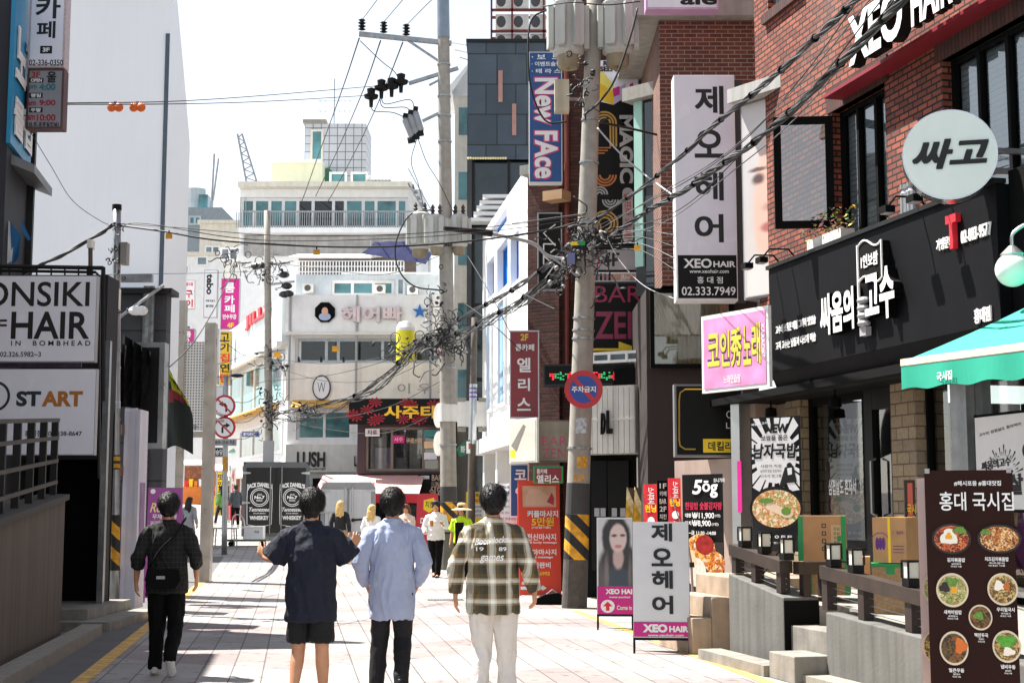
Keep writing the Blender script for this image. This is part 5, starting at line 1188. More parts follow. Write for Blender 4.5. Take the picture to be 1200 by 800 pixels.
# site cabin, black screen, tarpaulin
t = face('site_cabin', 'grey steel site cabin with louvred top behind the pole at left', 'cabin', 118, 27, 189, 27); zt_ = t.uv(150, 345).z
t.part('wall', MB().box(0, t.w, 0, .35, 0, zt_), brickmat('grey cabin panel', '#4a4c50', '#44474a', '#2c2e30', 1.2, .7, .02, offset=0, bump=.1, dirt=.3)); t.part('roof', MB().box(-.1, t.w + .12, -.15, .45, zt_ + .003, zt_ + .1), iron)
t.part('shutter', MB().box(*t.rect(166, 0, 189, 0)[:2], -.05, -.003, 0, t.uv(170, 527).z), stripemat('grey shutter slats', [(0, '#6a6e74'), (.8, '#3a3e44')], 9, (0, 0, 1)))
t.part('beam', MB().box(t.uv(145, 340).x, t.uv(182, 340).x, -.3, -.16, zt_ + .2, zt_ + .34), steel); t.part('rail', MB().tube([t.uv(140, 372, -.2), t.uv(192, 334, -.2)], .035, 6), steel)
t.part('hoarding', MB().box(*t.rect(180, 0, 192, 0)[:2], -.12, -.053, t.uv(186, 410).z, t.uv(186, 336).z), stripemat('ribbed grey hoarding', [(0, '#8a8e90'), (.5, '#6e7274')], 8, (1, 0, 0)))
t.part('wall_lamp', MB().ball(t.uv(160, 364, -.25), (.16, .1, .09), 0, 10, 6).ball(t.uv(166, 364, -.25), (.12, .1, .09), 0, 10, 6), letw)
sg_ = sign('black_screen', 'large black screen in an aluminium frame beside the gate panel', 'screen', 146, 401, 190, 525, 25, None, .3, mat('black screen', '#060607', .35), alu, rim=.09)
mb = MB(); mb.flat([(p.x, p.z) for p in (sg_.uv(a, b, sg_.y) for a, b in ((146, 447), (149, 446), (151, 450), (154, 447), (152, 453), (148, 455)))], sg_.y); sg_.part('emblem', mb, grayw)
t = T('tarpaulin', 'black tarpaulin draped over the top of the black screen', 'tarpaulin', at(156, 470, 24.8)); mb = MB(); n = 10
for i in range(n):
    for j in range(8):
        q = lambda i, j: (-.3 + .5 * i / n + .1 * j / 8, -.06 * math.sin(i * 2.1 + j * .6) - .05, -.1 + 1.25 * j / 8 * (1 - .25 * i / n))
        mb.quad(q(i, j), q(i + 1, j), q(i + 1, j + 1), q(i, j + 1))
t.part('sheet', mb, matt, smooth=True)
t = T('hanging_flag', 'black red and lime printed cloth flag hanging by the steel gate', 'flag', at(200, 528, 29.5)); mb = MB(); n, m_ = 10, 20
for i in range(n):
    for j in range(m_):
        def q(i, j):
            v = j / m_; wd = .22 + .5 * math.sin(min(1, (1 - v) * 1.6) * 1.6); u = i / n
            return (-.16 + wd * u * (1 - .15 * (1 - v)) - .1 * v, .07 * math.sin(u * 9 + v * 3), 1.85 * v + .1 * math.sin(u * 4) - .25 * u * v)
        u, v = i / n, j / m_
        mi = 0 if v < .45 + .15 * u else (1 if v < .68 - .1 * u else (2 if (int(i * .9 + j * .5) % 3) or v > .9 else 0))
        mb.quad(q(i, j), q(i + 1, j), q(i + 1, j + 1), q(i, j + 1), mi)
t.part('cloth', mb, [mat('black green cloth', '#1a2320', .8), mat('dull red cloth', '#7a2430', .8), mat('lime cloth', '#a8ac24', .8)], smooth=True); t.part('staff', MB().tube([(-.3, .1, -.6), (-.28, .1, 2.05)], .02, 6), steel)
t = T('steel_gateway', 'tall polished steel gateway with perforated panel at the left kerb', 'gateway', (xat(226, 32), 32, 0)); PX = lambda px: t.uv(px, 560).x; PZ = lambda py: t.uv(230, py).z
chrome = mat('polished steel', '#b8b2a8', .3, .45, var=.15, streak=.15)
t.part('post', MB().box(PX(236), PX(248), 0, .3, 0, PZ(378)), chrome); t.part('post', MB().box(PX(205), PX(212), 0, .25, 0, PZ(352)), chrome); t.part('lintel', MB().box(PX(212) + .002, PX(236) - .002, .02, .2, PZ(512), PZ(505)), chrome)
k = NT('perforated white panel'); vz = k.n('TexVoronoi'); vz.inputs['Scale'].default_value = 16; vz.inputs['Randomness'].default_value = 0; k.l(k.coord(), vz.inputs['Vector']); k.l(k.ramp(vz.outputs['Distance'], [(.3, (.2, .2, .2)), (.36, (.7, .69, .66))]), k.b.inputs['Base Color'])
pp_ = t.part('panel', MB().box(PX(212) + .002, PX(236) - .002, .06, .1, PZ(504) + .003, PZ(400)), k.m); mb = MB(); txt(t, mb, '아우라', 214, 497, 231, 504, y=.05, bold=.02); t.part('lettering', mb, mat('blue grey letters', '#6a7890'), pp_)
# ------------------------------------------------ signs on poles and walls of the left street
def vsign(label, px0, py0, px1, py1, Y, fm, words, lm, cm=None, group=None, name='shop_sign'):
    s_ = sign(name, label, 'shop sign', px0, py0, px1, py1, Y, None, .3, fm, cm or grayw, group); mb = MB()
    for w_, a, b, c, d_, *kw in words: txt(s_, mb, w_, a, b, c, d_, (kw[0] if kw else 0), bold=.04, **(kw[1] if len(kw) > 1 else {}))
    s_.part('lettering', mb, lm); return s_
vsign('magenta vertical room cafe sign with white Korean letters up the left street', 258, 326, 280, 386, 70, magenta, [('룸', 263, 331, 275, 343), ('카', 263, 346, 275, 356), ('페', 263, 357, 275, 366), ('만수무강', 261, 368, 277, 374), ('4F', 266, 378, 274, 384, 1)], [letw, yellow])
vsign('white vertical sign with black outlined word left of the magenta one', 238, 316, 254, 372, 72, paper, [('tebo', 242, 321, 250, 345, 0, dict(rot=-90)), ('카페 라운지', 241, 351, 252, 354), ('홍대점', 241, 357, 250, 360)], [ink])
vsign('small white sign with red brush letters up the left street', 214, 328, 228, 362, 80, paper, [('구', 217, 340, 226, 349), ('이', 217, 351, 226, 360), ('홍대', 216, 331, 226, 335)], [redt])
vsign('small magenta sign above the perforated steel panel', 213, 385, 228, 403, 60, magenta, [('룸', 216, 388, 224, 395), ('카', 216, 396, 222, 402)], [letw])
vsign('tall yellow black and red patterned sign strip below the magenta sign', 257, 388, 270, 451, 68, mat('yellow black print', '#d8b020', .5), [('고', 258, 390, 269, 400), ('기', 258, 402, 268, 412), ('집', 258, 414, 269, 424, 1), ('연', 258, 426, 269, 436), ('탄', 258, 438, 269, 448, 1)], [ink, redt])
vsign('pink white strip sign hanging at the edge of the left street corner', 249, 385, 255, 450, 66, mat('pink white strip', '#e2b8bc', .5), [('홍대맛집', 250, 390, 254, 440, 0, dict(rot=-90))], [redt])
def disc_sign(name, label, px, py, Y, rpx, kind, group=None):
    p = at(px, py, Y); r = rpx * Y / FPX; t = T(name, label, 'traffic sign', p, 0, group); mb = MB(); n = 36
    mb.prism([(r * math.cos(6.2832 * i / n), r * math.sin(6.2832 * i / n)) for i in range(n)], 0, .02); t.part('plate', mb, mat('sign red', '#b01c28', .4))
    if kind == 'park':
        mb = MB().disc(0, 0, r * .72, r * .72, -.003, 0, 36); t.part('field', mb, mat('sign blue', '#1c3f94', .4))
        t.part('slash', MB().flat([(-.74 * r * .66 - .09 * r, .74 * r * .66), (-.74 * r * .66 + .1 * r, .74 * r * .66 + .12 * r), (.74 * r * .66 + .09 * r, -.74 * r * .66), (.74 * r * .66 - .1 * r, -.74 * r * .66 - .12 * r)], -.006), mat('sign red'))
        mb = MB().text('주차금지', -r * .63, r * .63, -r * .16, r * .16, -.010, 0, 0, .03); t.part('lettering', mb, letw)
    else:
        s_ = -1 if kind == 'left' else 1
        t.part('field', MB().disc(0, 0, r * .80, r * .80, -.003, 0, 36), paper)
        mb = MB(); Q = lambda a: [(s_ * x * r, z * r) for x, z in a]
        mb.flat(Q([(-.26, -.52), (-.08, -.52), (-.08, -.05), (-.26, .0)]), -.006); mb.flat(Q([(-.26, .0), (-.08, -.05), (.0, .06), (.14, .1), (.14, .28), (-.1, .24)]), -.006); mb.flat(Q([(.14, .42), (.52, .18), (.14, -.06)]), -.0065); t.part('arrow', mb, ink)
        t.part('slash', MB().flat([(-.64 * r, .52 * r), (-.54 * r, .62 * r), (.64 * r, -.52 * r), (.54 * r, -.62 * r)], -.009), mat('sign red'))
    t.part('bracket', MB().box(-.03, .03, .021, .08, -r * .5, r * .5), steel)
disc_sign('no_turn_sign', 'round red ringed no left turn sign, upper of two', 263, 475.5, 42.8, 13, 'left', 'no turn signs on the thin pole'); disc_sign('no_turn_sign', 'round red ringed no right turn sign, lower of two', 263, 500.5, 42.8, 13, 'right', 'no turn signs on the thin pole')
disc_sign('no_parking_sign', 'round blue and red no parking sign strapped to big concrete pole', 684, 456, 22.7, 22.5, 'park')
s_ = sign('notice_plate', 'grey supplementary plate below the round turn signs', 'sign', 249, 514, 277, 522, 42.8, None, .02, grayw, steel); mb = MB(); txt(s_, mb, '08:00~20:00 화물', 251, 515.5, 275, 520.5); s_.part('lettering', mb, ink)
vsign('small black sign with white Korean letters below the grey plate', 247, 524, 263, 535, 44, matt, [('변승당', 249, 526, 261, 533)], [letw])
vsign('small white poster with a drawn face above the turn signs', 250, 452, 262, 474, 44, paper, [('봉', 254, 468, 260, 473)], [ink], name='face_poster')
s_ = sign('road_sign', 'blue street name sign pointing right beyond the truck', 'road sign', 283, 505, 304, 512, 60, None, .04, mat('sign blue'), steel); mb = MB(); txt(s_, mb, '홍익로6길', 285, 506.5, 300, 510.5); s_.part('lettering', mb, letw)
# market stall items on the far street
def stall(label, px0, px1, pyb, pyt, Y, mcol, mroof, words=None):
    t = T('market_stall', label, 'stall', (xat(px0, Y), Y, gz(Y))); W = xat(px1, Y) - xat(px0, Y); h = t.uv(px0, pyt).z
    t.part('counter', MB().box(0, W, 0, .8, 0, h * .45), mcol); t.part('roof', MB().prism([(-.5, h), (.9, h + .3), (.9, h + .36), (-.5, h + .06)], -.1, W + .1, axis='x'), mroof); t.part('back', MB().box(0, W, .7, .75, h * .453, h), mat('stall goods', '#8a5a40', .7, var=.5, sc=6))
    for x in (.05, W - .05): t.part('post', MB().box(x - .03, x + .03, -.3, -.24, 0, h), alu)
    for k in range(4): t.part('goods', MB().box(W * (.1 + .22 * k), W * (.26 + .22 * k), .1, .5, h * .453, h * (.6 + .05 * (k % 2))), (redt, yellow, mat('orange goods', '#d8781c'), paper)[k])
stall('street stall with orange front and pale roof on the far left street', 212, 238, 585, 545, 88, mat('orange stall front', '#c8702c', .7), paper); stall('street stall with yellow front and white roof beyond the turn sign pole', 246, 262, 610, 552, 72, yellow, paper); stall('street stall with red counter and cream roof left of the truck', 266, 284, 625, 560, 66, redt, cream)
for lb, px0, px1, py0, py1, Y, m_, w_ in (('yellow vertical street banner beyond the turn sign pole', 254, 263, 553, 592, 62, yellow, '맛있는집'), ('orange red vertical street banner left of the yellow one', 246, 251, 530, 585, 64, mat('orange red cloth', '#c84a28', .7), '떡볶이'), ('small white and red street banner at the bend left of truck', 270, 276, 548, 585, 63, paper, '세일')):
    s_ = sign('street_banner', lb, 'banner', px0, py0, px1, py1, Y, None, .03, m_, m_); mb = MB()
    for i, ch in enumerate(w_): d_ = (py1 - py0 - 4) / len(w_); txt(s_, mb, ch, px0 + 1.5, py0 + 2 + d_ * i, px1 - 1.5, py0 + 2 + d_ * (i + .85), bold=.03)
    s_.part('lettering', mb, ink if m_ is not paper else redt); s_.part('pole', MB().tube([(-.05, .05, -(at(px0, py1, Y).z - gz(Y))), (-.05, .05, s_.h + .1)], .03, 6), steel)
t = T('parasol', 'mint green market parasol beyond the blue street sign', 'parasol', (xat(290, 70), 70, gz(70))); h = t.uv(290, 523).z; t.part('canopy', MB().lathe([(1.0, 0), (.9, .12), (.05, .55)], (0, 0, h - .3), 12), mat('mint canvas', '#7fb8a0', .8)); t.part('pole', MB().tube([(0, 0, 0), (0, 0, h)], .03, 8), alu)
# ============================================================= shop signs on the right
def shear(mb, k, z0=0):
    mb.v = [(x, y + k * (z - z0), z) for x, y, z in mb.v]; return mb
s_ = sign('vertical_sign', 'tall white vertical lightbox with four black Korean syllables and black foot', 'shop sign', 793, 88, 865, 352, 21.5, 21.5, .35, lav, white, rim=.02)
x0, x1, z0, z1 = s_.rect(793, 299, 865, 351, -.01); s_.part('foot_panel', MB().quad((x0 + .02, -.0105, z0 + .02), (x1 - .02, -.0105, z0 + .02), (x1 - .02, -.0105, z1), (x0 + .02, -.0105, z1)), black)
mb = MB()
for ch, y in (('제', 101), ('오', 152), ('헤', 202), ('어', 251)): txt(s_, mb, ch, 814, y, 848, y + 33, bold=.035)
for w_, a, b, c, d_ in (('XEO', 801, 303, 834, 314), ('HAIR', 836, 306, 862, 313), ('www.xeohair.com', 808, 315.5, 854, 320), ('홍 대 점', 817, 324, 847, 332), ('02.333.7949', 799, 336, 862, 346)): txt(s_, mb, w_, a, b, c, d_, 1, y=-.014, bold=.03 if w_ in ('XEO', 'HAIR') else .01)
s_.part('lettering', mb, [ink, letw]); s_.part('bracket', MB().beam((s_.w, .15, s_.h * .8), (s_.w + .9, .3, s_.h * .8), .07, .07).beam((s_.w, .15, s_.h * .25), (s_.w + .9, .3, s_.h * .25), .07, .07), steel)
s_.part('conduit', MB().box(s_.w + .004, s_.w + .14, .1, .3, .0, s_.h - .05), mat('dark sign flank', '#3a3a3e', .5))
s_ = sign('karaoke_sign', 'pink lightbox with yellow Korean and Chinese letters in white frame', 'shop sign', 823, 371, 902, 461, 18.8, 17.7, .05, mat('pink watercolour print', '#d48ab8', .4, var=.3, sc=3), white, rim=.05)
mb = MB(); X = [832, 847, 860, 873, 888]
for k_, (ch, a, b, y0_, y1_) in enumerate((('코', 829, 843, 388, 430), ('인', 844, 855, 384, 430), ('秀', 856, 869, 380, 430), ('노', 871, 880, 378, 428), ('래', 881, 891, 374, 427))):
    dz = 0; txt(s_, mb, ch, a, y0_ + 4, b, y1_, 1, y=-.0105, bold=.09); txt(s_, mb, ch, a, y0_ + 4, b, y1_, 0, y=-.013, bold=.03)
txt(s_, mb, 'KARAOKE', 892, 380, 896, 420, 2, rot=-90); txt(s_, mb, '노래연습장', 848, 440, 868, 450, 2, bold=.03); s_.part('lettering', mb, [mat('yellow lettering', '#e2cf4a', .5), mat('navy outline', '#3a2a50', .5), letw])
s_ = sign('club_sign', 'tall club lightbox, white top with yellow shapes and black foot', 'shop sign', 697, 70, 749, 290, 27, None, .3, black, mat('dark sign case', '#2c2c2e', .5), rim=.02)
mb = MB(); prect(s_, mb, 698, 71, 748, 118, 0, y=-.0095); mb.flat([(p.x, p.z) for p in (s_.uv(a, b, -.0095) for a, b in ((698, 118), (748, 118), (732, 114), (719, 123)))], -.0095, 0)
for pts, mi in ((((703, 80), (719, 99), (719, 107), (700, 96)), 1), (((700, 96), (719, 107), (719, 123), (703, 117)), 2), (((719, 107), (733, 98), (733, 114), (719, 123)), 3), (((718, 104), (726, 101), (726, 111), (719, 114)), 4), (((738, 99), (742, 97), (742, 102), (738, 104)), 4)):
    mb.flat([(p.x, p.z) for p in (s_.uv(a, b, -.011) for a, b in pts)], -.0105 - .0008 * mi, mi)
s_.part('print', mb, [lav, mat('pale yellow print', '#e0d060', .5), mat('gold yellow print', '#d8b018', .5), mat('lilac print', '#b8a8c8', .5), magenta])
mb = MB(); txt(s_, mb, 'ROOM', 707, 71.5, 731, 77.5, 0, y=-.016, bold=.05); txt(s_, mb, 'SELFBAR', 703, 78, 737, 84, 0, y=-.016, bold=.05)
txt(s_, mb, 'MAGIC', 726, 135, 742, 215, 1, rot=-90, bold=.04)
txt(s_, mb, '셀프바', 731, 226, 740, 253, 2, y=-.0165, rot=-90, bold=.03); txt(s_, mb, '카페', 731, 256, 740, 279, 2, y=-.0165, rot=-90, bold=.03)
s_.part('lettering', mb, [ink, mat('silver grey lettering', '#a8a8a8', .5), mat('coral lettering', '#b04038', .5)])
mb = MB(); g_ = lambda px, py: s_.uv(px, py, -.012)
for k_ in range(3):
    c = g_(708, 145); mb.ring(c.x, c.z, .10 + .055 * k_, .135 + .055 * k_, -.012, 0, 20, 0, 180); q = g_(712, 150); mb.box(c.x + .10 + .055 * k_, c.x + .135 + .055 * k_, -.0125, -.0118, g_(712, 172).z, c.z)
    mb.box(g_(699, 180).x, g_(716, 180).x - .06 * k_, -.0125, -.0118, g_(700, 174 + 3.2 * k_).z, g_(700, 172.5 + 3.2 * k_).z, 1)
    mb.ring(g_(709, 205).x, g_(709, 205).z, .08 + .055 * k_, .115 + .055 * k_, -.012, 1, 18, 180, 360)
    c = g_(709, 228); mb.ring(c.x - .1, c.z, .03 + .05 * k_, .06 + .05 * k_, -.012 - .0004 * k_, 2, 16, 0, 180); mb.ring(c.x + .1, c.z - .1, .03 + .05 * k_, .06 + .05 * k_, -.0135 - .0004 * k_, 2, 16, 180, 360)
    c = g_(709, 262); mb.ring(c.x, c.z, .1 + .06 * k_, .135 + .06 * k_, -.012, 0, 20, -90, 180); mb.box(c.x - .1 - .06 * k_, c.x - .07 - .06 * k_, -.0125, -.0118, c.z - .25, c.z, 0)
s_.part('stripe_print', mb, [mat('gold stripe', '#b08a40', .5), mat('copper stripe', '#b06a30', .5), grayw])
c0, c1 = g_(735.5, 226), g_(735.5, 279); rr = .1
s_.part('pill_panel', MB().disc(c0.x, c0.z, rr, rr, -.0145, 0, 20).disc(c0.x, c1.z, rr, rr, -.0145, 0, 20).box(c0.x - rr, c0.x + rr, -.0147, -.0144, c1.z, c0.z), mat('dull white pill', '#a8a4a4', .5))
s_ = sign('floor_sign', 'white 4F lightbox below the tall club sign', 'shop sign', 696, 291, 749, 318, 27, None, .3, mat('dull white acrylic', '#a3a0a4', .4), black); mb = MB(); txt(s_, mb, '4F', 705, 296, 726, 312, bold=.02); txt(s_, mb, '/', 699, 293, 704, 314, 1); s_.part('lettering', mb, [ink, redt])
s_ = sign('strip_sign', 'thin lightbox strip with blue stripes between 4F and magenta bar sign', 'shop sign', 690, 319, 746, 330, 27, None, .25, mat('beige pink strip', '#b48a78', .5, var=.15), white); mb = MB()
for k_ in range(4): prect(s_, mb, 698 + 5 * k_, 320.5, 700.5 + 5 * k_, 328.5, k_ % 2)
txt(s_, mb, 'Bini', 727, 322, 739, 328, 2, shear=.3); s_.part('print', mb, [mat('deep blue print', '#1c4468', .5), black, letw])
s_ = sign('bar_sign', 'black lightbox with magenta BAR ZEN capitals behind the pole', 'shop sign', 686, 331, 759, 401, 26.9, None, .4, black, mat('dark frame', '#1c1a1c', .5)); mb = MB(); zm = mat('deep magenta lettering', '#8c1848', .35); txt(s_, mb, 'BAR', 697, 335, 752, 354, bold=.0); txt(s_, mb, 'ZEN', 697, 365, 757, 397, bold=.02); s_.part('lettering', mb, zm)
s_ = sign('arrow_sign', 'black panel with a long yellow arrow under the magenta bar sign', 'sign', 686, 398, 758, 413, 26.85, None, .2, black, black); mb = MB(); mb.flat([(p.x, p.z) for p in (s_.uv(a, b, s_.y) for a, b in ((694, 411), (757, 411), (725, 400), (725, 408), (694, 408)))], s_.y); s_.part('arrow', mb, yellow)
s_ = sign('led_sign', 'black LED strip with red and green pixel letters behind the pole', 'shop sign', 637, 427, 755, 452, 26.5, 26.2, .35, black, mat('dark frame')); mb = MB(); lr = mat('red led', '#e8202a', .4, emit=1.0, var=.02); lg = mat('green led', '#1fa860', .4, emit=.5, var=.02)
rnd = random.Random(5)
for px in range(641, 752, 3):
    for py in range(437, 447, 2):
        if rnd.random() < .55: c = s_.uv(px, py, s_.y); mi = 0 if (px // 13) % 2 else 1; mb.quad((c.x, s_.y, c.z), (c.x + .035, s_.y, c.z), (c.x + .035, s_.y, c.z + .02), (c.x, s_.y, c.z + .02), mi)
s_.part('led_text', mb, [lr, lg])
s_ = sign('brand_sign', 'black square sign with white line letters beside the concrete pole', 'shop sign', 630, 249, 659, 340, 26.5, None, .12, black, grayw, rim=.025); mb = MB(); q = lambda a, b: (lambda p: (p.x, s_.y, p.z))(s_.uv(a, b, s_.y))
for seg in (((651, 263), (637, 273), (651, 288)), ((637, 286), (651, 286)), ((637, 286), (637, 310)), ((637, 300), (650, 310), (638, 328)), ((650, 292), (645, 296))): mb.tube([q(*a) for a in seg], .014, 5)
s_.part('lettering', mb, letw)
s_ = sign('club_banner', 'deep blue vertical sign with white and pink English letters on its side', 'shop sign', 620, 61, 659, 214, 26.0, None, .25, mat('deep blue panel', '#174a86', .45, var=.1), white, rim=.015); mb = MB()
txt(s_, mb, 'New FAce', 625, 90, 655, 211, 1, y=-.011, rot=-90, bold=.07); txt(s_, mb, 'New FAce', 626.5, 91.5, 653.5, 209, 0, y=-.0135, rot=-90, bold=.03)
for k_, w_ in enumerate(('· 보  드', '· 이벤트술집', '· 테 라 스')): txt(s_, mb, w_, 623, 64 + 8.3 * k_, 657, 69.5 + 8.3 * k_, 0, y=-.0135, bold=.02)
s_.part('lettering', mb, [letw, mat('hot pink outline', '#c8387c', .5)])
s_ = sign('cafe_sign', 'wine red vertical 2F room cafe sign with white Korean syllables', 'shop sign', 597, 387, 632, 490, 27.5, None, .3, winered, mat('chrome sign edge', '#b0a8aa', .3, .7), rim=.025); mb = MB()
for w_, a, b, c, d_, m_ in (('2F', 610, 391, 619, 399, 1), ('룸카페', 604, 403, 626, 411, 0), ('엘', 606, 419, 622, 436, 0), ('리', 607, 443, 621, 458, 0), ('스', 606, 466, 622, 481, 0)): txt(s_, mb, w_, a, b, c, d_, m_, bold=.03)
s_.part('lettering', mb, [letw, mat('amber lettering', '#f0c030', .4)])
s_ = sign('menu_lightbox', 'white lightbox with grey smear and yellow label under the wine red sign', 'shop sign', 597, 492, 629, 543, 27.4, 26.6, .05, mat('milky acrylic', '#c8c4b6', .35, var=.15), offw); mb = MB(); prect(s_, mb, 598, 527, 604, 536, 0); mb.flat([(p.x, p.z) for p in (s_.uv(a, b, s_.y) for a, b in ((613, 497), (616, 499), (605, 529), (599, 522)))], s_.y, 1); s_.part('print', mb, [yellow, mat('grey smear', '#77736c')])
s_ = sign('bar_sign', 'weathered beige lightbox with pink BAR ZEN letters left of the pole', 'shop sign', 630, 492, 670, 541, 26.9, None, .25, mat('dirty beige acrylic', '#8d8474', .5, var=.18, streak=.25), mat('dirty frame', '#6a6258')); mb = MB(); rz_ = mat('dull rose lettering', '#b04a68', .5); txt(s_, mb, 'BAR', 635, 511, 665, 522, bold=.0); txt(s_, mb, 'ZEN', 635, 525, 663, 537, bold=.0); s_.part('lettering', mb, rz_)
s_ = sign('coin_sign', 'deep blue sign with white Korean letters behind the white notice board', 'shop sign', 597, 543, 620, 606, 27.6, None, .2, mat('deep blue panel', '#174a86'), white); mb = MB(); txt(s_, mb, '코', 603, 550, 617, 562, bold=.04); txt(s_, mb, '인', 604, 570, 617, 585, bold=.04); s_.part('lettering', mb, letw)
s_ = sign('cafe_sign', 'small wine red room cafe sign above the red massage board', 'shop sign', 625, 546, 660, 566, 26.6, None, .15, winered, green, rim=.03); mb = MB(); txt(s_, mb, '룸카페', 629, 549, 641, 555); txt(s_, mb, '엘리스', 629, 556, 655, 566, bold=.03); s_.part('lettering', mb, letw)
s_ = sign('white_sign', 'white signboard with a blue ball partly behind the vertical hair sign', 'shop sign', 777, 134, 800, 206, 24.2, None, .15, mat('pale blue acrylic', '#c4cad6', .4), white); mb = MB(); c = s_.uv(790, 170, s_.y); mb.disc(c.x, c.z, .095, .11, s_.y, 0, 24); mb.disc(c.x - .02, c.z + .02, .07, .08, s_.y - .001, 1, 24); s_.part('ball_print', mb, [mat('dark blue ball', '#123a80'), mat('bright blue ball', '#2a6cc8')])
s_ = sign('alley_sign', 'white signboard with rounded black letters on the brick building roof edge', 'shop sign', 757, -40, 842, 11, 22.8, None, .3, lav, mat('magenta white case', '#c8a0c4', .4)); mb = MB(); txt(s_, mb, 'ale', 797, -10, 840, 6, bold=.03); s_.part('lettering', mb, ink)
s_ = sign('bar_menu_sign', 'black lightbox with gold rounded border and yellow strip of Korean letters', 'shop sign', 791, 450, 872, 535, 20.7, None, .2, black, mat('grey sign rim', '#77787a', .4), rim=.03); mb = MB(); q = lambda a, b: (lambda p: (p.x, s_.y, p.z))(s_.uv(a, b, s_.y))
mb.tube([q(815, 526), q(803, 526), q(797, 522), q(796, 515), q(796, 470), q(797, 460), q(803, 456), q(868, 456)], .012, 6); s_.part('border', mb, mat('gold line', '#a8842c', .4)); mb = MB(); prect(s_, mb, 824, 514, 868, 530); s_.part('strip', mb, yellow)
mb = MB(); txt(s_, mb, '데킬라바', 830, 517, 869, 528, 0, y=-.013, bold=.02)
for w_, y in (('Beer', 467), ('Cocktail', 481), ('Liquor', 495)): txt(s_, mb, w_, 851, y, 851 + 5 * len(w_), y + 9, 1, bold=-.005)
s_.part('lettering', mb, [ink, letw])
# ------------------------------------------------ A boards and banners standing on the street
def aboard(name, label, px0, px1, pyt, pyb, Y, rz, fm, legs=.12, group=None, back=None, frame=None, lean=.13):
    """a folding A board: two tilted panels on legs"""
    W = (px1 - px0) * Y / FPX / math.cos(rz); p = Vector((xat((px0 + px1) / 2, Y), Y, gz(Y)))
    t = T(name, label, 'A board', p, rz, group); H = t.uv((px0 + px1) / 2, pyt).z; z0 = max(.02, t.uv((px0 + px1) / 2, pyb).z)
    t.W, t.H, t.z0, t.k = W, H, z0, lean; yb = -H * lean
    fr = frame or black
    for sgn, nm in ((1, 'front'), (-1, 'rear')):
        f_ = MB().box(-W / 2, -W / 2 + .025, -.012, .012, 0, H).box(W / 2 - .025, W / 2, -.012, .012, 0, H).box(-W / 2 + .0255, W / 2 - .0255, -.011, .011, z0 - .03, z0).box(-W / 2 + .0255, W / 2 - .0255, -.011, .011, H - .03, H - .001)
        f_.v = [(x, sgn * (y + yb + lean * z), z) for x, y, z in f_.v]; 
        if sgn < 0: f_.f = [f[::-1] for f in f_.f]
        t.part('frame', f_, fr)
        pn = MB(); n, m_ = 8, 14
        for i in range(n):
            for j in range(m_):
                def q(i, j):
                    u, v = i / n, j / m_; x = -W / 2 + .004 + (W - .008) * u; z = z0 + (H - z0) * v
                    return (x, sgn * (-.0125 - .004 * math.sin(u * 7 + v * 11) * math.sin(u * 3.14) * math.sin(v * 3.14) + yb + lean * z), z)
                a, b, c, d_ = q(i, j), q(i + 1, j), q(i + 1, j + 1), q(i, j + 1)
                pn.quad(*((a, b, c, d_) if sgn > 0 else (d_, c, b, a)))
        t.part('panel', pn, fm if sgn > 0 else (back or fm), smooth=True)
    t.px0, t.px1, t.pyt, t.pyb = px0, px1, pyt, pyb
    return t
def atxt(t, mb, s, px0, py0, px1, py1, mi=0, off=.02, **kw):
    u = lambda px: -t.W / 2 + t.W * (px - t.px0) / (t.px1 - t.px0); z = lambda py: t.z0 + (t.H - t.z0) * (t.pyb - py) / (t.pyb - t.pyt)
    n0 = len(mb.v)
    if s is None: mb.quad((u(px0), 0, z(py1)), (u(px1), 0, z(py1)), (u(px1), 0, z(py0)), (u(px0), 0, z(py0)), mi)
    elif isinstance(s, list): mb.flat([(u(a), z(b)) for a, b in s], 0, mi)
    else: mb.text(s, u(px0), u(px1), z(py1), z(py0), 0, mi, **kw)
    mb.v[n0:] = [(x, y - off - t.H * t.k + t.k * zz_, zz_) for x, y, zz_ in mb.v[n0:]]
    return mb
wv = mat('creased white vinyl', '#d2d3d6', .35, var=.04, bump=.5, bsc=7)
t = aboard('a_board', 'white A board with four black Korean syllables and magenta foot', 741, 806, 611, 745, 16.5, R(-5), wv); mb = MB()
for ch, y in (('제', 613), ('오', 642), ('헤', 668), ('어', 697)): atxt(t, mb, ch, 763, y, 787, y + 21, 0, bold=.045)
t.part('lettering', mb, ink); mb = MB(); atxt(t, mb, None, 742, 727, 805, 744, 0, .018); t.part('foot_print', mb, magenta); mb = MB(); atxt(t, mb, 'XEO', 752, 729.5, 780, 739, 0, .022, bold=.06); atxt(t, mb, 'HAIR', 782, 731.5, 804, 738.5, 0, .022, bold=.05); atxt(t, mb, 'www.xeohair.com', 758, 740.5, 798, 743.5, 0, .022); t.part('lettering', mb, letw)
t = aboard('a_board', 'A board with a blurred woman\'s portrait and magenta foot behind the white one', 699, 741, 606, 718, 19.6, R(-4), paper); mb = MB()
atxt(t, mb, None, 701, 608, 740, 686, 0, .018); k_ = t.W / 42; kz = (t.H - t.z0) / 112
pb_ = lambda px, py, rx, rz, sf, col: (-t.W / 2 + (px - 699) * k_, t.z0 + (718 - py) * kz, rx * k_, rz * kz, sf, col)
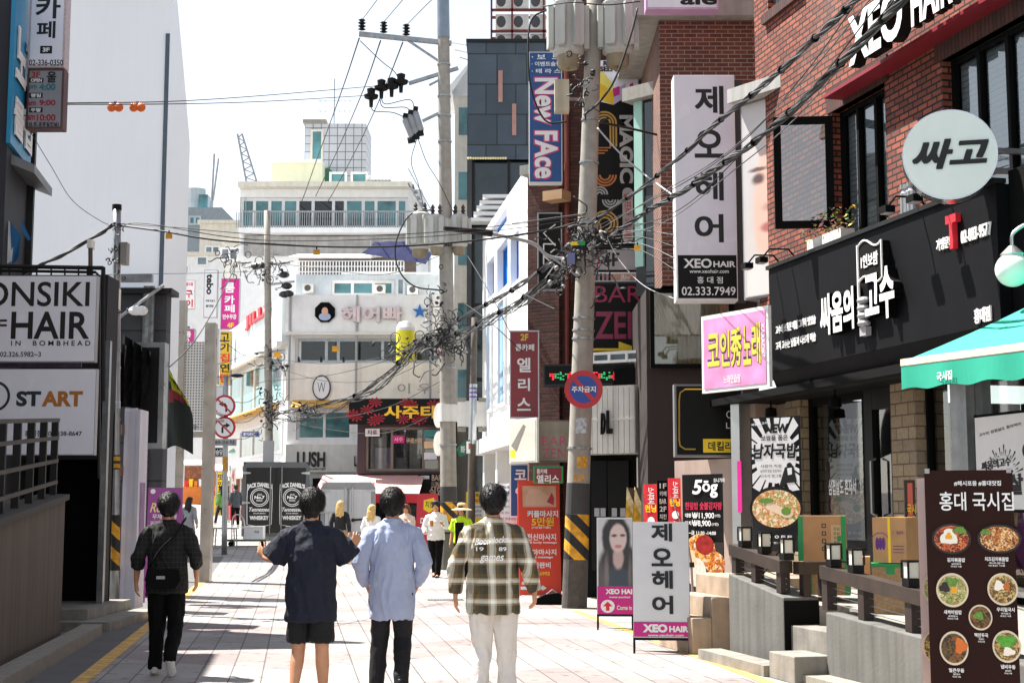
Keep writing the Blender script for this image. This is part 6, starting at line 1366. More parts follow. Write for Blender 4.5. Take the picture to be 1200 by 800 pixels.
t.part('portrait_print', mb, softmat('blurred portrait print', '#cfcfd2', [pb_(723, 632, 16, 26, .12, '#2c282a'), pb_(716, 668, 13, 26, .2, '#332e30'), pb_(735, 664, 10, 26, .2, '#332e30'), pb_(725, 690, 17, 26, .1, '#3a4450'), pb_(706, 684, 6, 24, .6, '#5a5456'), pb_(725, 655, 6, 12, .25, '#bfa6a2'), pb_(725, 632, 9.5, 16, .14, '#d6c0bb'), pb_(720.5, 629, 3, 1.6, .6, '#5c4c4c'), pb_(730, 629, 3, 1.6, .6, '#5c4c4c'), pb_(725, 641.5, 4, 2, .5, '#c07a80'), pb_(712, 672, 2.5, 18, .7, '#77706f'), pb_(738, 672, 2, 18, .7, '#6a6464')]))
mb = MB(); atxt(t, mb, None, 700, 686, 741, 718, 0, .0205); t.part('foot_print', mb, magenta); mb = MB(); atxt(t, mb, 'XEO HAIR', 709, 689, 745, 695, 0, .0225, bold=.05); atxt(t, mb, 'www.xeohair', 713, 697, 738, 699.5, 0, .0225)
cc = [(711.5 + 8 * math.cos(i * .35), 709 + 7.5 * math.sin(i * .35)) for i in range(18)]; atxt(t, mb, cc, 0, 0, 0, 0, 0, .0222); atxt(t, mb, 'Come in', 722, 708, 739, 713, 0, .0225); t.part('lettering', mb, letw); mb = MB(); atxt(t, mb, [(706, 709), (711.5, 703.5), (717, 709), (713.5, 709), (713.5, 714), (709.5, 714), (709.5, 709)], 0, 0, 0, 0, 0, .0235); t.part('arrow', mb, redt)
om = mat('orange red vinyl', '#d8402c', .4, var=.04)
t = aboard('a_board', 'tall orange red massage A board with white Korean prices and spa photo', 607, 655, 563, 694, 27.2, R(9), om, frame=om, lean=.1); mb = MB()
for w_, a, b, c, d_, m_ in (('커플마사지', 617, 598, 653, 606, 0), ('5만원', 622, 606, 648, 616, 1), ('(1인당기준)', 622, 616.5, 644, 619.5, 0), ('전신마사지', 616, 625, 650, 633, 0), ('full body massage', 616, 634, 651, 637, 0), ('발마마사지', 615, 643, 650, 650, 0), ('foot massage', 618, 651, 646, 654, 0), ('스킨완비', 616, 658, 643, 665, 0), ('02-3333,6992', 609, 669, 642, 674, 1), ('홍대역', 609, 680, 622, 684, 0)): atxt(t, mb, w_, a, b, c, d_, m_, bold=.035)
atxt(t, mb, [(608, 686), (633, 686), (633, 684.5), (638, 688), (633, 691), (633, 689.5), (608, 689.5)], 0, 0, 0, 0, 0); t.part('lettering', mb, [letw, mat('amber lettering', '#f0c030', .4)])
mb = MB(); atxt(t, mb, None, 612, 569, 651, 594, 0, .018); atxt(t, mb, [(614, 592), (616, 580), (622, 572), (632, 573), (640, 580), (648, 582), (648, 592)], 0, 0, 0, 0, 1, .0195); atxt(t, mb, [(640, 588), (646, 577), (649, 584), (648, 592)], 0, 0, 0, 0, 2, .0205); t.part('spa_photo', mb, [mat('warm photo print', '#c89a80', .5, var=.2), mat('skin print', '#d3a690'), mat('red flower print', '#b03040')])
t = aboard('a_board', 'small red A board with a yellow badge behind the man in white', 489, 513, 578, 650, 43.0, R(-12), red, frame=red); mb = MB(); atxt(t, mb, [(497, 586), (509, 583), (511, 596), (504, 601), (497, 597)], 0, 0, 0, 0, 0); atxt(t, mb, '치킨', 499, 587, 509, 595, 1, .022); atxt(t, mb, '맛집', 494, 606, 510, 620, 2); t.part('lettering', mb, [yellow, ink, letw])
pm_ = mat('purple vinyl', '#9a4a92', .45, var=.08)
t = aboard('a_board', 'purple A board with white and yellow script behind the left walker', 174, 213, 571, 690, 25.4, R(6), pm_, frame=pm_); mb = MB(); atxt(t, mb, '룸카페', 186, 580, 208, 588, bold=.03); atxt(t, mb, 'Room', 177, 589, 206, 600, 1, shear=.3); atxt(t, mb, '무제한이용', 180, 602, 208, 608, bold=.02); atxt(t, mb, '커피 & 영화', 178, 610, 206, 616); t.part('lettering', mb, [letw, mat('pale yellow lettering', '#e8d8a0')]); mb = MB(); cc = [(179.5 + 3 * math.cos(i * .5), 575.5 + 3 * math.sin(i * .5)) for i in range(13)]; atxt(t, mb, cc, 0, 0, 0, 0); t.part('badge', mb, letw)
t = aboard('notice_board', 'white printed notice board leaning beside the plaid shirt man', 580, 612, 566, 660, 27.8, R(4), paper, frame=alu, lean=.08); mb = MB(); atxt(t, mb, 'NATURAL HEALTH CARE', 584, 569, 608, 572); atxt(t, mb, 'OFFICE', 590, 575, 608, 581, bold=.03)
for k_ in range(9): atxt(t, mb, 'lorem' if False else '영업 안내 시간표', 584, 585 + 7 * k_, 608, 588 + 7 * k_, 1)
t.part('lettering', mb, [mat('navy print', '#28305a'), mat('grey print', '#77777c')])
t = aboard('notice_board', 'yellow and white notice board behind the person in a straw hat', 546, 567, 576, 655, 36.5, R(4), yellow, frame=green, lean=.08); mb = MB(); atxt(t, mb, None, 547, 590, 566, 606, 0, .018); atxt(t, mb, '점심특선', 549, 578, 565, 582, 1); atxt(t, mb, '부대찌개', 549, 584, 564, 589, 2, bold=.04)
for k_ in range(3): atxt(t, mb, '백반 칠천원', 549, 592 + 5 * k_, 564, 595 + 5 * k_, 1, .021)
t.part('lettering', mb, [paper, mat('navy print', '#28305a'), redt])
# 50 g banner with food photo
t = xbanner('food_banner', 'black food banner with big white 50g numerals and fried chicken photo', 801, 556, 849, 697, 19.0, 18.4, black)
mb = MB(); txt(t, mb, '5', 811, 562, 823, 579, y=-.01, bold=.03, shear=.2); txt(t, mb, 'ō', 823, 563, 832, 576, y=-.01, bold=.03); txt(t, mb, 'g', 832, 567, 841, 583, y=-.01, bold=.03); txt(t, mb, '오니기리', 836, 560, 849, 565, y=-.01); txt(t, mb, '한덮밥 숯불감자탕', 803, 588, 846, 597, 1, y=-.01, bold=.04)
for w_, a, b, c, d_ in (('대왕', 803, 601, 810, 606), ('₩11,900', 811, 600, 837, 608), ('(1인)', 838, 602, 844, 606), ('런치', 803, 610, 810, 615), ('₩8,900', 811, 609, 833, 617), ('(1인)', 834, 612, 842, 616), ('월~금 11:30 -14:00', 803, 621, 839, 626)): txt(t, mb, w_, a, b, c, d_, y=-.01, bold=.03)
t.part('lettering', mb, [letw, mat('rose red lettering', '#c02848', .5)])
mb = MB(); prect(t, mb, 802, 634, 848, 694, 0, y=-.009)
for (cx, cy, rx, ry, mi) in ((821, 645, 18, 14, 1), (826, 638, 11, 8, 2), (838, 660, 12, 10, 1), (816, 670, 12, 12, 3), (832, 684, 13, 10, 3), (808, 655, 8, 8, 4)):
    c = t.uv(cx, cy, -.01); kx = abs(t.uv(cx + 10, cy, -.01).x - c.x) / 10; mb.disc(c.x, c.z, rx * kx, ry * kx, -.0105 - .0012 * mi - cx * 1e-6, mi, 16)
t.part('food_picture', mb, [mat('dark food photo', '#241a18', .5), kim, mat('tomato print', '#8c1c14', .4, var=.4, sc=14), mat('white rice print', '#cfc8bc', .5, var=.15, sc=40), mat('cream sauce print', '#d8b890', .5, var=.2)])
zb_ = (t.M @ Vector((0, 0, 0))).z
t.part('stand', MB().tube([(t.w * .5, .03, t.h), (t.w * .5, .05, 0)], .01, 6).tube([(t.w * .1, .05, .02), (t.w * .1, .3, -zb_ + .02)], .012, 6).tube([(t.w * .9, .05, .02), (t.w * .9, .3, -zb_ + .02)], .012, 6).tube([(.02, .012, .0), (.02, -.05, -zb_ + .01)], .012, 6).tube([(t.w - .02, .012, .0), (t.w - .02, -.05, -zb_ + .01)], .012, 6), matt)
for lb, a, b, y0_, y1_ in (('narrow red banner with white and yellow Korean letters, left of pair', 755, 771, 567, 690), ('narrow red banner with white and yellow Korean letters, right of pair', 784, 799, 560, 690)):
    t = xbanner('strip_banner', lb, a, y0_, b, y1_, 21.4, 21.2, red, group='narrow red banners by the bar entrance'); mb = MB(); txt(t, mb, '스시마시', a + 4, y0_ + 4, b - 4, y0_ + 23, y=-.01, rot=-90); txt(t, mb, '런닝', a + 1, y0_ + 24, b - 2, y0_ + 33, 1, y=-.01, bold=.05); txt(t, mb, '메뉴', a + 3, y0_ + 50, b - 3, y0_ + 60, y=-.01); c = t.uv((a + b) / 2, y0_ + 43, -.01); mb.disc(c.x, c.z, .07, .06, -.01, 0, 14)
    t.part('lettering', mb, [letw, yellow]); zq = t.M.translation.z; t.part('stand', MB().tube([(t.w / 2, .03, t.h), (t.w / 2, .03, -zq + .02)], .012, 6).tube([(t.w / 2 - .25, .03, -zq + .02), (t.w / 2 + .25, .03, -zq + .02)], .02, 6), matt)
t = sign('shop_list', 'thin black signpost with white cube panels between the red banners', 'sign', 771, 563, 783, 660, 22.5, None, .08, black, matt); mb = MB()
for k_, w_ in enumerate(('1F', '카페', 'BAR', '2F', '치킨')): txt(t, mb, w_, 773, 566 + 9 * k_, 781, 572 + 9 * k_)
t.part('lettering', mb, letw); t.part('post', MB().box(t.w * .4, t.w * .6, .01, .06, -at(771, 660, 22.5).z, 0), matt)
for lb, px in (('yellow striped menu stand left of the pair near the bar door', 735), ('yellow striped menu stand right of the pair near the bar door', 744)):
    p = Vector((xat(px, 23.5), 23.5, 0)); t = T('menu_stand', lb, 'stand', p, R(8), 'yellow menu stands'); h = t.uv(px, 572).z
    t.part('board', MB().prism([(-.06, .75), (.07, .72), (.11, h), (.0, h + .02)], -.02, .02), stripemat('yellow menu print', [(0, '#d8a828'), (.5, '#e8d8a8'), (.7, '#4a3a20')], 2.2, (1, 0, .4))); t.part('pole', MB().tube([(.02, .03, .02), (.03, .03, h)], .015, 6), alu); t.part('base', MB().lathe([(.16, 0), (.16, .02), (.02, .04)], n=16), iron)
# parasol stand with weights
p = gnd(826, 750); t = T('banner_stand', 'tilted thin pole standing in a black roller base beside the white A board', 'stand', (p.x - .1, p.y, 0), 0); rollm = mat('black roller base', '#1b1b1d', .4)
t.part('base', MB().tube([(-.42, 0, .07), (.55, 0, .07)], .075, 16), rollm); t.part('pole', MB().tube([(-.02, .0, .12), (-.05, .05, .95), (-.1, .05, 1.22)], .016, 8), mat('pinkish grey pole', '#a89690', .4, .3)); t.part('clamp', MB().lathe([(.03, 0), (.03, .06)], (-.04, .045, .88), 10), iron); t.part('top_rod', MB().tube([(-.1, .05, 1.22), (-.26, .3, 1.75)], .008, 6), steel)
t.part('weight', MB().box(.5, .78, -.12, .22, .02, .30), rollm)
p = gnd(640, 708); t = T('sandbag', 'small black sandbag weighing down the red massage board', 'sandbag', (p.x + .1, p.y, 0)); t.part('bag', MB().prism([(-.28, 0), (.28, 0), (.24, .13), (.1, .2), (-.12, .17), (-.26, .1)], -.12, .12), matt); t.part('strap', MB().tube([(-.1, -.05, .17), (0, -.05, .25), (.1, -.05, .18)], .012, 6), grayw)
# ============================================================= poles
def pole(label, p0, p1, r0, r1, m, group=None, name='utility_pole', n=18):
    p0, p1 = Vector(p0), Vector(p1); t = T(name, label, 'pole', p0, 0, group); t.a = Vector((0, 0, 0)); t.b = p1 - p0; t.r0, t.r1 = r0, r1
    t.part('shaft', MB().tube([t.b * (i / 8) for i in range(9)], [r0 + (r1 - r0) * i / 8 for i in range(9)], n), m, smooth=True); return t
def wrap(t, nm, py0, py1, m, grow=.006):
    """a sleeve round the pole between two pixel heights"""
    Y = t.M.translation.y; f = lambda py: (at(600, py, Y).z - t.M.translation.z) / t.b.z
    f0, f1 = sorted((f(py0), f(py1))); f0 = max(f0, 0.0)
    rr = lambda f_: t.r0 + (t.r1 - t.r0) * f_ + grow
    return t.part(nm, MB().tube([t.b * f0, t.b * f1], [rr(f0), rr(f1)], 20), m)
def onpole(t, py): 
    Y = t.M.translation.y; return t.b * ((at(600, py, Y).z - t.M.translation.z) / t.b.z)
b0 = gnd(673, 712); PB = pole('big leaning concrete utility pole with hazard wrap and two transformers', b0, at(698, -40, b0.y), .20, .125, conpole)
wrap(PB, 'guard_sleeve', 566, 602, mat('dark rubber sleeve', '#343434', .7, var=.2)); wrap(PB, 'hazard_wrap', 602.5, 655, hazard); wrap(PB, 'base_sleeve', 655.5, 712, mat('worn brown sleeve', '#4a4440', .8, var=.3, sc=9))
for py in (372, 386, 396, 190, 140, 262, 524): wrap(PB, 'strap', py, py + 2.2, steel, .016)
for py0, py1, dx, m_ in ((490, 508, -.02, mat('pale sticker', '#a8b0b8', .5, var=.4, sc=20)), (535, 549, .02, mat('ochre sticker', '#b8862c', .6, var=.4, sc=20)), (556, 564, -.02, mat('ochre sticker'))):
    q0 = onpole(PB, py1); q1 = onpole(PB, py0); r_ = .185
    mb = MB()
    for k_ in range(4): a0, a1 = R(-110 + 14 * k_ + 300 * dx), R(-110 + 14 * (k_ + 1) + 300 * dx); mb.quad(q0 + Vector((r_ * math.cos(a0), r_ * math.sin(a0), 0)), q0 + Vector((r_ * math.cos(a1), r_ * math.sin(a1), 0)), q1 + Vector((r_ * math.cos(a1), r_ * math.sin(a1), 0)), q1 + Vector((r_ * math.cos(a0), r_ * math.sin(a0), 0)))
    PB.part('sticker', mb, m_)
p = onpole(PB, 118); PB.part('meter_box', MB().box(p.x - .62, p.x - .38, -.3, -.05, p.z - .25, p.z + .28), mat('cream meter box', '#bdb49c', .6, var=.1, streak=.3)); PB.part('bracket', MB().beam((p.x - .4, -.1, p.z), (p.x, 0, p.z), .05, .05), steel)
p = onpole(PB, 306); PB.part('lamp_arm', MB().tube(spline([p + Vector((-.1, -.1, 0)), p + Vector((-.6, -.15, .05)), p + Vector((-.9, -.3, .25)), p + Vector((-1.6, -.9, .3))], 6), .03, 8), grayw); PB.part('lamp_strut', MB().tube([p + Vector((-.1, -.1, -.3)), p + Vector((-.55, -.15, .03))], .02, 6), grayw); PB.part('lamp_head', MB().tube([p + Vector((-1.55, -.88, .3)), p + Vector((-2.3, -1.2, .32))], [.06, .035], 8), iron)
b0 = gnd(527, 667.5); b0.y = 38.4; b0.x = xat(527, 38.4); b0.z = gz(38.4); P2_ = pole('tall concrete utility pole with crossarm and three transformers down the street', b0, at(519, -30, 38.4), .225, .15, conpole)
wrap(P2_, 'hazard_wrap', 588, 613, hazard); wrap(P2_, 'guard_sleeve', 570, 587.5, mat('dark rubber sleeve')); wrap(P2_, 'steel_sleeve', -30, 45, mat('blue grey steel', '#7d8894', .4, .6), .012)
for py in (75, 112, 135, 165, 430, 478, 520): wrap(P2_, 'strap', py, py + 2, steel, .02)
Yp = 38.4; L_ = lambda px, py, dy=0: P2_.loc(at(px, py, Yp + dy))
P2_.part('crossarm', MB().beam(L_(421, 40), L_(529, 51), .12, .12), steel); P2_.part('brace', MB().beam(L_(474, 45), L_(519, 75), .06, .06), steel)
for px, py in ((424, 38), (449.5, 41), (476, 44)):
    q = L_(px, py); P2_.part('insulator', MB().lathe([(.03, .05), (.11, .08), (.04, .12), (.11, .17), (.04, .21), (.11, .26), (.04, .3), (.1, .34), (.03, .38)], q, 12), mat('dark porcelain', '#1f1f22', .3))
P2_.part('arm', MB().beam(L_(479, 98), L_(537, 80), .09, .09).beam(L_(503, 100), L_(526, 88), .05, .05), steel)
for px, py in ((435, 113), (447, 103), (459, 101), (470, 96)):
    q = L_(px, py); P2_.part('line_switch', MB().lathe([(.02, .25), (.12, .2), (.1, .05), (.2, .03), (.18, -.05), (.06, -.1), (.05, -.3)], q, 12), black)
for k_ in range(3):
    a, b = L_(475 + 6 * k_, 141 - 4 * k_), L_(483 + 5 * k_, 160 - 4 * k_); P2_.part('fuse_cutout', MB().tube([a + Vector((-.02, 0, .1)), a, b, b - Vector((-.03, 0, .12))], [.06, .09, .09, .04], 10), mat('fuse body', '#8a8d92', .4)); P2_.part('fuse_cap', MB().tube([a + Vector((-.06, 0, .12)), a + Vector((.06, 0, .1))], .09, 8).tube([b + Vector((-.12, 0, -.12)), b + Vector((.08, 0, -.08))], .09, 8), black)
P2_.part('arm', MB().beam(L_(495, 142), L_(516, 132), .07, .07), steel)
wrap(P2_, 'notice_box', 474, 494, offw, .05)
for py in (486, 519):
    q = L_(514, py); P2_.part('mirror_disc', MB().tube([q + Vector((-.02, .22, 0)), q + Vector((.02, .24, 0))], .33, 20), mat('weathered disc', '#b4b2aa', .6))
mb = MB().text('750', -.17, .17, onpole(P2_, 291).z, onpole(P2_, 286).z, -.23, 0, 0, .03); mb.v = [(x + onpole(P2_, 288).x, y, z) for x, y, z in mb.v]; P2_.part('lettering', mb, ink)
b0 = Vector((xat(316, 57), 57, gz(57))); P3_ = pole('grey utility pole tangled in wires above the black truck', b0, at(313, 247, 57), .19, .12, conpole); q = P3_.loc(at(316, 530, 57)); P3_.part('meter_box', MB().box(q.x - .2, q.x + .2, -.35, -.18, q.z - .45, q.z + .45), grayw)
for py, a, b in ((308, 296, 340), (330, 312, 345), (410, 298, 334), (425, 302, 330)): P3_.part('crossarm', MB().beam(P3_.loc(at(a, py + 4, 57)), P3_.loc(at(b, py, 57)), .09, .09), steel)
for px, py in ((300, 312), (306, 311), (333, 322), (336, 335), (338, 344), (333, 345)): P3_.part('insulator', MB().ball(P3_.loc(at(px, py, 57)), (.22, .15, .14), 0, 8, 6), mat('dark porcelain'))
b0 = gnd(134, 717); P4_ = pole('slim steel pole with hazard band and white box in front of the dark shop', b0, at(137, 241, b0.y), .075, .065, mat('galvanised steel'), n=14)
wrap(P4_, 'hazard_wrap', 603, 668, hazard); wrap(P4_, 'cap', 240, 246, black, .01); wrap(P4_, 'yellow_label', 533, 550, stripemat('yellow pole label', [(0, '#c8981c'), (.6, '#3a2a10')], 9, (0, 0, 1)), .004); wrap(P4_, 'sticker', 470, 478, mat('pale sticker'), .004)
for py in (262, 268, 300, 340, 410, 430, 490, 560): wrap(P4_, 'strap', py, py + 1.6, steel, .008)
q = onpole(P4_, 352); P4_.part('junction_box', MB().box(q.x - .1, q.x + .09, -.2, -.07, q.z - .18, q.z + .16), offw); q = onpole(P4_, 297); P4_.part('antenna_box', MB().box(q.x + .08, q.x + .18, -.08, .1, q.z - .18, q.z + .17), mat('grey louvre box', '#8a8680', .6))
b0 = Vector((xat(551, 36.2), 36.2, 0)); P5_ = pole('thin weathered pole with steel sleeve and green arrow sign', b0, at(556, 372, 36.2), .11, .075, mat('dark stained pole', '#5c534a', .85, var=.3, streak=.3)); wrap(P5_, 'steel_sleeve', 450, 520, alu, .01)
for py in (454, 459, 464): wrap(P5_, 'label', py, py + 2, mat('purple label', '#6a4a8a'), .013)
t = T('direction_sign', 'green arrow shaped street sign on the thin weathered pole', 'road sign', at(535, 526, 35.9)); mb = MB(); q = lambda a, b: (lambda p: (p.x, p.z))(t.uv(a, b)); mb.prism([q(534.5, 526), q(540, 519.5), (q(552.5, 0)[0], q(552.5, 514.5)[1]), q(553, 529.5), q(538.5, 535)], 0, .03); t.part('plate', mb, mat('sign green', '#14583c', .4)); mb = MB(); txt(t, mb, '홍대입구', 540, 522, 545, 530, y=-.01); t.part('lettering', mb, letw); mb = MB(); prect(t, mb, 546.5, 517, 551, 531, 0, y=-.006); prect(t, mb, 549, 519, 551, 526, 1, y=-.009); t.part('map_print', mb, [paper, redt])
t = T('sign_lightbox', 'white projecting lightbox strapped to the thin weathered pole', 'shop sign', at(536, 505, 36.6)); W = t.uv(570, 500).x; H = t.uv(536, 465).z; t.part('case', MB().box(0, W, 0, .2, .12, H - .1), offw)
for z in (0, H - .12):
    for x in (0, W - .2): t.part('strap', MB().box(x, x + .2, -.02, .22, z, z + .1), mat('dull strap', '#8a8478', .5, .3))
b0 = Vector((xat(264, 43), 43, gz(43))); P6_ = pole('thin steel sign pole with lamp arm carrying the turn signs', b0, at(265, 440, 43), .085, .07, steel, name='sign_pole')
P6_.part('lamp_arm', MB().tube([P6_.loc(at(265, 443, 43)), P6_.loc(at(272, 439, 42.8))], .03, 6), steel); P6_.part('lamp_head', MB().ball(P6_.loc(at(278, 440, 42.7)), (.2, .12, .06), 0, 12, 6), iron); wrap(P6_, 'yellow_label', 535, 552, mat('ochre sticker'), .006); P6_.part('boom', MB().tube([P6_.loc(at(262, 487, 43)), P6_.loc(at(212, 468, 33))], .04, 8).tube([P6_.loc(at(262, 493, 43)), P6_.loc(at(212, 481, 33))], .04, 8), grayw)
# ------------------------------------------------ transformers
def transformer(label, px, pyt, pyb, Y, wpx, flip=1, dy=-.0, text=None):
    r = wpx * .5 * Y / FPX * .72; p = at(px, pyb, Y + dy); t = T('pole_transformer', label, 'transformer', p); h = at(px, pyt, Y + dy).z - p.z; tm = mat('pale grey transformer paint', '#b4b5b0', .45, var=.06, streak=.22)
    t.part('tank', MB().lathe([(r * .7, 0), (r, .06), (r, h * .86), (r * 1.03, h * .865), (r * 1.03, h * .9), (r * .8, h * .95), (.02, h * .97)], n=28), tm, smooth=False)
    t.part('base_ring', MB().lathe([(r * .75, .02), (r * .72, -.14), (r * .6, -.2), (.02, -.2)], n=24), mat('ochre grey base', '#8a7e68', .7, streak=.3))
    for a in (-115, -60, -170, -5):
        ca, sa = math.cos(R(a)), math.sin(R(a)); mb = MB()
        c = Vector((ca * (r + .05), sa * (r + .05), 0)); u = Vector((-sa, ca, 0)) * (r * .33); o_ = Vector((ca, sa, 0)) * .045
        pts = [(-1, .18), (-.85, .12), (.85, .12), (1, .18), (1, .78), (.85, .84), (-.85, .84), (-1, .78)]
        fr = [c + o_ + u * x + Vector((0, 0, h * z)) for x, z in pts]; bk = [c - o_ + u * x + Vector((0, 0, h * z)) for x, z in pts]; m_ = len(pts)
        mb.add(fr + bk, [tuple(range(m_)), tuple(range(2 * m_ - 1, m_ - 1, -1))] + [(i + m_, (i + 1) % m_ + m_, (i + 1) % m_, i) for i in range(m_)]); t.part('radiator_panel', mb, tm)
    for x in (-.45, .45): t.part('bushing', MB().lathe([(.03, 0), (.07, .04), (.035, .08), (.07, .13), (.035, .17), (.06, .22), (.015, .3)], (x * r, 0, h * .93), 12), mat('brown porcelain', '#3a2a24', .3))
    if text: mb = MB().text(text, .0, r * .5, h * .45, h * .55, -r - .1, 0, 0, .02); t.part('label', mb, mat('blue grey print', '#5a6a80'))
    return t
Yb = PB.M.translation.y
transformer('pale grey transformer tank on the left of the big leaning pole', 666, -2, 67, Yb - .1, 52); transformer('pale grey transformer tank on the right of the big leaning pole', 724, -2, 66, Yb - .1, 52)
PB.part('transformer_bracket', MB().beam(PB.loc(at(650, 22, Yb)), PB.loc(at(745, 22, Yb)), .1, .1).beam(PB.loc(at(650, 55, Yb)), PB.loc(at(745, 55, Yb)), .08, .08), steel)
transformer('pale grey transformer, left of three on the tall crossarm pole', 492, 247, 293, Yp - .1, 34); transformer('pale grey transformer, middle of three on the tall crossarm pole', 511, 250, 290, Yp - .75, 26); transformer('pale grey transformer, right of three on the tall crossarm pole', 538, 250, 290, Yp - .1, 28)
P2_.part('transformer_bracket', MB().beam(L_(482, 262), L_(545, 262), .1, .1), steel)
# ============================================================= wires
RW_ = random.Random(11)
def cable(label, pts, r=.009, strands=1, spread=.03, m=None, n=10, name='power_line', group=None, clips=0):
    P = [at(*p) for p in pts]; c = P[0]; P = spline(P, n); t = T(name, label, 'cable', c)
    P = [p - c for p in P]
    if strands == 1: t.part('conductor', MB().tube(P, r, 6), m or wirem, smooth=True); return t
    for s_ in range(strands):
        ph = RW_.random() * 6.3; fq = RW_.uniform(.25, .6); off = spread * RW_.uniform(.4, 1); Q = []
        for i, p in enumerate(P):
            a = ph + i * fq; e = 1 if 0 < i < len(P) - 1 else .4
            Q.append(p + Vector((math.cos(a) * off * .6, math.cos(a * .7 + 1) * off * .6, math.sin(a) * off)) * e)
        t.part('conductor', MB().tube(Q, r * RW_.uniform(.7, 1.3), 6), wireg if (s_ % 4 == 3 or m is wireg) else wirem, smooth=True)
    for k_ in range(clips):
        i = int((k_ + .5) / clips * (len(P) - 1)); d_ = (P[i + 1] - P[i]).normalized() * .02; t.part('tie', MB().tube([P[i] - d_, P[i] + d_], spread * .85 + r, 8), matt)
    return t
kn = (688, 285, 23.1)
cable('thick tied cable bundle rising from pole to upper right, upper of two', [(688, 264, 23), (735, 232, 21), (790, 190, 18.5), (845, 140, 16), (900, 96, 14), (955, 45, 12.3), (1012, -8, 11)], .010, 7, .032, n=14, clips=9)
cable('thick tied cable bundle rising from pole to upper right, lower of two', [(715, 278, 23), (760, 246, 21), (800, 224, 19), (850, 190, 17), (905, 150, 14.8), (985, 74, 12.4), (1066, -8, 10.8)], .012, 8, .038, n=14, clips=9)
for k_, (a, b, c) in enumerate(((6, -2, 5), (-7, -6, 4), (10, 8, -3), (-3, 12, 10))):
    cable('thin loose wire sagging beside the tied bundles, number counted from above: %s' % ('first', 'second', 'third', 'fourth')[k_], [(690 + 5 * k_, 270 + 3 * k_, 23), (780 + a, 225 + 8 * k_ + b, 19), (860 + a, 165 + 9 * k_ + c, 16.5), (940, 92 + 9 * k_ + b, 13.5), (1010 + 14 * k_, -6, 11.3)], .006, m=wireg if k_ % 2 else wirem)
cable('cable bundle from the big pole knot to the crossarm pole, upper', [(686, 272, 23), (640, 312, 25.5), (600, 340, 29), (560, 362, 33), (524, 382, 38)], .012, 6, .06, n=12, clips=5)
cable('cable bundle from the big pole knot to the crossarm pole, middle', [(684, 288, 23), (645, 326, 25.5), (600, 358, 29), (560, 380, 33), (524, 395, 38)], .012, 7, .07, n=12, clips=6)
cable('cable bundle from the big pole knot to the crossarm pole, lowest and loose', [(684, 296, 23), (640, 338, 25.5), (596, 366, 29), (556, 388, 33), (524, 404, 38)], .009, 5, .08, n=12)
cable('cable bundle from crossarm pole down to the pole above the truck', [(522, 392, 38), (490, 402, 41), (462, 430, 45), (420, 462, 49), (370, 476, 53), (317, 486, 56.8)], .014, 7, .10, n=12, clips=4)
cable('second cable bundle reaching the truck pole a little higher', [(522, 386, 38), (495, 398, 41), (455, 446, 45), (405, 474, 49), (360, 490, 53), (317, 492, 56.8)], .012, 5, .09, n=12)
for k_, (y0_, y1_, s_) in enumerate(((300, 318, 6), (412, 408, 16), (420, 432, 20), (438, 415, 14), (470, 465, 22), (480, 500, 12))):
    cable('thin wire from truck pole towards the crossarm pole at %s height' % ('the top', 'upper middle', 'middle', 'lower middle', 'low', 'the lowest')[k_], [(316, y0_ + 8, 56.8), (380, (y0_ + y1_) / 2 + s_, 51), (450, y1_ + s_ * .6, 45), (520, y1_ - 20, 38.2)], .010)
for k_, (y0_, x1, y1_) in enumerate(((405, 205, 430), (430, 205, 437), (418, 262, 400), (455, 268, 470), (475, 270, 495), (492, 272, 515))):
    cable('thin wire from the truck pole to the left shops, %s' % ('topmost', 'second down', 'short rising one', 'middle short one', 'second lowest', 'lowest')[k_], [(314, y0_, 57), ((314 + x1) / 2, (y0_ + y1_) / 2 + 8, 55), (x1, y1_, 52)], .012)
cable('high voltage line from the crossarm left insulator down to far roofs', [(421, 45, 38.4), (401, 105, 48), (372, 185, 62), (352, 240, 76), (338, 268, 90)], .02); cable('high voltage line from the crossarm middle insulator down to far roofs', [(446, 48, 38.4), (426, 105, 48), (396, 175, 62), (370, 230, 76), (350, 272, 90)], .02); cable('high voltage line from the crossarm right insulator down to far roofs', [(472, 50, 38.4), (450, 105, 48), (420, 170, 62), (385, 235, 76), (352, 285, 90)], .02)
cable('high voltage line rising from the crossarm left insulator', [(424, 24, 38.4), (442, 0, 33), (475, -45, 26)], .010); cable('high voltage line rising from the crossarm middle insulator', [(449, 27, 38.4), (472, 0, 33), (510, -45, 26)], .010); cable('high voltage line rising from the crossarm right insulator', [(476, 30, 38.4), (506, 0, 33), (555, -45, 26)], .010)
cable('upper of two lines from hours board to line switches', [(66, 121, 20.3), (200, 119, 25), (310, 112, 31), (440, 101, 38.4)], .010); cable('lower of two lines from hours board to line switches', [(66, 122.5, 20.3), (200, 122, 25), (310, 119, 31), (432, 112, 38.4)], .010)
cable('lead looping from the line switches to the left fuse', [(434, 120, 38.3), (438, 130, 38.2), (460, 132, 38.2), (475, 138, 38.3)], .012); cable('lead looping from the line switches to the middle fuse', [(445, 116, 38.3), (450, 126, 38.2), (475, 126, 38.2), (482, 134, 38.3)], .012); cable('lead looping from the line switches to the right fuse', [(446, 112, 38.3), (452, 122, 38.2), (480, 117, 38.2), (486, 130, 38.3)], .012)
cable('slack line from the crossarm to the upper line switch', [(422, 48, 38.4), (447, 72, 38.5), (462, 84, 38.4), (468, 95, 38.4)], .012); cable('lead dropping from fuses to left transformer', [(488, 164, 38.4), (482, 190, 38.3), (490, 215, 38.3), (497, 245, 38.3)], .010); cable('lead dropping from fuses to right transformer', [(490, 163, 38.4), (500, 190, 38.3), (515, 215, 37.9), (532, 250, 38.3)], .010)
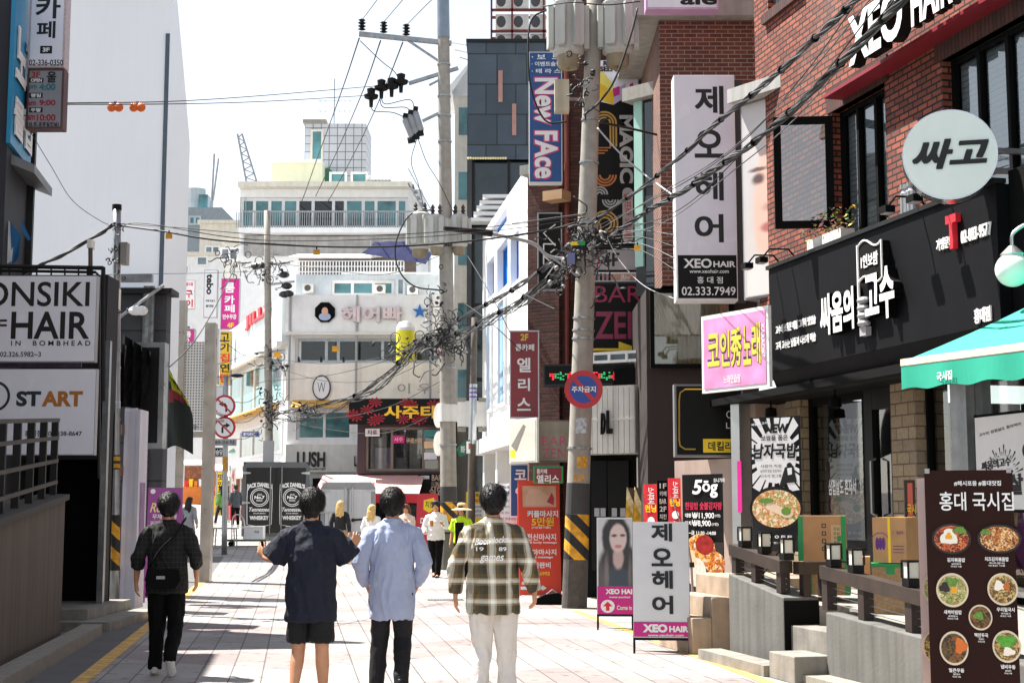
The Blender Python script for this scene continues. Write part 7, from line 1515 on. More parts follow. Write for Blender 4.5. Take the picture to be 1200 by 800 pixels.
cable('thick black cable arching round the left transformer down to the pole', [(505, 246, 38.2), (480, 252, 38.1), (464, 285, 38.1), (467, 315, 38.1), (485, 335, 38.1), (515, 340, 38.1)], .022)
cable('thick street wide cable from slim steel pole to big pole', [(138, 264, 22.7), (190, 271, 22.2), (260, 282, 22), (380, 289, 22), (480, 288, 22.2), (580, 279, 22.6), (686, 262, 23)], .016); cable('thin street wide wire above the thick one', [(138, 262, 22.7), (200, 266, 22.2), (330, 276, 22), (480, 274, 22.2), (600, 263, 22.6), (686, 252, 23)], .007); cable('third street wide wire, lightly slack', [(138, 267, 22.7), (170, 262, 22.3), (300, 281, 22), (470, 279, 22.2), (600, 268, 22.6), (686, 255, 23)], .007)
cable('thick cable from slim steel pole down left over the salon board', [(134, 262, 22.7), (120, 272, 22.4), (80, 295, 21.6), (45, 313, 20.8), (0, 338, 19.8)], .018, 3, .02); cable('thin wire crossing the white facade to the slim steel pole', [(34, 152, 20.2), (60, 195, 20.8), (85, 235, 21.6), (118, 259, 22.4), (134, 265, 22.7)], .005)
cable('black feeder cable slanting from upper middle down to the black screen', [(276, 312, 38), (252, 360, 34), (226, 402, 30.5), (190, 437, 27), (146, 468, 24.8)], .014); cable('pale hanging wire over the left shops at mid height', [(120, 322, 22.8), (170, 321, 26), (240, 320, 32), (300, 318, 40)], .006)
cable('white service wire drooping from the pole knot to the hair sign foot', [(708, 271, 23), (726, 305, 22.8), (755, 335, 22.3), (793, 351, 21.7)], .008, m=grayw); cable('black cable from right transformer down to the pole side', [(747, 10, 22.9), (738, 45, 22.8), (722, 90, 22.8), (704, 118, 22.9), (684, 135, 23)], .018)
cable('black cable from left transformer looping past the blue sign', [(640, 12, 22.9), (622, 25, 22.7), (619, 70, 22.6), (624, 110, 22.6), (640, 142, 22.7), (664, 143, 22.9)], .016); cable('thin jumper wire across both transformers', [(636, 8, 22.6), (670, 3, 22.4), (710, 6, 22.4), (750, 2, 22.6)], .010)
cable('insulated stay from pole to the glazed bay, upper', [(702, 143, 23), (740, 151, 23.6), (795, 164, 24.6)], .02, m=iron); cable('insulated stay from pole to the glazed bay, lower', [(700, 150, 23), (725, 178, 22.9), (752, 202, 22.7), (790, 230, 21.7)], .016, m=grayw)
for k_ in range(5): cable('service wire from the pole knot to the vertical hair sign, %s of five' % ('first', 'second', 'third', 'fourth', 'fifth')[k_], [(716, 268 + 6 * k_, 23), (752, 262 + 8 * k_, 22.5), (794, 262 + 14 * k_, 21.6)], .008, m=wireg if k_ % 2 else wirem)
for k_, (a, b, c) in enumerate((((600, 262), (650, 255), (688, 250)), ((598, 278), (640, 270), (690, 256)), ((600, 338), (625, 350), (650, 362)), ((540, 352), (575, 378), (612, 412)), ((548, 300), (575, 345), (598, 390)))): cable('short slack wire left of the big pole, %s' % ('highest', 'second', 'by the black square sign', 'dropping to wine red sign', 'along the white facade')[k_], [(*a, 26 + 2 * (k_ > 2) * 2), (*b, 25 + 2 * (k_ > 2)), (*c, 23.2 + 2 * (k_ > 2) * 2)], .008)
def tangle(label, px, py, Y, wpx, hpx, n, rr=.012, seed=1, colors=True):
    """loops and splices of cable strapped to a pole"""
    rd = random.Random(seed); c = at(px, py, Y); t = T('cable_tangle', label, 'cables', c); k_ = Y / FPX; mb = MB()
    for i in range(int(n * .7)):
        cx, cz = rd.gauss(0, wpx * .2) * k_, rd.gauss(0, hpx * .25) * k_; q = [Vector((cx, rd.uniform(-.3, .0), cz))]; d_ = Vector((rd.uniform(-1, 1), rd.uniform(-.5, .5), rd.uniform(-1, 1)))
        for s_ in range(5): d_ = (d_ + Vector((rd.uniform(-1, 1), rd.uniform(-.6, .6), rd.uniform(-1.1, .9))) * .9).normalized(); q.append(q[-1] + d_ * rd.uniform(.035, .1) * (wpx * k_))
        mb.tube(spline(q, 4), rr * rd.uniform(.6, 1.5), 5, 0 if rd.random() < .7 else 1)
    for i in range(n // 4):
        a = Vector((rd.gauss(0, wpx * .25) * k_, rd.uniform(-.32, -.1), rd.gauss(0, hpx * .25) * k_)); b = a + Vector((rd.uniform(-.25, .25), 0, rd.uniform(-.2, .2))) * (wpx * k_ * .5); mb.tube([a, a.lerp(b, .3), a.lerp(b, .7), b], [rr, rr * 3.6, rr * 3.6, rr], 8, rd.choice((0, 0, 1, 2)))
    for i in range(n // 10): cx, cz = rd.gauss(0, wpx * .25) * k_, rd.gauss(-.1, hpx * .25) * k_; r_ = rd.uniform(.1, .2) * wpx * k_ * .5; mb.tube([(cx + r_ * math.cos(a * .5), -.25 - .02 * (a % 3), cz + r_ * 1.1 * math.sin(a * .5)) for a in range(14)], rr, 5, 0)
    t.part('cable', mb, [wirem, wireg, mat('pale connector', '#9a9a98', .5)], smooth=True)
    if colors: t.part('tag', MB().box(-.30, -.2, -.36, -.33, -.0, .06), yellow); t.part('tag', MB().box(-.18, -.08, -.36, -.33, .0, .07), green); t.part('tag', MB().box(-.36, -.24, -.35, -.32, -.3, -.12), mat('lilac tag', '#6a7098', .6, var=.3))
    return t
tangle('knot of spliced cables with coloured tags on the big leaning pole', 690, 292, 23.0, 80, 62, 70, .013, 3); tangle('drooping cable coils left of the big leaning pole', 664, 320, 23.6, 44, 50, 26, .012, 5, False); tangle('dense black cable knot on the tall crossarm pole', 519, 400, 38.0, 80, 56, 90, .012, 8, False); tangle('hanging cable loops above the knot on the crossarm pole', 512, 350, 38.0, 40, 70, 34, .012, 9, False)
tangle('cable loops trailing left of the crossarm pole knot', 478, 408, 41, 60, 26, 30, .012, 10, False); tangle('wire clutter with insulators at the top of truck pole', 316, 318, 57, 50, 36, 30, .015, 12, False); tangle('dark wire knot at the middle of the truck pole', 318, 478, 56.7, 40, 60, 60, .015, 14, False); tangle('wire clutter by the balcony left of the truck pole', 318, 420, 57, 46, 36, 34, .015, 15, False); tangle('cable curls hanging over the yellow awning window', 360, 482, 53, 56, 20, 30, .012, 16, False); tangle('cables coiled on the slim steel pole at top', 137, 300, 22.6, 26, 60, 20, .008, 18, False); tangle('cables by the white box on the slim steel pole', 136, 375, 22.6, 22, 60, 16, .008, 19, False); tangle('cables spilling beside left transformer', 684, 110, 23.1, 40, 90, 26, .012, 20, False); tangle('tangled wires over the left street balcony', 276, 308, 66, 50, 44, 34, .022, 22, False)
for px, lb in ((135, 'left'), (161, 'right')):
    t = T('aerial_marker', 'orange double ball cable marker on the high wires, %s of two' % lb, 'cable marker', at(px, 126, 23.2), 0, 'orange cable markers'); mb = MB().ball((-.06, 0, 0), (.075, .06, .075), 0, 14, 10).ball((.06, 0, 0), (.075, .06, .075), 0, 14, 10); t.part('ball', mb, mat('orange plastic', '#d8641c', .4)); t.part('clip', MB().box(-.02, .02, -.02, .02, .05, .1), grayw)
for px, py, Y, lb in ((198, 276, 22.1, 'small yellow square cable tag hanging on the street wide cable'), (371, 295, 22, 'orange lettered tag hanging on the street wide cable'), (393, 408, 48, 'ochre tag on the wires by the grey balcony windows'), (325, 415, 56, 'ochre tag on the wires of the truck pole'), (747, 290, 22.3, 'orange tag on the wires beside the tall club sign')):
    t = T('cable_tag', lb, 'tag', at(px, py, Y)); s_ = Y / 22; t.part('plate', MB().box(-.05 * s_, .05 * s_, 0, .01, -.05 * s_, .035 * s_), mat('ochre yellow tag', '#d89a1c', .5, var=.2)); t.part('clip', MB().box(-.01, .01, 0, .01, .036 * s_, .08 * s_), matt)
# ============================================================= vehicles
def boxtruck(label, px0, px1, pyt, pyb, Y, bodym, framem, doorm, L=5.5, jd=False):
    a = Vector((xat(px0, Y), Y, gz(Y))); W = xat(px1, Y) - a.x; t = T('box_truck', label, 'truck', a + Vector((W / 2, 0, 0)), R(8.2 if jd else 5.6)); H = t.uv(322 if jd else 407, pyt).z; zb_ = t.uv(322 if jd else 407, pyb).z
    t.part('cargo_box', MB().box(-W / 2 + .03, W / 2 - .03, .06, L, zb_, H), bodym); fr = MB()
    for x in (-1, 1): fr.prism([(x * W / 2, zb_), (x * (W / 2 - .13), zb_), (x * (W / 2 - .13), H - .02), (x * (W / 2 - .0), H - .16)], -.02, .058)
    fr.box(-W / 2 + .132, W / 2 - .132, -.018, .056, H - .2, H).box(-W / 2 + .132, W / 2 - .132, -.018, .056, zb_, zb_ + .12); t.part('rear_frame', fr, framem)
    for x in (-1, 1):
        x0, x1 = (-W / 2 + .14, -.035) if x < 0 else (.035, W / 2 - .14); d_ = t.part('door', MB().box(x0, x1, -.03, .02, zb_ + .13, H - .21), doorm)
        lb_ = MB()
        for q in ((.25, .75) if jd else (.94,)): xq = (x1 - .16 if x < 0 else x0 + .16) if jd else (x1 - .06 if x < 0 else x0 + .1); lb_.tube([(xq, -.055, zb_ + .05), (xq, -.055, H - .15)], .022, 8)
        t.part('lock_bar', lb_, alu, d_)
        for z in (.12, .45, .85): zz_ = zb_ + (H - zb_) * z; t.part('hinge', MB().prism([(x * (W / 2 + .0), zz_ - .05), (x * (W / 2 - .28), zz_ - .02), (x * (W / 2 - .28), zz_ + .02), (x * (W / 2), zz_ + .05)], -.06, -.032), alu, d_)
        if jd:
            cx, c0 = (x0 + x1) / 2 + (-.03 if x < 0 else .04), zb_ + (H - zb_) * .5; mb = MB(); hw_ = (x1 - x0) * .42; k_ = hw_ / .4
            mb.text("JACK DANIEL'S", cx - hw_, cx + hw_, c0 + .36 * k_, c0 + .56 * k_, -.034, 0, 0, .05)
            n0 = len(mb.v); mb.v = [(vx, vy, vz - .22 * (vx - cx) ** 2 / hw_ ** 1.0 * .8) for vx, vy, vz in mb.v]
            for r_ in (.29, .235): mb.ring(cx, c0 + .06, r_ * k_, (r_ + .022) * k_, -.034, 0, 28)
            mb.text('OLD', cx - .08 * k_, cx + .08 * k_, c0 + .12 * k_, c0 + .18 * k_, -.034, 0); mb.text('No.7', cx - .17 * k_, cx + .17 * k_, c0 + .0, c0 + .11 * k_, -.034, 0, 0, .05); mb.text('BRAND', cx - .1 * k_, cx + .1 * k_, c0 - .08 * k_, c0 - .02 * k_, -.034, 0)
            mb.text('Tennessee', cx - hw_ * .85, cx + hw_ * .85, c0 - .42 * k_, c0 - .28 * k_, -.034, 0, 0, .02, shear=.3); mb.text('SOUR MASH', cx - hw_ * .5, cx + hw_ * .5, c0 - .5 * k_, c0 - .46 * k_, -.034, 0); mb.text('WHISKEY', cx - hw_ * .8, cx + hw_ * .8, c0 - .7 * k_, c0 - .56 * k_, -.034, 0, 0, .04)
            for sx_ in (-1, 1): mb.tube([(cx + sx_ * hw_ * 1.02, -.035, c0 + .5 * k_), (cx + sx_ * hw_ * 1.05, -.035, c0), (cx + sx_ * hw_ * 1.0, -.035, c0 - .85 * k_), (cx + sx_ * .1, -.035, c0 - .92 * k_)], .012, 5)
            mb.box(cx - .05, cx + .05, -.036, -.033, c0 - 1.12 * k_, c0 - .9 * k_).box(cx - .2, cx + .2, -.036, -.033, c0 - .93 * k_, c0 - .9 * k_)
            t.part('lettering', mb, letw, d_)
        else:
            if x < 0: mb = MB(); xx0, xx1, z0_, z1_ = x0 + .1, x0 + .55, zb_ + .3, zb_ + .75; [mb.box(*b_) for b_ in ((xx0, xx1, -.034, -.031, z0_, z0_ + .012), (xx0, xx1, -.034, -.031, z1_, z1_ + .012), (xx0, xx0 + .012, -.034, -.031, z0_ + .013, z1_ - .001), (xx1 - .012, xx1, -.034, -.031, z0_ + .013, z1_ - .001))]; t.part('hatch', mb, grayw, d_)
            else: t.part('latch', MB().tube([(x0 + .1, -.06, zb_ + .5), (x0 + .4, -.06, zb_ + .52)], .03, 8).ball((x0 + .12, -.06, zb_ + .5), .06, 0, 10, 6), iron, d_)
    t.part('chassis', MB().box(-W * .4, W * .4, .1, L + 1.2, zb_ - .3, zb_ - .003), black)
    t.part('bumper', MB().box(-W / 2 + .05, W / 2 - .05, -.08, .05, zb_ - .32, zb_ - .004) if jd else MB().box(-W / 2 + .05, W / 2 - .05, -.08, .05, zb_ - .2, zb_ - .004), mat('dull grey bumper', '#8a8a88', .5, .3) if jd else offw)
    for x in (-1, 1):
        t.part('tail_light', MB().ball((x * (W / 2 - .5), -.09, zb_ - .16), (.13, .05, .11), 0, 12, 8), mat('red lens', '#a81420', .2)); t.part('indicator_light', MB().ball((x * (W / 2 - .22), -.09, zb_ - .16), (.12, .05, .11), 0, 12, 8), mat('lit amber lens', '#ffd8a0', .2, emit=3.0 if jd and x < 0 else 0) if jd and x < 0 else mat('amber lens', '#d88a30', .2))
        for y in (1.4, L + .6):
            wl_ = t.part('wheel', MB().tube([(x * (W / 2 - .05), y, .42), (x * (W / 2 - .32), y, .42)], .42, 24), mat('tyre rubber', '#161616', .85)); t.part('rim', MB().tube([(x * (W / 2 - .045), y, .42), (x * (W / 2 - .06), y, .42)], .22, 16), alu, wl_)
    pl = t.part('number_plate', MB().box(-.28, .28, -.1, -.081, zb_ - .42, zb_ - .26), mat('pale plate', '#b8b8a8', .5)); mb = MB().text('서울 80 바', -.2, .2, zb_ - .32, zb_ - .28, -.103, 0).text('4170', -.22, .22, zb_ - .41, zb_ - .33, -.103, 0, 0, .02); t.part('lettering', mb, ink, pl)
    t.part('cab', MB().prism([(L + .1, .5), (L + 2.0, .5), (L + 2.0, 1.3), (L + 1.6, 2.2), (L + .1, 2.25)], -W * .42, W * .42, axis='x'), framem if jd else white)
    return t
dg = mat('dark grey truck body', '#222325', .4, var=.1); fg = mat('mid grey truck frame', '#5c5e60', .4, .3, var=.1)
boxtruck('dark grey box truck with white whiskey lettering on its rear doors', 284, 362, 541, 628, 50.5, dg, fg, mat('black truck door', '#060607', .4, var=.2), 6, True)
boxtruck('plain white box truck parked under the pink awning', 376, 440, 565, 628, 45.5, offw, mat('grey frame', '#9a9a9a', .45, .2), mat('white truck door', '#d2d2d0', .45, var=.04, streak=.08), 4)
# loading cart and table left of the truck
p = Vector((xat(287, 47), 47, gz(47))); t = T('hand_cart', 'green platform cart with tubular handle left of the dark truck', 'cart', p); t.part('deck', MB().box(-.5, .75, -.3, .3, .16, .22), mat('green deck', '#2a5a3c', .6)); t.part('handle', MB().tube(spline([(-.4, 0, .2), (-.4, 0, .8), (-.3, 0, 1.0), (-.1, 0, .95), (.0, 0, .7), (.02, 0, .24)], 5), .02, 8), alu)
for x in (-.4, .6):
    for y in (-.2, .2): t.part('wheel', MB().tube([(x, y - .02, .08), (x, y + .02, .08)], .08, 12), matt)
t = T('white_box', 'white carton riding on the green platform cart', 'box', p + Vector((.32, -.05, .222))); t.part('body', MB().box(-.28, .32, -.22, .22, 0, .42), paper); mb = MB().text('취급', .05, .2, .2, .28, -.224, 0); t.part('print', mb, ink); t.part('lid_seam', MB().box(-.281, .321, -.221, -.2, .36, .365), grayw)
p = Vector((xat(264, 46), 46, gz(46))); t = T('metal_table', 'small metal folding table at the foot of the sign pole', 'table', p); t.part('top', MB().box(-.38, .4, -.25, .25, .6, .64), grayw)
for x in (-.34, .36):
    for y in (-.2, .2): t.part('leg', MB().beam((x, y, 0), (x * .9, y, .6), .035, .035), steel)
t = T('barrel', 'dark grey bin standing at the pole behind the man in white', 'bin', (xat(529, 38.0), 37.3, 0)); t.part('body', MB().lathe([(.26, 0), (.27, .1), (.25, .95), (.02, .96)], n=20), mat('dark grey bin', '#57564f', .6, var=.2)); t.part('rim', MB().lathe([(.255, .95), (.275, .96), (.275, 1.0), (.02, 1.0)], n=20), iron)
# ============================================================= people
def mk(vox, mb, name, mats, parent, disp=None, smooth_it=3, matfn=None, smooth=.5):
    """closed shells fused into one continuous surface"""
    me = bpy.data.meshes.new(name); me.from_pydata(mb.v, [], mb.f); me.update()
    o = bpy.data.objects.new(name, me); COL.objects.link(o)
    r = o.modifiers.new('fuse', 'REMESH'); r.mode = 'VOXEL'; r.voxel_size = vox; r.use_smooth_shade = True
    if smooth_it: s_ = o.modifiers.new('soften', 'SMOOTH'); s_.iterations = smooth_it; s_.factor = smooth
    m2 = bpy.data.meshes.new_from_object(o.evaluated_get(bpy.context.evaluated_depsgraph_get()))
    bpy.data.objects.remove(o); bpy.data.meshes.remove(me); m2.name = name
    if disp:
        ns = [v.normal.copy() for v in m2.vertices]
        for v, n_ in zip(m2.vertices, ns): v.co = v.co + n_ * disp(v.co, n_)
    m2.materials.clear()
    for m in (mats if isinstance(mats, (list, tuple)) else [mats]): m2.materials.append(m)
    for p in m2.polygons:
        p.use_smooth = True
        if matfn: p.material_index = matfn(p.center, p.normal)
    o = bpy.data.objects.new(name, m2); COL.objects.link(o); o.parent = parent; return o
def folds(amp, seed, vert=1.0):
    sv = Vector((seed * 7.3, seed * 3.1, seed * 1.7))
    def f(c, n_):
        p = Vector((c.x * 9, c.y * 9, c.z * 5 * vert)) + sv; a = noise.noise(p + Vector((noise.noise(p * .7), 0, noise.noise(p * .5))) * 1.2)
        b = noise.noise(Vector((c.x * 22, c.y * 22, c.z * 13)) + sv)
        return amp * ((1 - abs(a) * 2.4) * .8 + b * .45)
    return f
def hand(mb, wrist, d, n_, side, curl=.5, s=1.0):
    d, n_ = Vector(d).normalized(), Vector(n_); n_ = (n_ - d * n_.dot(d)).normalized(); x = d.cross(n_).normalized() * side; w = Vector(wrist)
    def ell(ps, rs): # tube with its wide axis along x
        vs = []; k_ = 10
        for p, (ra, rb) in zip(ps, rs):
            for i in range(k_): a = 6.2832 * i / k_; vs.append(p + x * ra * math.cos(a) + n_ * rb * math.sin(a))
        m_ = len(ps); fs = [(i * k_ + j, i * k_ + (j + 1) % k_, (i + 1) * k_ + (j + 1) % k_, (i + 1) * k_ + j) for i in range(m_ - 1) for j in range(k_)] + [tuple(range(k_ - 1, -1, -1)), tuple((m_ - 1) * k_ + j for j in range(k_))]
        mb.add(vs, fs)
    ell([w - d * .02 * s, w + d * .015 * s, w + d * .05 * s, w + d * .09 * s, w + d * .098 * s], [(.026 * s, .02 * s), (.03 * s, .019 * s), (.041 * s, .017 * s), (.042 * s, .014 * s), (.036 * s, .010 * s)])
    for k_, (o_, L) in enumerate(((.033, .068), (.0115, .08), (-.0105, .075), (-.031, .06))):
        b = w + d * (.085 - abs(o_) * .25) * s + x * o_ * s; dd = (d + x * (o_ * 3.2)).normalized(); pts = [b - dd * .02 * s, b]; a = curl * (.35 + .08 * k_)
        for q in (.42, .32, .26): dd = (dd * math.cos(a) + n_ * math.sin(a)).normalized(); pts.append(pts[-1] + dd * L * q * 1.0 * s); a = curl * .75
        mb.tube(pts, [.0095 * s, .0098 * s, .0092 * s, .0085 * s, .007 * s], 8)
    b = w + d * .025 * s + x * .026 * s; td = (d * .75 + x * .75 + n_ * .35).normalized(); mb.tube([b - td * .012 * s, b + td * .035 * s, b + (td * .06 + d * .012) * s, b + (td * .072 + d * .035) * s], [.015 * s, .0125 * s, .0105 * s, .008 * s], 8)
SKIN = {}
def skin(tone):
    if tone not in SKIN:
        k = NT('skin'); k.l(k.ramp(k.noise(14, 4), [(.3, [x * .9 for x in lin(tone)]), (.7, [min(1, x * 1.08) for x in lin(tone)])]), k.b.inputs['Base Color']); k.b.inputs['Roughness'].default_value = .5
        k.b.inputs['Subsurface Weight'].default_value = .08; k.b.inputs['Subsurface Radius'].default_value = (.02, .008, .004); SKIN[tone] = k.m
    return SKIN[tone]
def hairmat(name, c):
    if name in MATS: return MATS[name]
    k = NT(name); f = k.noise(1, 5, scale3=(90, 90, 12)); k.l(k.ramp(f, [(.3, [x * .6 for x in lin(c)]), (.7, [x * 1.5 for x in lin(c)])]), k.b.inputs['Base Color']); k.b.inputs['Roughness'].default_value = .48; k.b.inputs['Specular IOR Level'].default_value = .35; k.bump(f, .5, .01); MATS[name] = k.m; return k.m
hblack = hairmat('black hair', '#141011'); hblond = hairmat('blond hair', '#c8a468'); hbrown = hairmat('brown hair', '#5a3a24')
def person(label, x, y, h=1.75, rz=0, vox=.007, tone='#c08a68', top=None, bottom=None, hair=hblack, shoes=None, pose=None, shirt=None, longhair=False, short=False, shorts=None, skirt=False, female=False, hatf=None, group=None, clothname='shirt', hem=.80, loose=1.0, sleeve='long', socks=None, hh=None, seed=1, cuts=None, z=None):
    """body, hair and clothes; faces +y when rz = 0"""
    P = dict(sl=(-.185, 0, 1.375), sr=(.185, 0, 1.375), el=(-.255, -.04, 1.14), er=(.255, -.04, 1.14), wl=(-.265, .05, .88), wr=(.265, .05, .88), dl=(0, .12, -1), dr=(0, .12, -1), nl=(1, .2, 0), nr=(-1, .2, 0), cl=.6, cr=.6,
             kl=(-.10, .05, .49), kr=(.10, .0, .49), al=(-.11, .02, .09), ar=(.11, -.03, .09), tl=(-.13, .21, .03), tr=(.13, .16, .03), head=(0, 0))
    P.update(pose or {}); s = h / 1.75; V = lambda k: Vector(P[k])
    t = T('person', label, 'person', (x, y, gz(y) if z is None else z), rz, group); t.o.scale = (s, s, s)
    fw = .9 if female else 1.0
    hx, hy = P['head']
    # --- body
    mb = MB(); b_ = lambda pts, rs: mb.tube(pts, rs, 12)
    b_([(0, 0, .84), (0, 0, .92), (0, 0, 1.08), (0, 0, 1.26), (0, -.005, 1.38), (0, -.01, 1.445), (0, -.005, 1.47)], [(.13, .10), (.155 * fw, .11), (.135 * fw, .095), (.155 * fw, .11), (.15 * fw, .095), (.11, .07), (.06, .055)])
    b_([(0, -.012, 1.42), (0, -.008, 1.50), (hx * .4, .004 + hy * .3, 1.58)], [(.068, .062), (.056, .058), (.055, .06)])
    c = Vector((hx, .012 + hy, 1.64)); mb.ball(c, (.074, .094, .108), 0, 20, 14); mb.ball(c + Vector((0, .028, -.05)), (.058, .066, .075), 0, 14, 10)
    mb.ball(c + Vector((0, .098, -.018)), (.012, .018, .02), 0, 8, 6); mb.tube([c + Vector((0, .088, .02)), c + Vector((0, .104, -.018))], [.008, .013], 8)
    for sg in (-1, 1): mb.ball(c + Vector((sg * .077, -.006, -.012)), (.010, .02, .032), 0, 8, 8)
    for q in 'lr':
        S_, E2, W2 = V('s' + q), V('e' + q), V('w' + q); b_([S_ * .7 + Vector((0, 0, S_.z * .3)), S_ - Vector((0, 0, .005)), S_.lerp(E2, .5), E2, E2.lerp(W2, .35), W2], [.05, .052, .045, .038, .037, .024])
        hand(mb, W2, V('d' + q), V('n' + q), -1 if q == 'l' else 1, P['c' + q])
        sg = -1 if q == 'l' else 1; K_, A_, T_ = V('k' + q), V('a' + q), V('t' + q); H_ = Vector((sg * .085, 0, .90))
        b_([H_, H_.lerp(K_, .35), H_.lerp(K_, .8), K_, K_.lerp(A_, .3), K_.lerp(A_, .7), A_], [.088, .082, .062, .055, .056, .042, .034])
        fd = (T_ - A_); fd.z = 0; fd = fd.normalized(); b_([A_ - fd * .04 + Vector((0, 0, -.03)), A_ + fd * .05 - Vector((0, 0, .04)), T_ - Vector((0, 0, 0))], [.032, .034, .02])
    mk(vox, mb, 'body', skin(tone), t.o, None, 2)
    for sg in (-1, 1): t.part('eye', MB().ball(c + Vector((sg * .032, .083, .004)), (.014, .006, .007), 0, 8, 6), ink)
    t.part('mouth', MB().ball(c + Vector((0, .088, -.062)), (.022, .006, .006), 0, 8, 6), mat('lips', '#9a4a44', .5))
    # --- hair
    mb = MB(); mb.ball(c + Vector((0, -.018, .032)), (.101, .116, .104), 0, 20, 14); mb.ball(c + Vector((0, -.05, -.035)), (.083, .068, .09), 0, 14, 10); mb.ball(c + Vector((0, .055, .08)), (.08, .06, .045), 0, 12, 8)
    for sg in (-1, 1): mb.ball(c + Vector((sg * .073, -.01, .0)), (.022, .055, .055), 0, 10, 8)
    if longhair:
        mb.tube([c + Vector((0, -.05, .03)), c + Vector((0, -.085, -.1)), c + Vector((0, -.10, -.25)), c + Vector((0, -.10, -.42))], [(.11, .07), (.125, .065), (.135, .055), (.09, .025)], 12)
    hf = lambda co, n_: .009 * noise.noise(Vector((co.x * 60, co.y * 60, co.z * 16)) + Vector((seed, 0, 0))) + .005 * noise.noise(co * 24 + Vector((0, seed, 0)))
    mk(max(vox, .007), mb, 'hair', hair, t.o, hf, 2)
    if vox < .01 and not longhair:                # loose strands give the hair an uneven edge
        rd = random.Random(seed); st_ = MB()
        for i in range(1500):
            a = rd.random() * 6.283; e = math.asin(rd.uniform(-.75, .98)); ca = math.cos(e)
            n_ = Vector((math.cos(a) * ca, math.sin(a) * ca, math.sin(e)))
            if n_.y > .45 and n_.z < .45: continue
            b0 = c + Vector((n_.x * .103, -.02 + n_.y * .118, .028 + n_.z * .106))
            dn_ = Vector((n_.x * .5 + rd.uniform(-.35, .35), n_.y * .5 - .2 + rd.uniform(-.3, .3), -.75 if n_.z < .75 else rd.uniform(-.5, .2))); dn_ = (dn_ - n_ * dn_.dot(n_) * .8).normalized(); L = rd.uniform(.03, .065)
            sx_ = dn_.cross(n_).normalized() * rd.uniform(.0014, .003); p1 = b0 + dn_ * L * .5 + n_ * .006; p2 = b0 + dn_ * L - n_ * rd.uniform(-.006, .012)
            st_.add([b0 - sx_, b0 + sx_, p1 + sx_, p1 - sx_, p2], ((0, 1, 2, 3), (3, 2, 4)))
        t.part('hair_strands', st_, hair)
    # --- trousers
    mb = MB(); lz = 1.0 if not short else 1.0
    wdl = 1.0 if not shorts else 1.12
    if skirt:
        mb.tube([(0, 0, 1.0), (0, 0, .9), (0, 0, .74), (0, 0, shorts or .5)], [(.14, .1), (.18, .13), (.21, .16), (.23, .18)], 16)
    else:
        mb.tube([(0, 0, 1.02), (0, -.005, .94), (0, -.01, .86), (0, 0, .80)], [(.125, .085), (.145, .095), (.15, .098), (.12, .085)], 14)
        for q in 'lr':
            sg = -1 if q == 'l' else 1; K_, A_ = V('k' + q), V('a' + q); H_ = Vector((sg * .088, 0, .88))
            if shorts:
                f_ = (H_.z - shorts) / (H_.z - K_.z); e = H_.lerp(K_, f_); mb.tube([H_, H_.lerp(e, .5), e.lerp(H_, .06), e], [.10, .098, .096, .088], 14)
            else: mb.tube([H_, H_.lerp(K_, .4), K_, K_.lerp(A_, .4), A_ + Vector((0, 0, .03)), A_ + Vector((0, -.005, -.025))], [.098 * loose, .088 * loose, .070 * loose, .064 * loose, .058 * loose, .058 * loose], 14)
    mk(vox, mb, 'skirt' if skirt else ('shorts' if shorts else 'trousers'), bottom, t.o, folds(.012, seed + 2, .8), 3)
    # --- upper garment
    mb = MB(); lo = loose
    mb.tube([(0, -.0, hem), (0, -.0, hem + .04), (0, 0, 1.0), (0, 0, 1.12), (0, 0, 1.27), (0, -.008, 1.38), (0, -.012, 1.445), (0, -.01, 1.495)], [(.185 * fw * lo, .135 * lo), (.188 * fw * lo, .14 * lo), (.18 * fw * lo, .135 * lo), (.175 * fw * lo, .13 * lo), (.185 * fw * lo, .132 * lo), (.178 * fw, .112), (.125, .085), (.066, .066)], 18)
    for q in 'lr':
        S_, E2, W2 = V('s' + q), V('e' + q), V('w' + q); inn = Vector((S_.x * .5, -.005, S_.z + .022))
        if sleeve == 'long': mb.tube([inn, S_, S_.lerp(E2, .5), E2, E2.lerp(W2, .5), W2.lerp(E2, .06)], [.068, .068, .064 * lo, .058 * lo, .052 * lo, .042 * lo], 12)
        elif sleeve == 'rolled': mb.tube([inn, S_, S_.lerp(E2, .5), E2, E2.lerp(W2, .42)], [.068, .068, .064 * lo, .058 * lo, .056 * lo], 12)
        elif sleeve == 'short': mb.tube([inn, S_, S_.lerp(E2, .5), S_.lerp(E2, .92)], [.068, .070, .080 * lo, .096 * lo], 14)
    ff = folds(.016, seed, .8)
    so_ = mk(vox, mb, clothname, top, t.o, ff, 3)
    if sleeve in ('long', 'rolled', 'short'):
        t.part('collar', MB().tube([(.070 * math.cos(a), -.012 + .070 * math.sin(a), 1.492) for a in [i * 6.2832 / 20 for i in range(21)]], .011, 8, caps=False), top[0] if isinstance(top, list) else top)
    # --- shoes
    sm_ = shoes or mat('white shoe', '#cfcdc8', .6)
    for q in 'lr':
        A_, T_ = V('a' + q), V('t' + q); fd = T_ - A_; up = Vector((0, 0, 1)); f2 = fd.normalized(); dz = Vector((0, 0, -.055)); mb = MB()
        mb.tube([A_ - f2 * .065 + dz * .3, A_ - f2 * .05 + dz * .75, A_ + f2 * .02 + dz * .8, A_ + f2 * .11 + Vector((0, 0, -.062)), T_ + f2 * .03 + Vector((0, 0, .015)), T_ + f2 * .05 + Vector((0, 0, .012))], [.02, .042, .045, .044, .036, .015], 12); mb.tube([A_ + dz * .8, A_ + Vector((0, 0, .01))], [.045, .046], 12)
        mk(max(vox, .006), mb, 'shoe', sm_, t.o, None, 2)
    return t
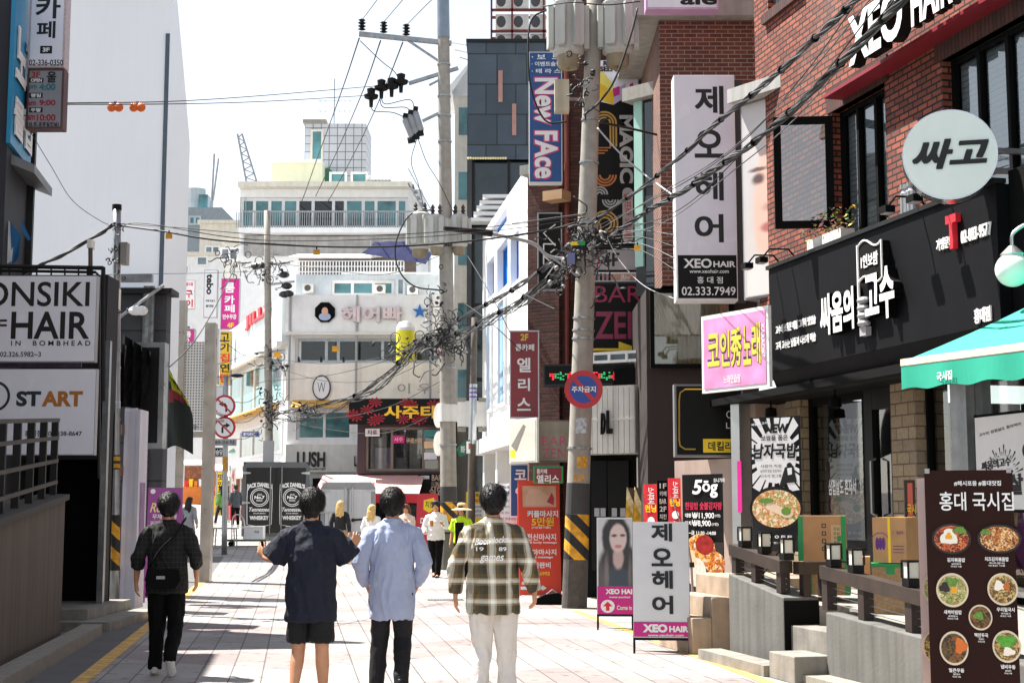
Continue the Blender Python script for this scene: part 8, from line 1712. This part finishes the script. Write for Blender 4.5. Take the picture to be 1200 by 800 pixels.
# --- cloths
def plaid(name, base, xs, zs, f=7.0, mixk=.5):
    k = NT(name); p = k.n('SeparateXYZ'); k.l(k.coord(), p.inputs[0])
    ax = k.math('ADD', p.outputs[0], k.math('MULTIPLY', p.outputs[1], .6)); a = k.ramp(k.math('FRACT', k.math('MULTIPLY', ax, f)), xs, True); b = k.ramp(k.math('FRACT', k.math('MULTIPLY', p.outputs[2], f)), zs, True)
    k.l(k.mix(mixk, a, b), k.b.inputs['Base Color']); k.b.inputs['Roughness'].default_value = .85; k.bump(k.noise(10, 4), .7, .03); MATS[name] = k.m; return k.m
navy = mat('dark navy linen', '#0a1024', .85, var=.12, sc=9, bump=.7, bsc=10, bd=.03); navy2 = mat('black navy cotton', '#08090d', .85, var=.15)
skyb = mat('light blue cotton', '#a0abc8', .8, var=.05, sc=5, bump=.8, bsc=9, bd=.03); denim = mat('dark indigo denim', '#0a0b11', .8, var=.3, sc=12, bump=.15, bsc=300)
pl = plaid('green cream plaid', None, [(0, '#3c3022'), (.22, '#b0a488'), (.34, '#f0ece0'), (.54, '#c4bca6'), (.64, '#6a583a'), (.84, '#43422e')], [(0, '#3a3428'), (.26, '#8a7c5c'), (.36, '#efeadc'), (.52, '#beb49c'), (.60, '#6a5232'), (.82, '#403e2c')], 6.4, .5)
grid = plaid('black grid check', None, [(0, '#070708'), (.90, '#3a3830')], [(0, '#070708'), (.90, '#3a3830')], 21, .5)
whitec = mat('off white cotton', '#d8d0c8', .8, var=.05, sc=6, bump=.7, bsc=12, bd=.03); cream_c = mat('cream shirt cotton', '#e0dedc', .8, var=.04)
blackc = mat('black cotton', '#060607', .9, var=.2, spec=.2)
Yn = 11.9
person('young man in dark navy short sleeved shirt and shorts, both hands raised', xat(366, Yn), Yn, 1.745, R(-2), .006, top=navy, bottom=navy2, hem=.70, loose=1.10, sleeve='short', shorts=.53, seed=3, clothname='shirt', shoes=blackc,
       pose=dict(el=(-.33, .07, 1.19), wl=(-.43, .24, 1.20), dl=(-.55, .45, .55), nl=(.5, .8, .2), cl=.35, er=(.30, .08, 1.19), wr=(.29, .27, 1.27), dr=(.35, .35, .85), nr=(-.5, .8, .0), cr=.35, kl=(-.10, .03, .47), kr=(.10, -.02, .47), al=(-.115, -.1, .12), ar=(.11, .02, .09), tl=(-.13, .07, .04), tr=(.14, .2, .03), head=(.0, .0)))
Yn = 12.6
person('young man in long light blue shirt and dark jeans, hands in pockets', xat(460, Yn), Yn, 1.76, R(3), .006, top=skyb, bottom=denim, hem=.66, loose=1.03, sleeve='long', seed=5, shoes=mat('black white sneaker', '#2a2a2c', .5, var=.6, sc=18),
       pose=dict(el=(-.275, -.07, 1.13), wl=(-.215, .09, .93), dl=(.3, .5, -.8), er=(.28, -.07, 1.13), wr=(.215, .09, .93), dr=(-.3, .5, -.8), kl=(-.10, .05, .49), kr=(.095, .06, .49), al=(-.12, .0, .09), ar=(.09, -.18, .16), tl=(-.14, .19, .03), tr=(.11, -.04, .04)))
Yn = 11.8
pm = person('young man in green and cream plaid shirt and white trousers', xat(578, Yn), Yn, 1.775, R(-4), .006, top=pl, bottom=whitec, hem=.76, loose=1.12, sleeve='long', seed=8,
       pose=dict(el=(-.29, -.06, 1.15), wl=(-.30, .0, .90), cl=.5, er=(.28, -.05, 1.15), wr=(.325, .06, .92), cr=.8, kl=(-.09, .02, .49), kr=(.10, .05, .49), al=(-.10, -.08, .1), ar=(.11, .02, .09), tl=(-.12, .1, .03), tr=(.14, .2, .03)))
mb = MB(); 
def lay(s_, x0, x1, z0, z1, **kw):
    n0 = len(mb.v); mb.text(s_, x0, x1, z0, z1, 0, 0, 0, .01, **kw); mb.v[n0:] = [(x, -.158 - .012 * (1 - (x / .15) ** 2) + (.03 if z > 1.3 else 0), z) for x, y, z in mb.v[n0:]]
lay('Boondocks', -.13, .13, 1.29, 1.36, rot=4, shear=.3); lay('19', -.12, -.06, 1.245, 1.275); lay('89', .06, .12, 1.245, 1.275); lay('games', -.09, .10, 1.15, 1.21, shear=.3)
mb.v = [(x, y - .012, z) for x, y, z in mb.v]
pm.part('embroidery', mb, letw)
Yn = 14.2
person('man in black grid check shirt and black trousers walking in left shade', xat(198, Yn), Yn, 1.735, R(4), .007, top=grid, bottom=blackc, hem=.80, loose=1.06, sleeve='rolled', seed=11,
       pose=dict(el=(-.27, -.06, 1.14), wl=(-.30, .02, .90), er=(.28, -.05, 1.14), wr=(.27, .09, .94), kl=(-.09, .05, .49), kr=(.09, .02, .49), al=(-.10, .04, .09), ar=(.085, -.22, .19), tl=(-.12, .22, .03), tr=(.09, -.10, .06)))
t = T('sling_bag', 'black sling bag with silver buckle worn by the checked shirt man', 'bag', (xat(198, Yn), Yn, 0), R(4)); mb = MB().prism([(-.17, .92), (-.1, .84), (.12, .84), (.17, .92), (.15, 1.02), (-.15, 1.03)], -.25, -.155); t.part('pouch', mb, blackc); t.part('strap', MB().tube(spline([(-.16, -.17, 1.0), (-.05, -.17, 1.2), (.1, -.155, 1.36), (.155, -.08, 1.475), (.14, .05, 1.47), (-.02, .17, 1.3), (-.2, .12, 1.05)], 6), [(.028, .008)] * 37, 8), blackc); t.part('buckle', MB().box(-.06, .02, -.256, -.251, .93, .96), steel)
# --- further people
def far(label, px, Y, h, **kw): return person(label, xat(px, Y), Y, h, vox=.013, **kw)
far('smiling man in white shirt and black trousers walking towards the camera', 511, 34.0, 1.76, rz=R(172), top=cream_c, bottom=blackc, hem=.86, loose=1.08, shoes=mat('black white sneaker'), seed=21, pose=dict(el=(-.25, .02, 1.15), wl=(-.2, .2, 1.2), dl=(.1, .8, .5), er=(.27, -.02, 1.14), wr=(.22, .16, 1.02), dr=(0, .8, .2), kl=(-.09, .12, .5), al=(-.08, .16, .09), tl=(-.08, .34, .03), kr=(.08, .0, .49), ar=(.06, -.2, .13), tr=(.06, -.04, .03)))
t = T('drink_cup', 'brown iced drink cup held by the smiling man in white', 'cup', (xat(506, 33.75), 33.72, 1.18)); t.part('cup', MB().lathe([(.035, 0), (.045, .13), (.01, .131)], n=14), mat('amber drink', '#a86a1c', .2)); t.part('lid', MB().lathe([(.047, .13), (.047, .14), (.01, .15)], n=14), letw)
neon = mat('neon yellow vest', '#b8e010', .7, var=.06); hp = far('vendor in neon yellow vest over black clothes with a straw hat', 541, 33.0, 1.66, rz=R(160), top=neon, bottom=blackc, hem=.86, loose=1.05, seed=22, sleeve='short')
t = T('straw_hat', 'wide brimmed straw hat on the neon vest vendor', 'hat', (xat(541, 33.0), 33.0 + .0, 1.60)); t.part('brim', MB().lathe([(.09, .0), (.24, -.045), (.245, -.04), (.09, .012)], n=24), mat('straw weave', '#d8b078', .8, var=.12, sc=30)); t.part('crown', MB().lathe([(.105, .003), (.1, .09), (.07, .12), (.01, .125)], n=20), mat('straw weave'))
hp.part('apron', MB().prism([(-.1, .75), (.1, .75), (.11, 1.35), (-.11, 1.35)], .135, .15), blackc)
floral = mat('black floral print', '#17171a', .8, var=.9, sc=30)
far('woman with long blond hair in black floral jacket by the white truck', 399, 39.5, 1.66, rz=R(-10), top=floral, bottom=mat('tan skirt cloth', '#a88a64', .8), hair=hblond, longhair=True, female=True, skirt=True, shorts=.62, hem=.92, seed=23); 
far('woman with light brown hair holding a drink behind the blue shirt man', 476, 38.0, 1.62, rz=R(165), top=mat('pale pink knit', '#d8c4b8', .85), bottom=cream_c, hair=hbrown, longhair=True, female=True, seed=24, pose=dict(el=(-.24, .06, 1.15), wl=(-.12, .24, 1.28), dl=(.3, .6, .6)))
far('woman with blond hair in white printed top left of the blue shirt man', 436, 37.5, 1.62, rz=R(-20), top=cream_c, bottom=mat('grey stripe cloth', '#8a8a90', .8), hair=hblond, longhair=True, female=True, seed=25)
far('girl in white tee and dark jacket with short skirt far up the street', 226, 92.0, 1.65, rz=R(175), top=blackc, bottom=mat('navy skirt cloth', '#1c1f30', .8), longhair=True, female=True, skirt=True, shorts=.6, hem=.9, seed=26, z=2.05, pose={})
far('woman with long dark hair in grey dress beyond the steel gateway', 222, 44.5, 1.62, rz=R(-20), top=mat('grey melange knit', '#9a9a9c', .85), bottom=mat('grey melange knit'), longhair=True, female=True, skirt=True, shorts=.45, seed=27)
far('woman in green top and jeans walking left of the sign pole', 259, 62.0, 1.6, rz=R(60), top=mat('leaf green knit', '#5a8a3c', .85), bottom=denim, longhair=True, female=True, seed=28, pose=dict(kl=(-.09, .16, .5), al=(-.08, .25, .09), tl=(-.08, .42, .05), ar=(.08, -.25, .16), tr=(.08, -.1, .04)))
far('person in dark jacket standing between sign pole and dark truck', 276, 60.0, 1.72, rz=R(30), top=mat('slate jacket', '#3a4048', .8), bottom=blackc, seed=29); far('person in black with cap hair behind the sign pole at left', 268, 70.0, 1.7, rz=R(190), top=blackc, bottom=mat('grey melange knit'), seed=30)
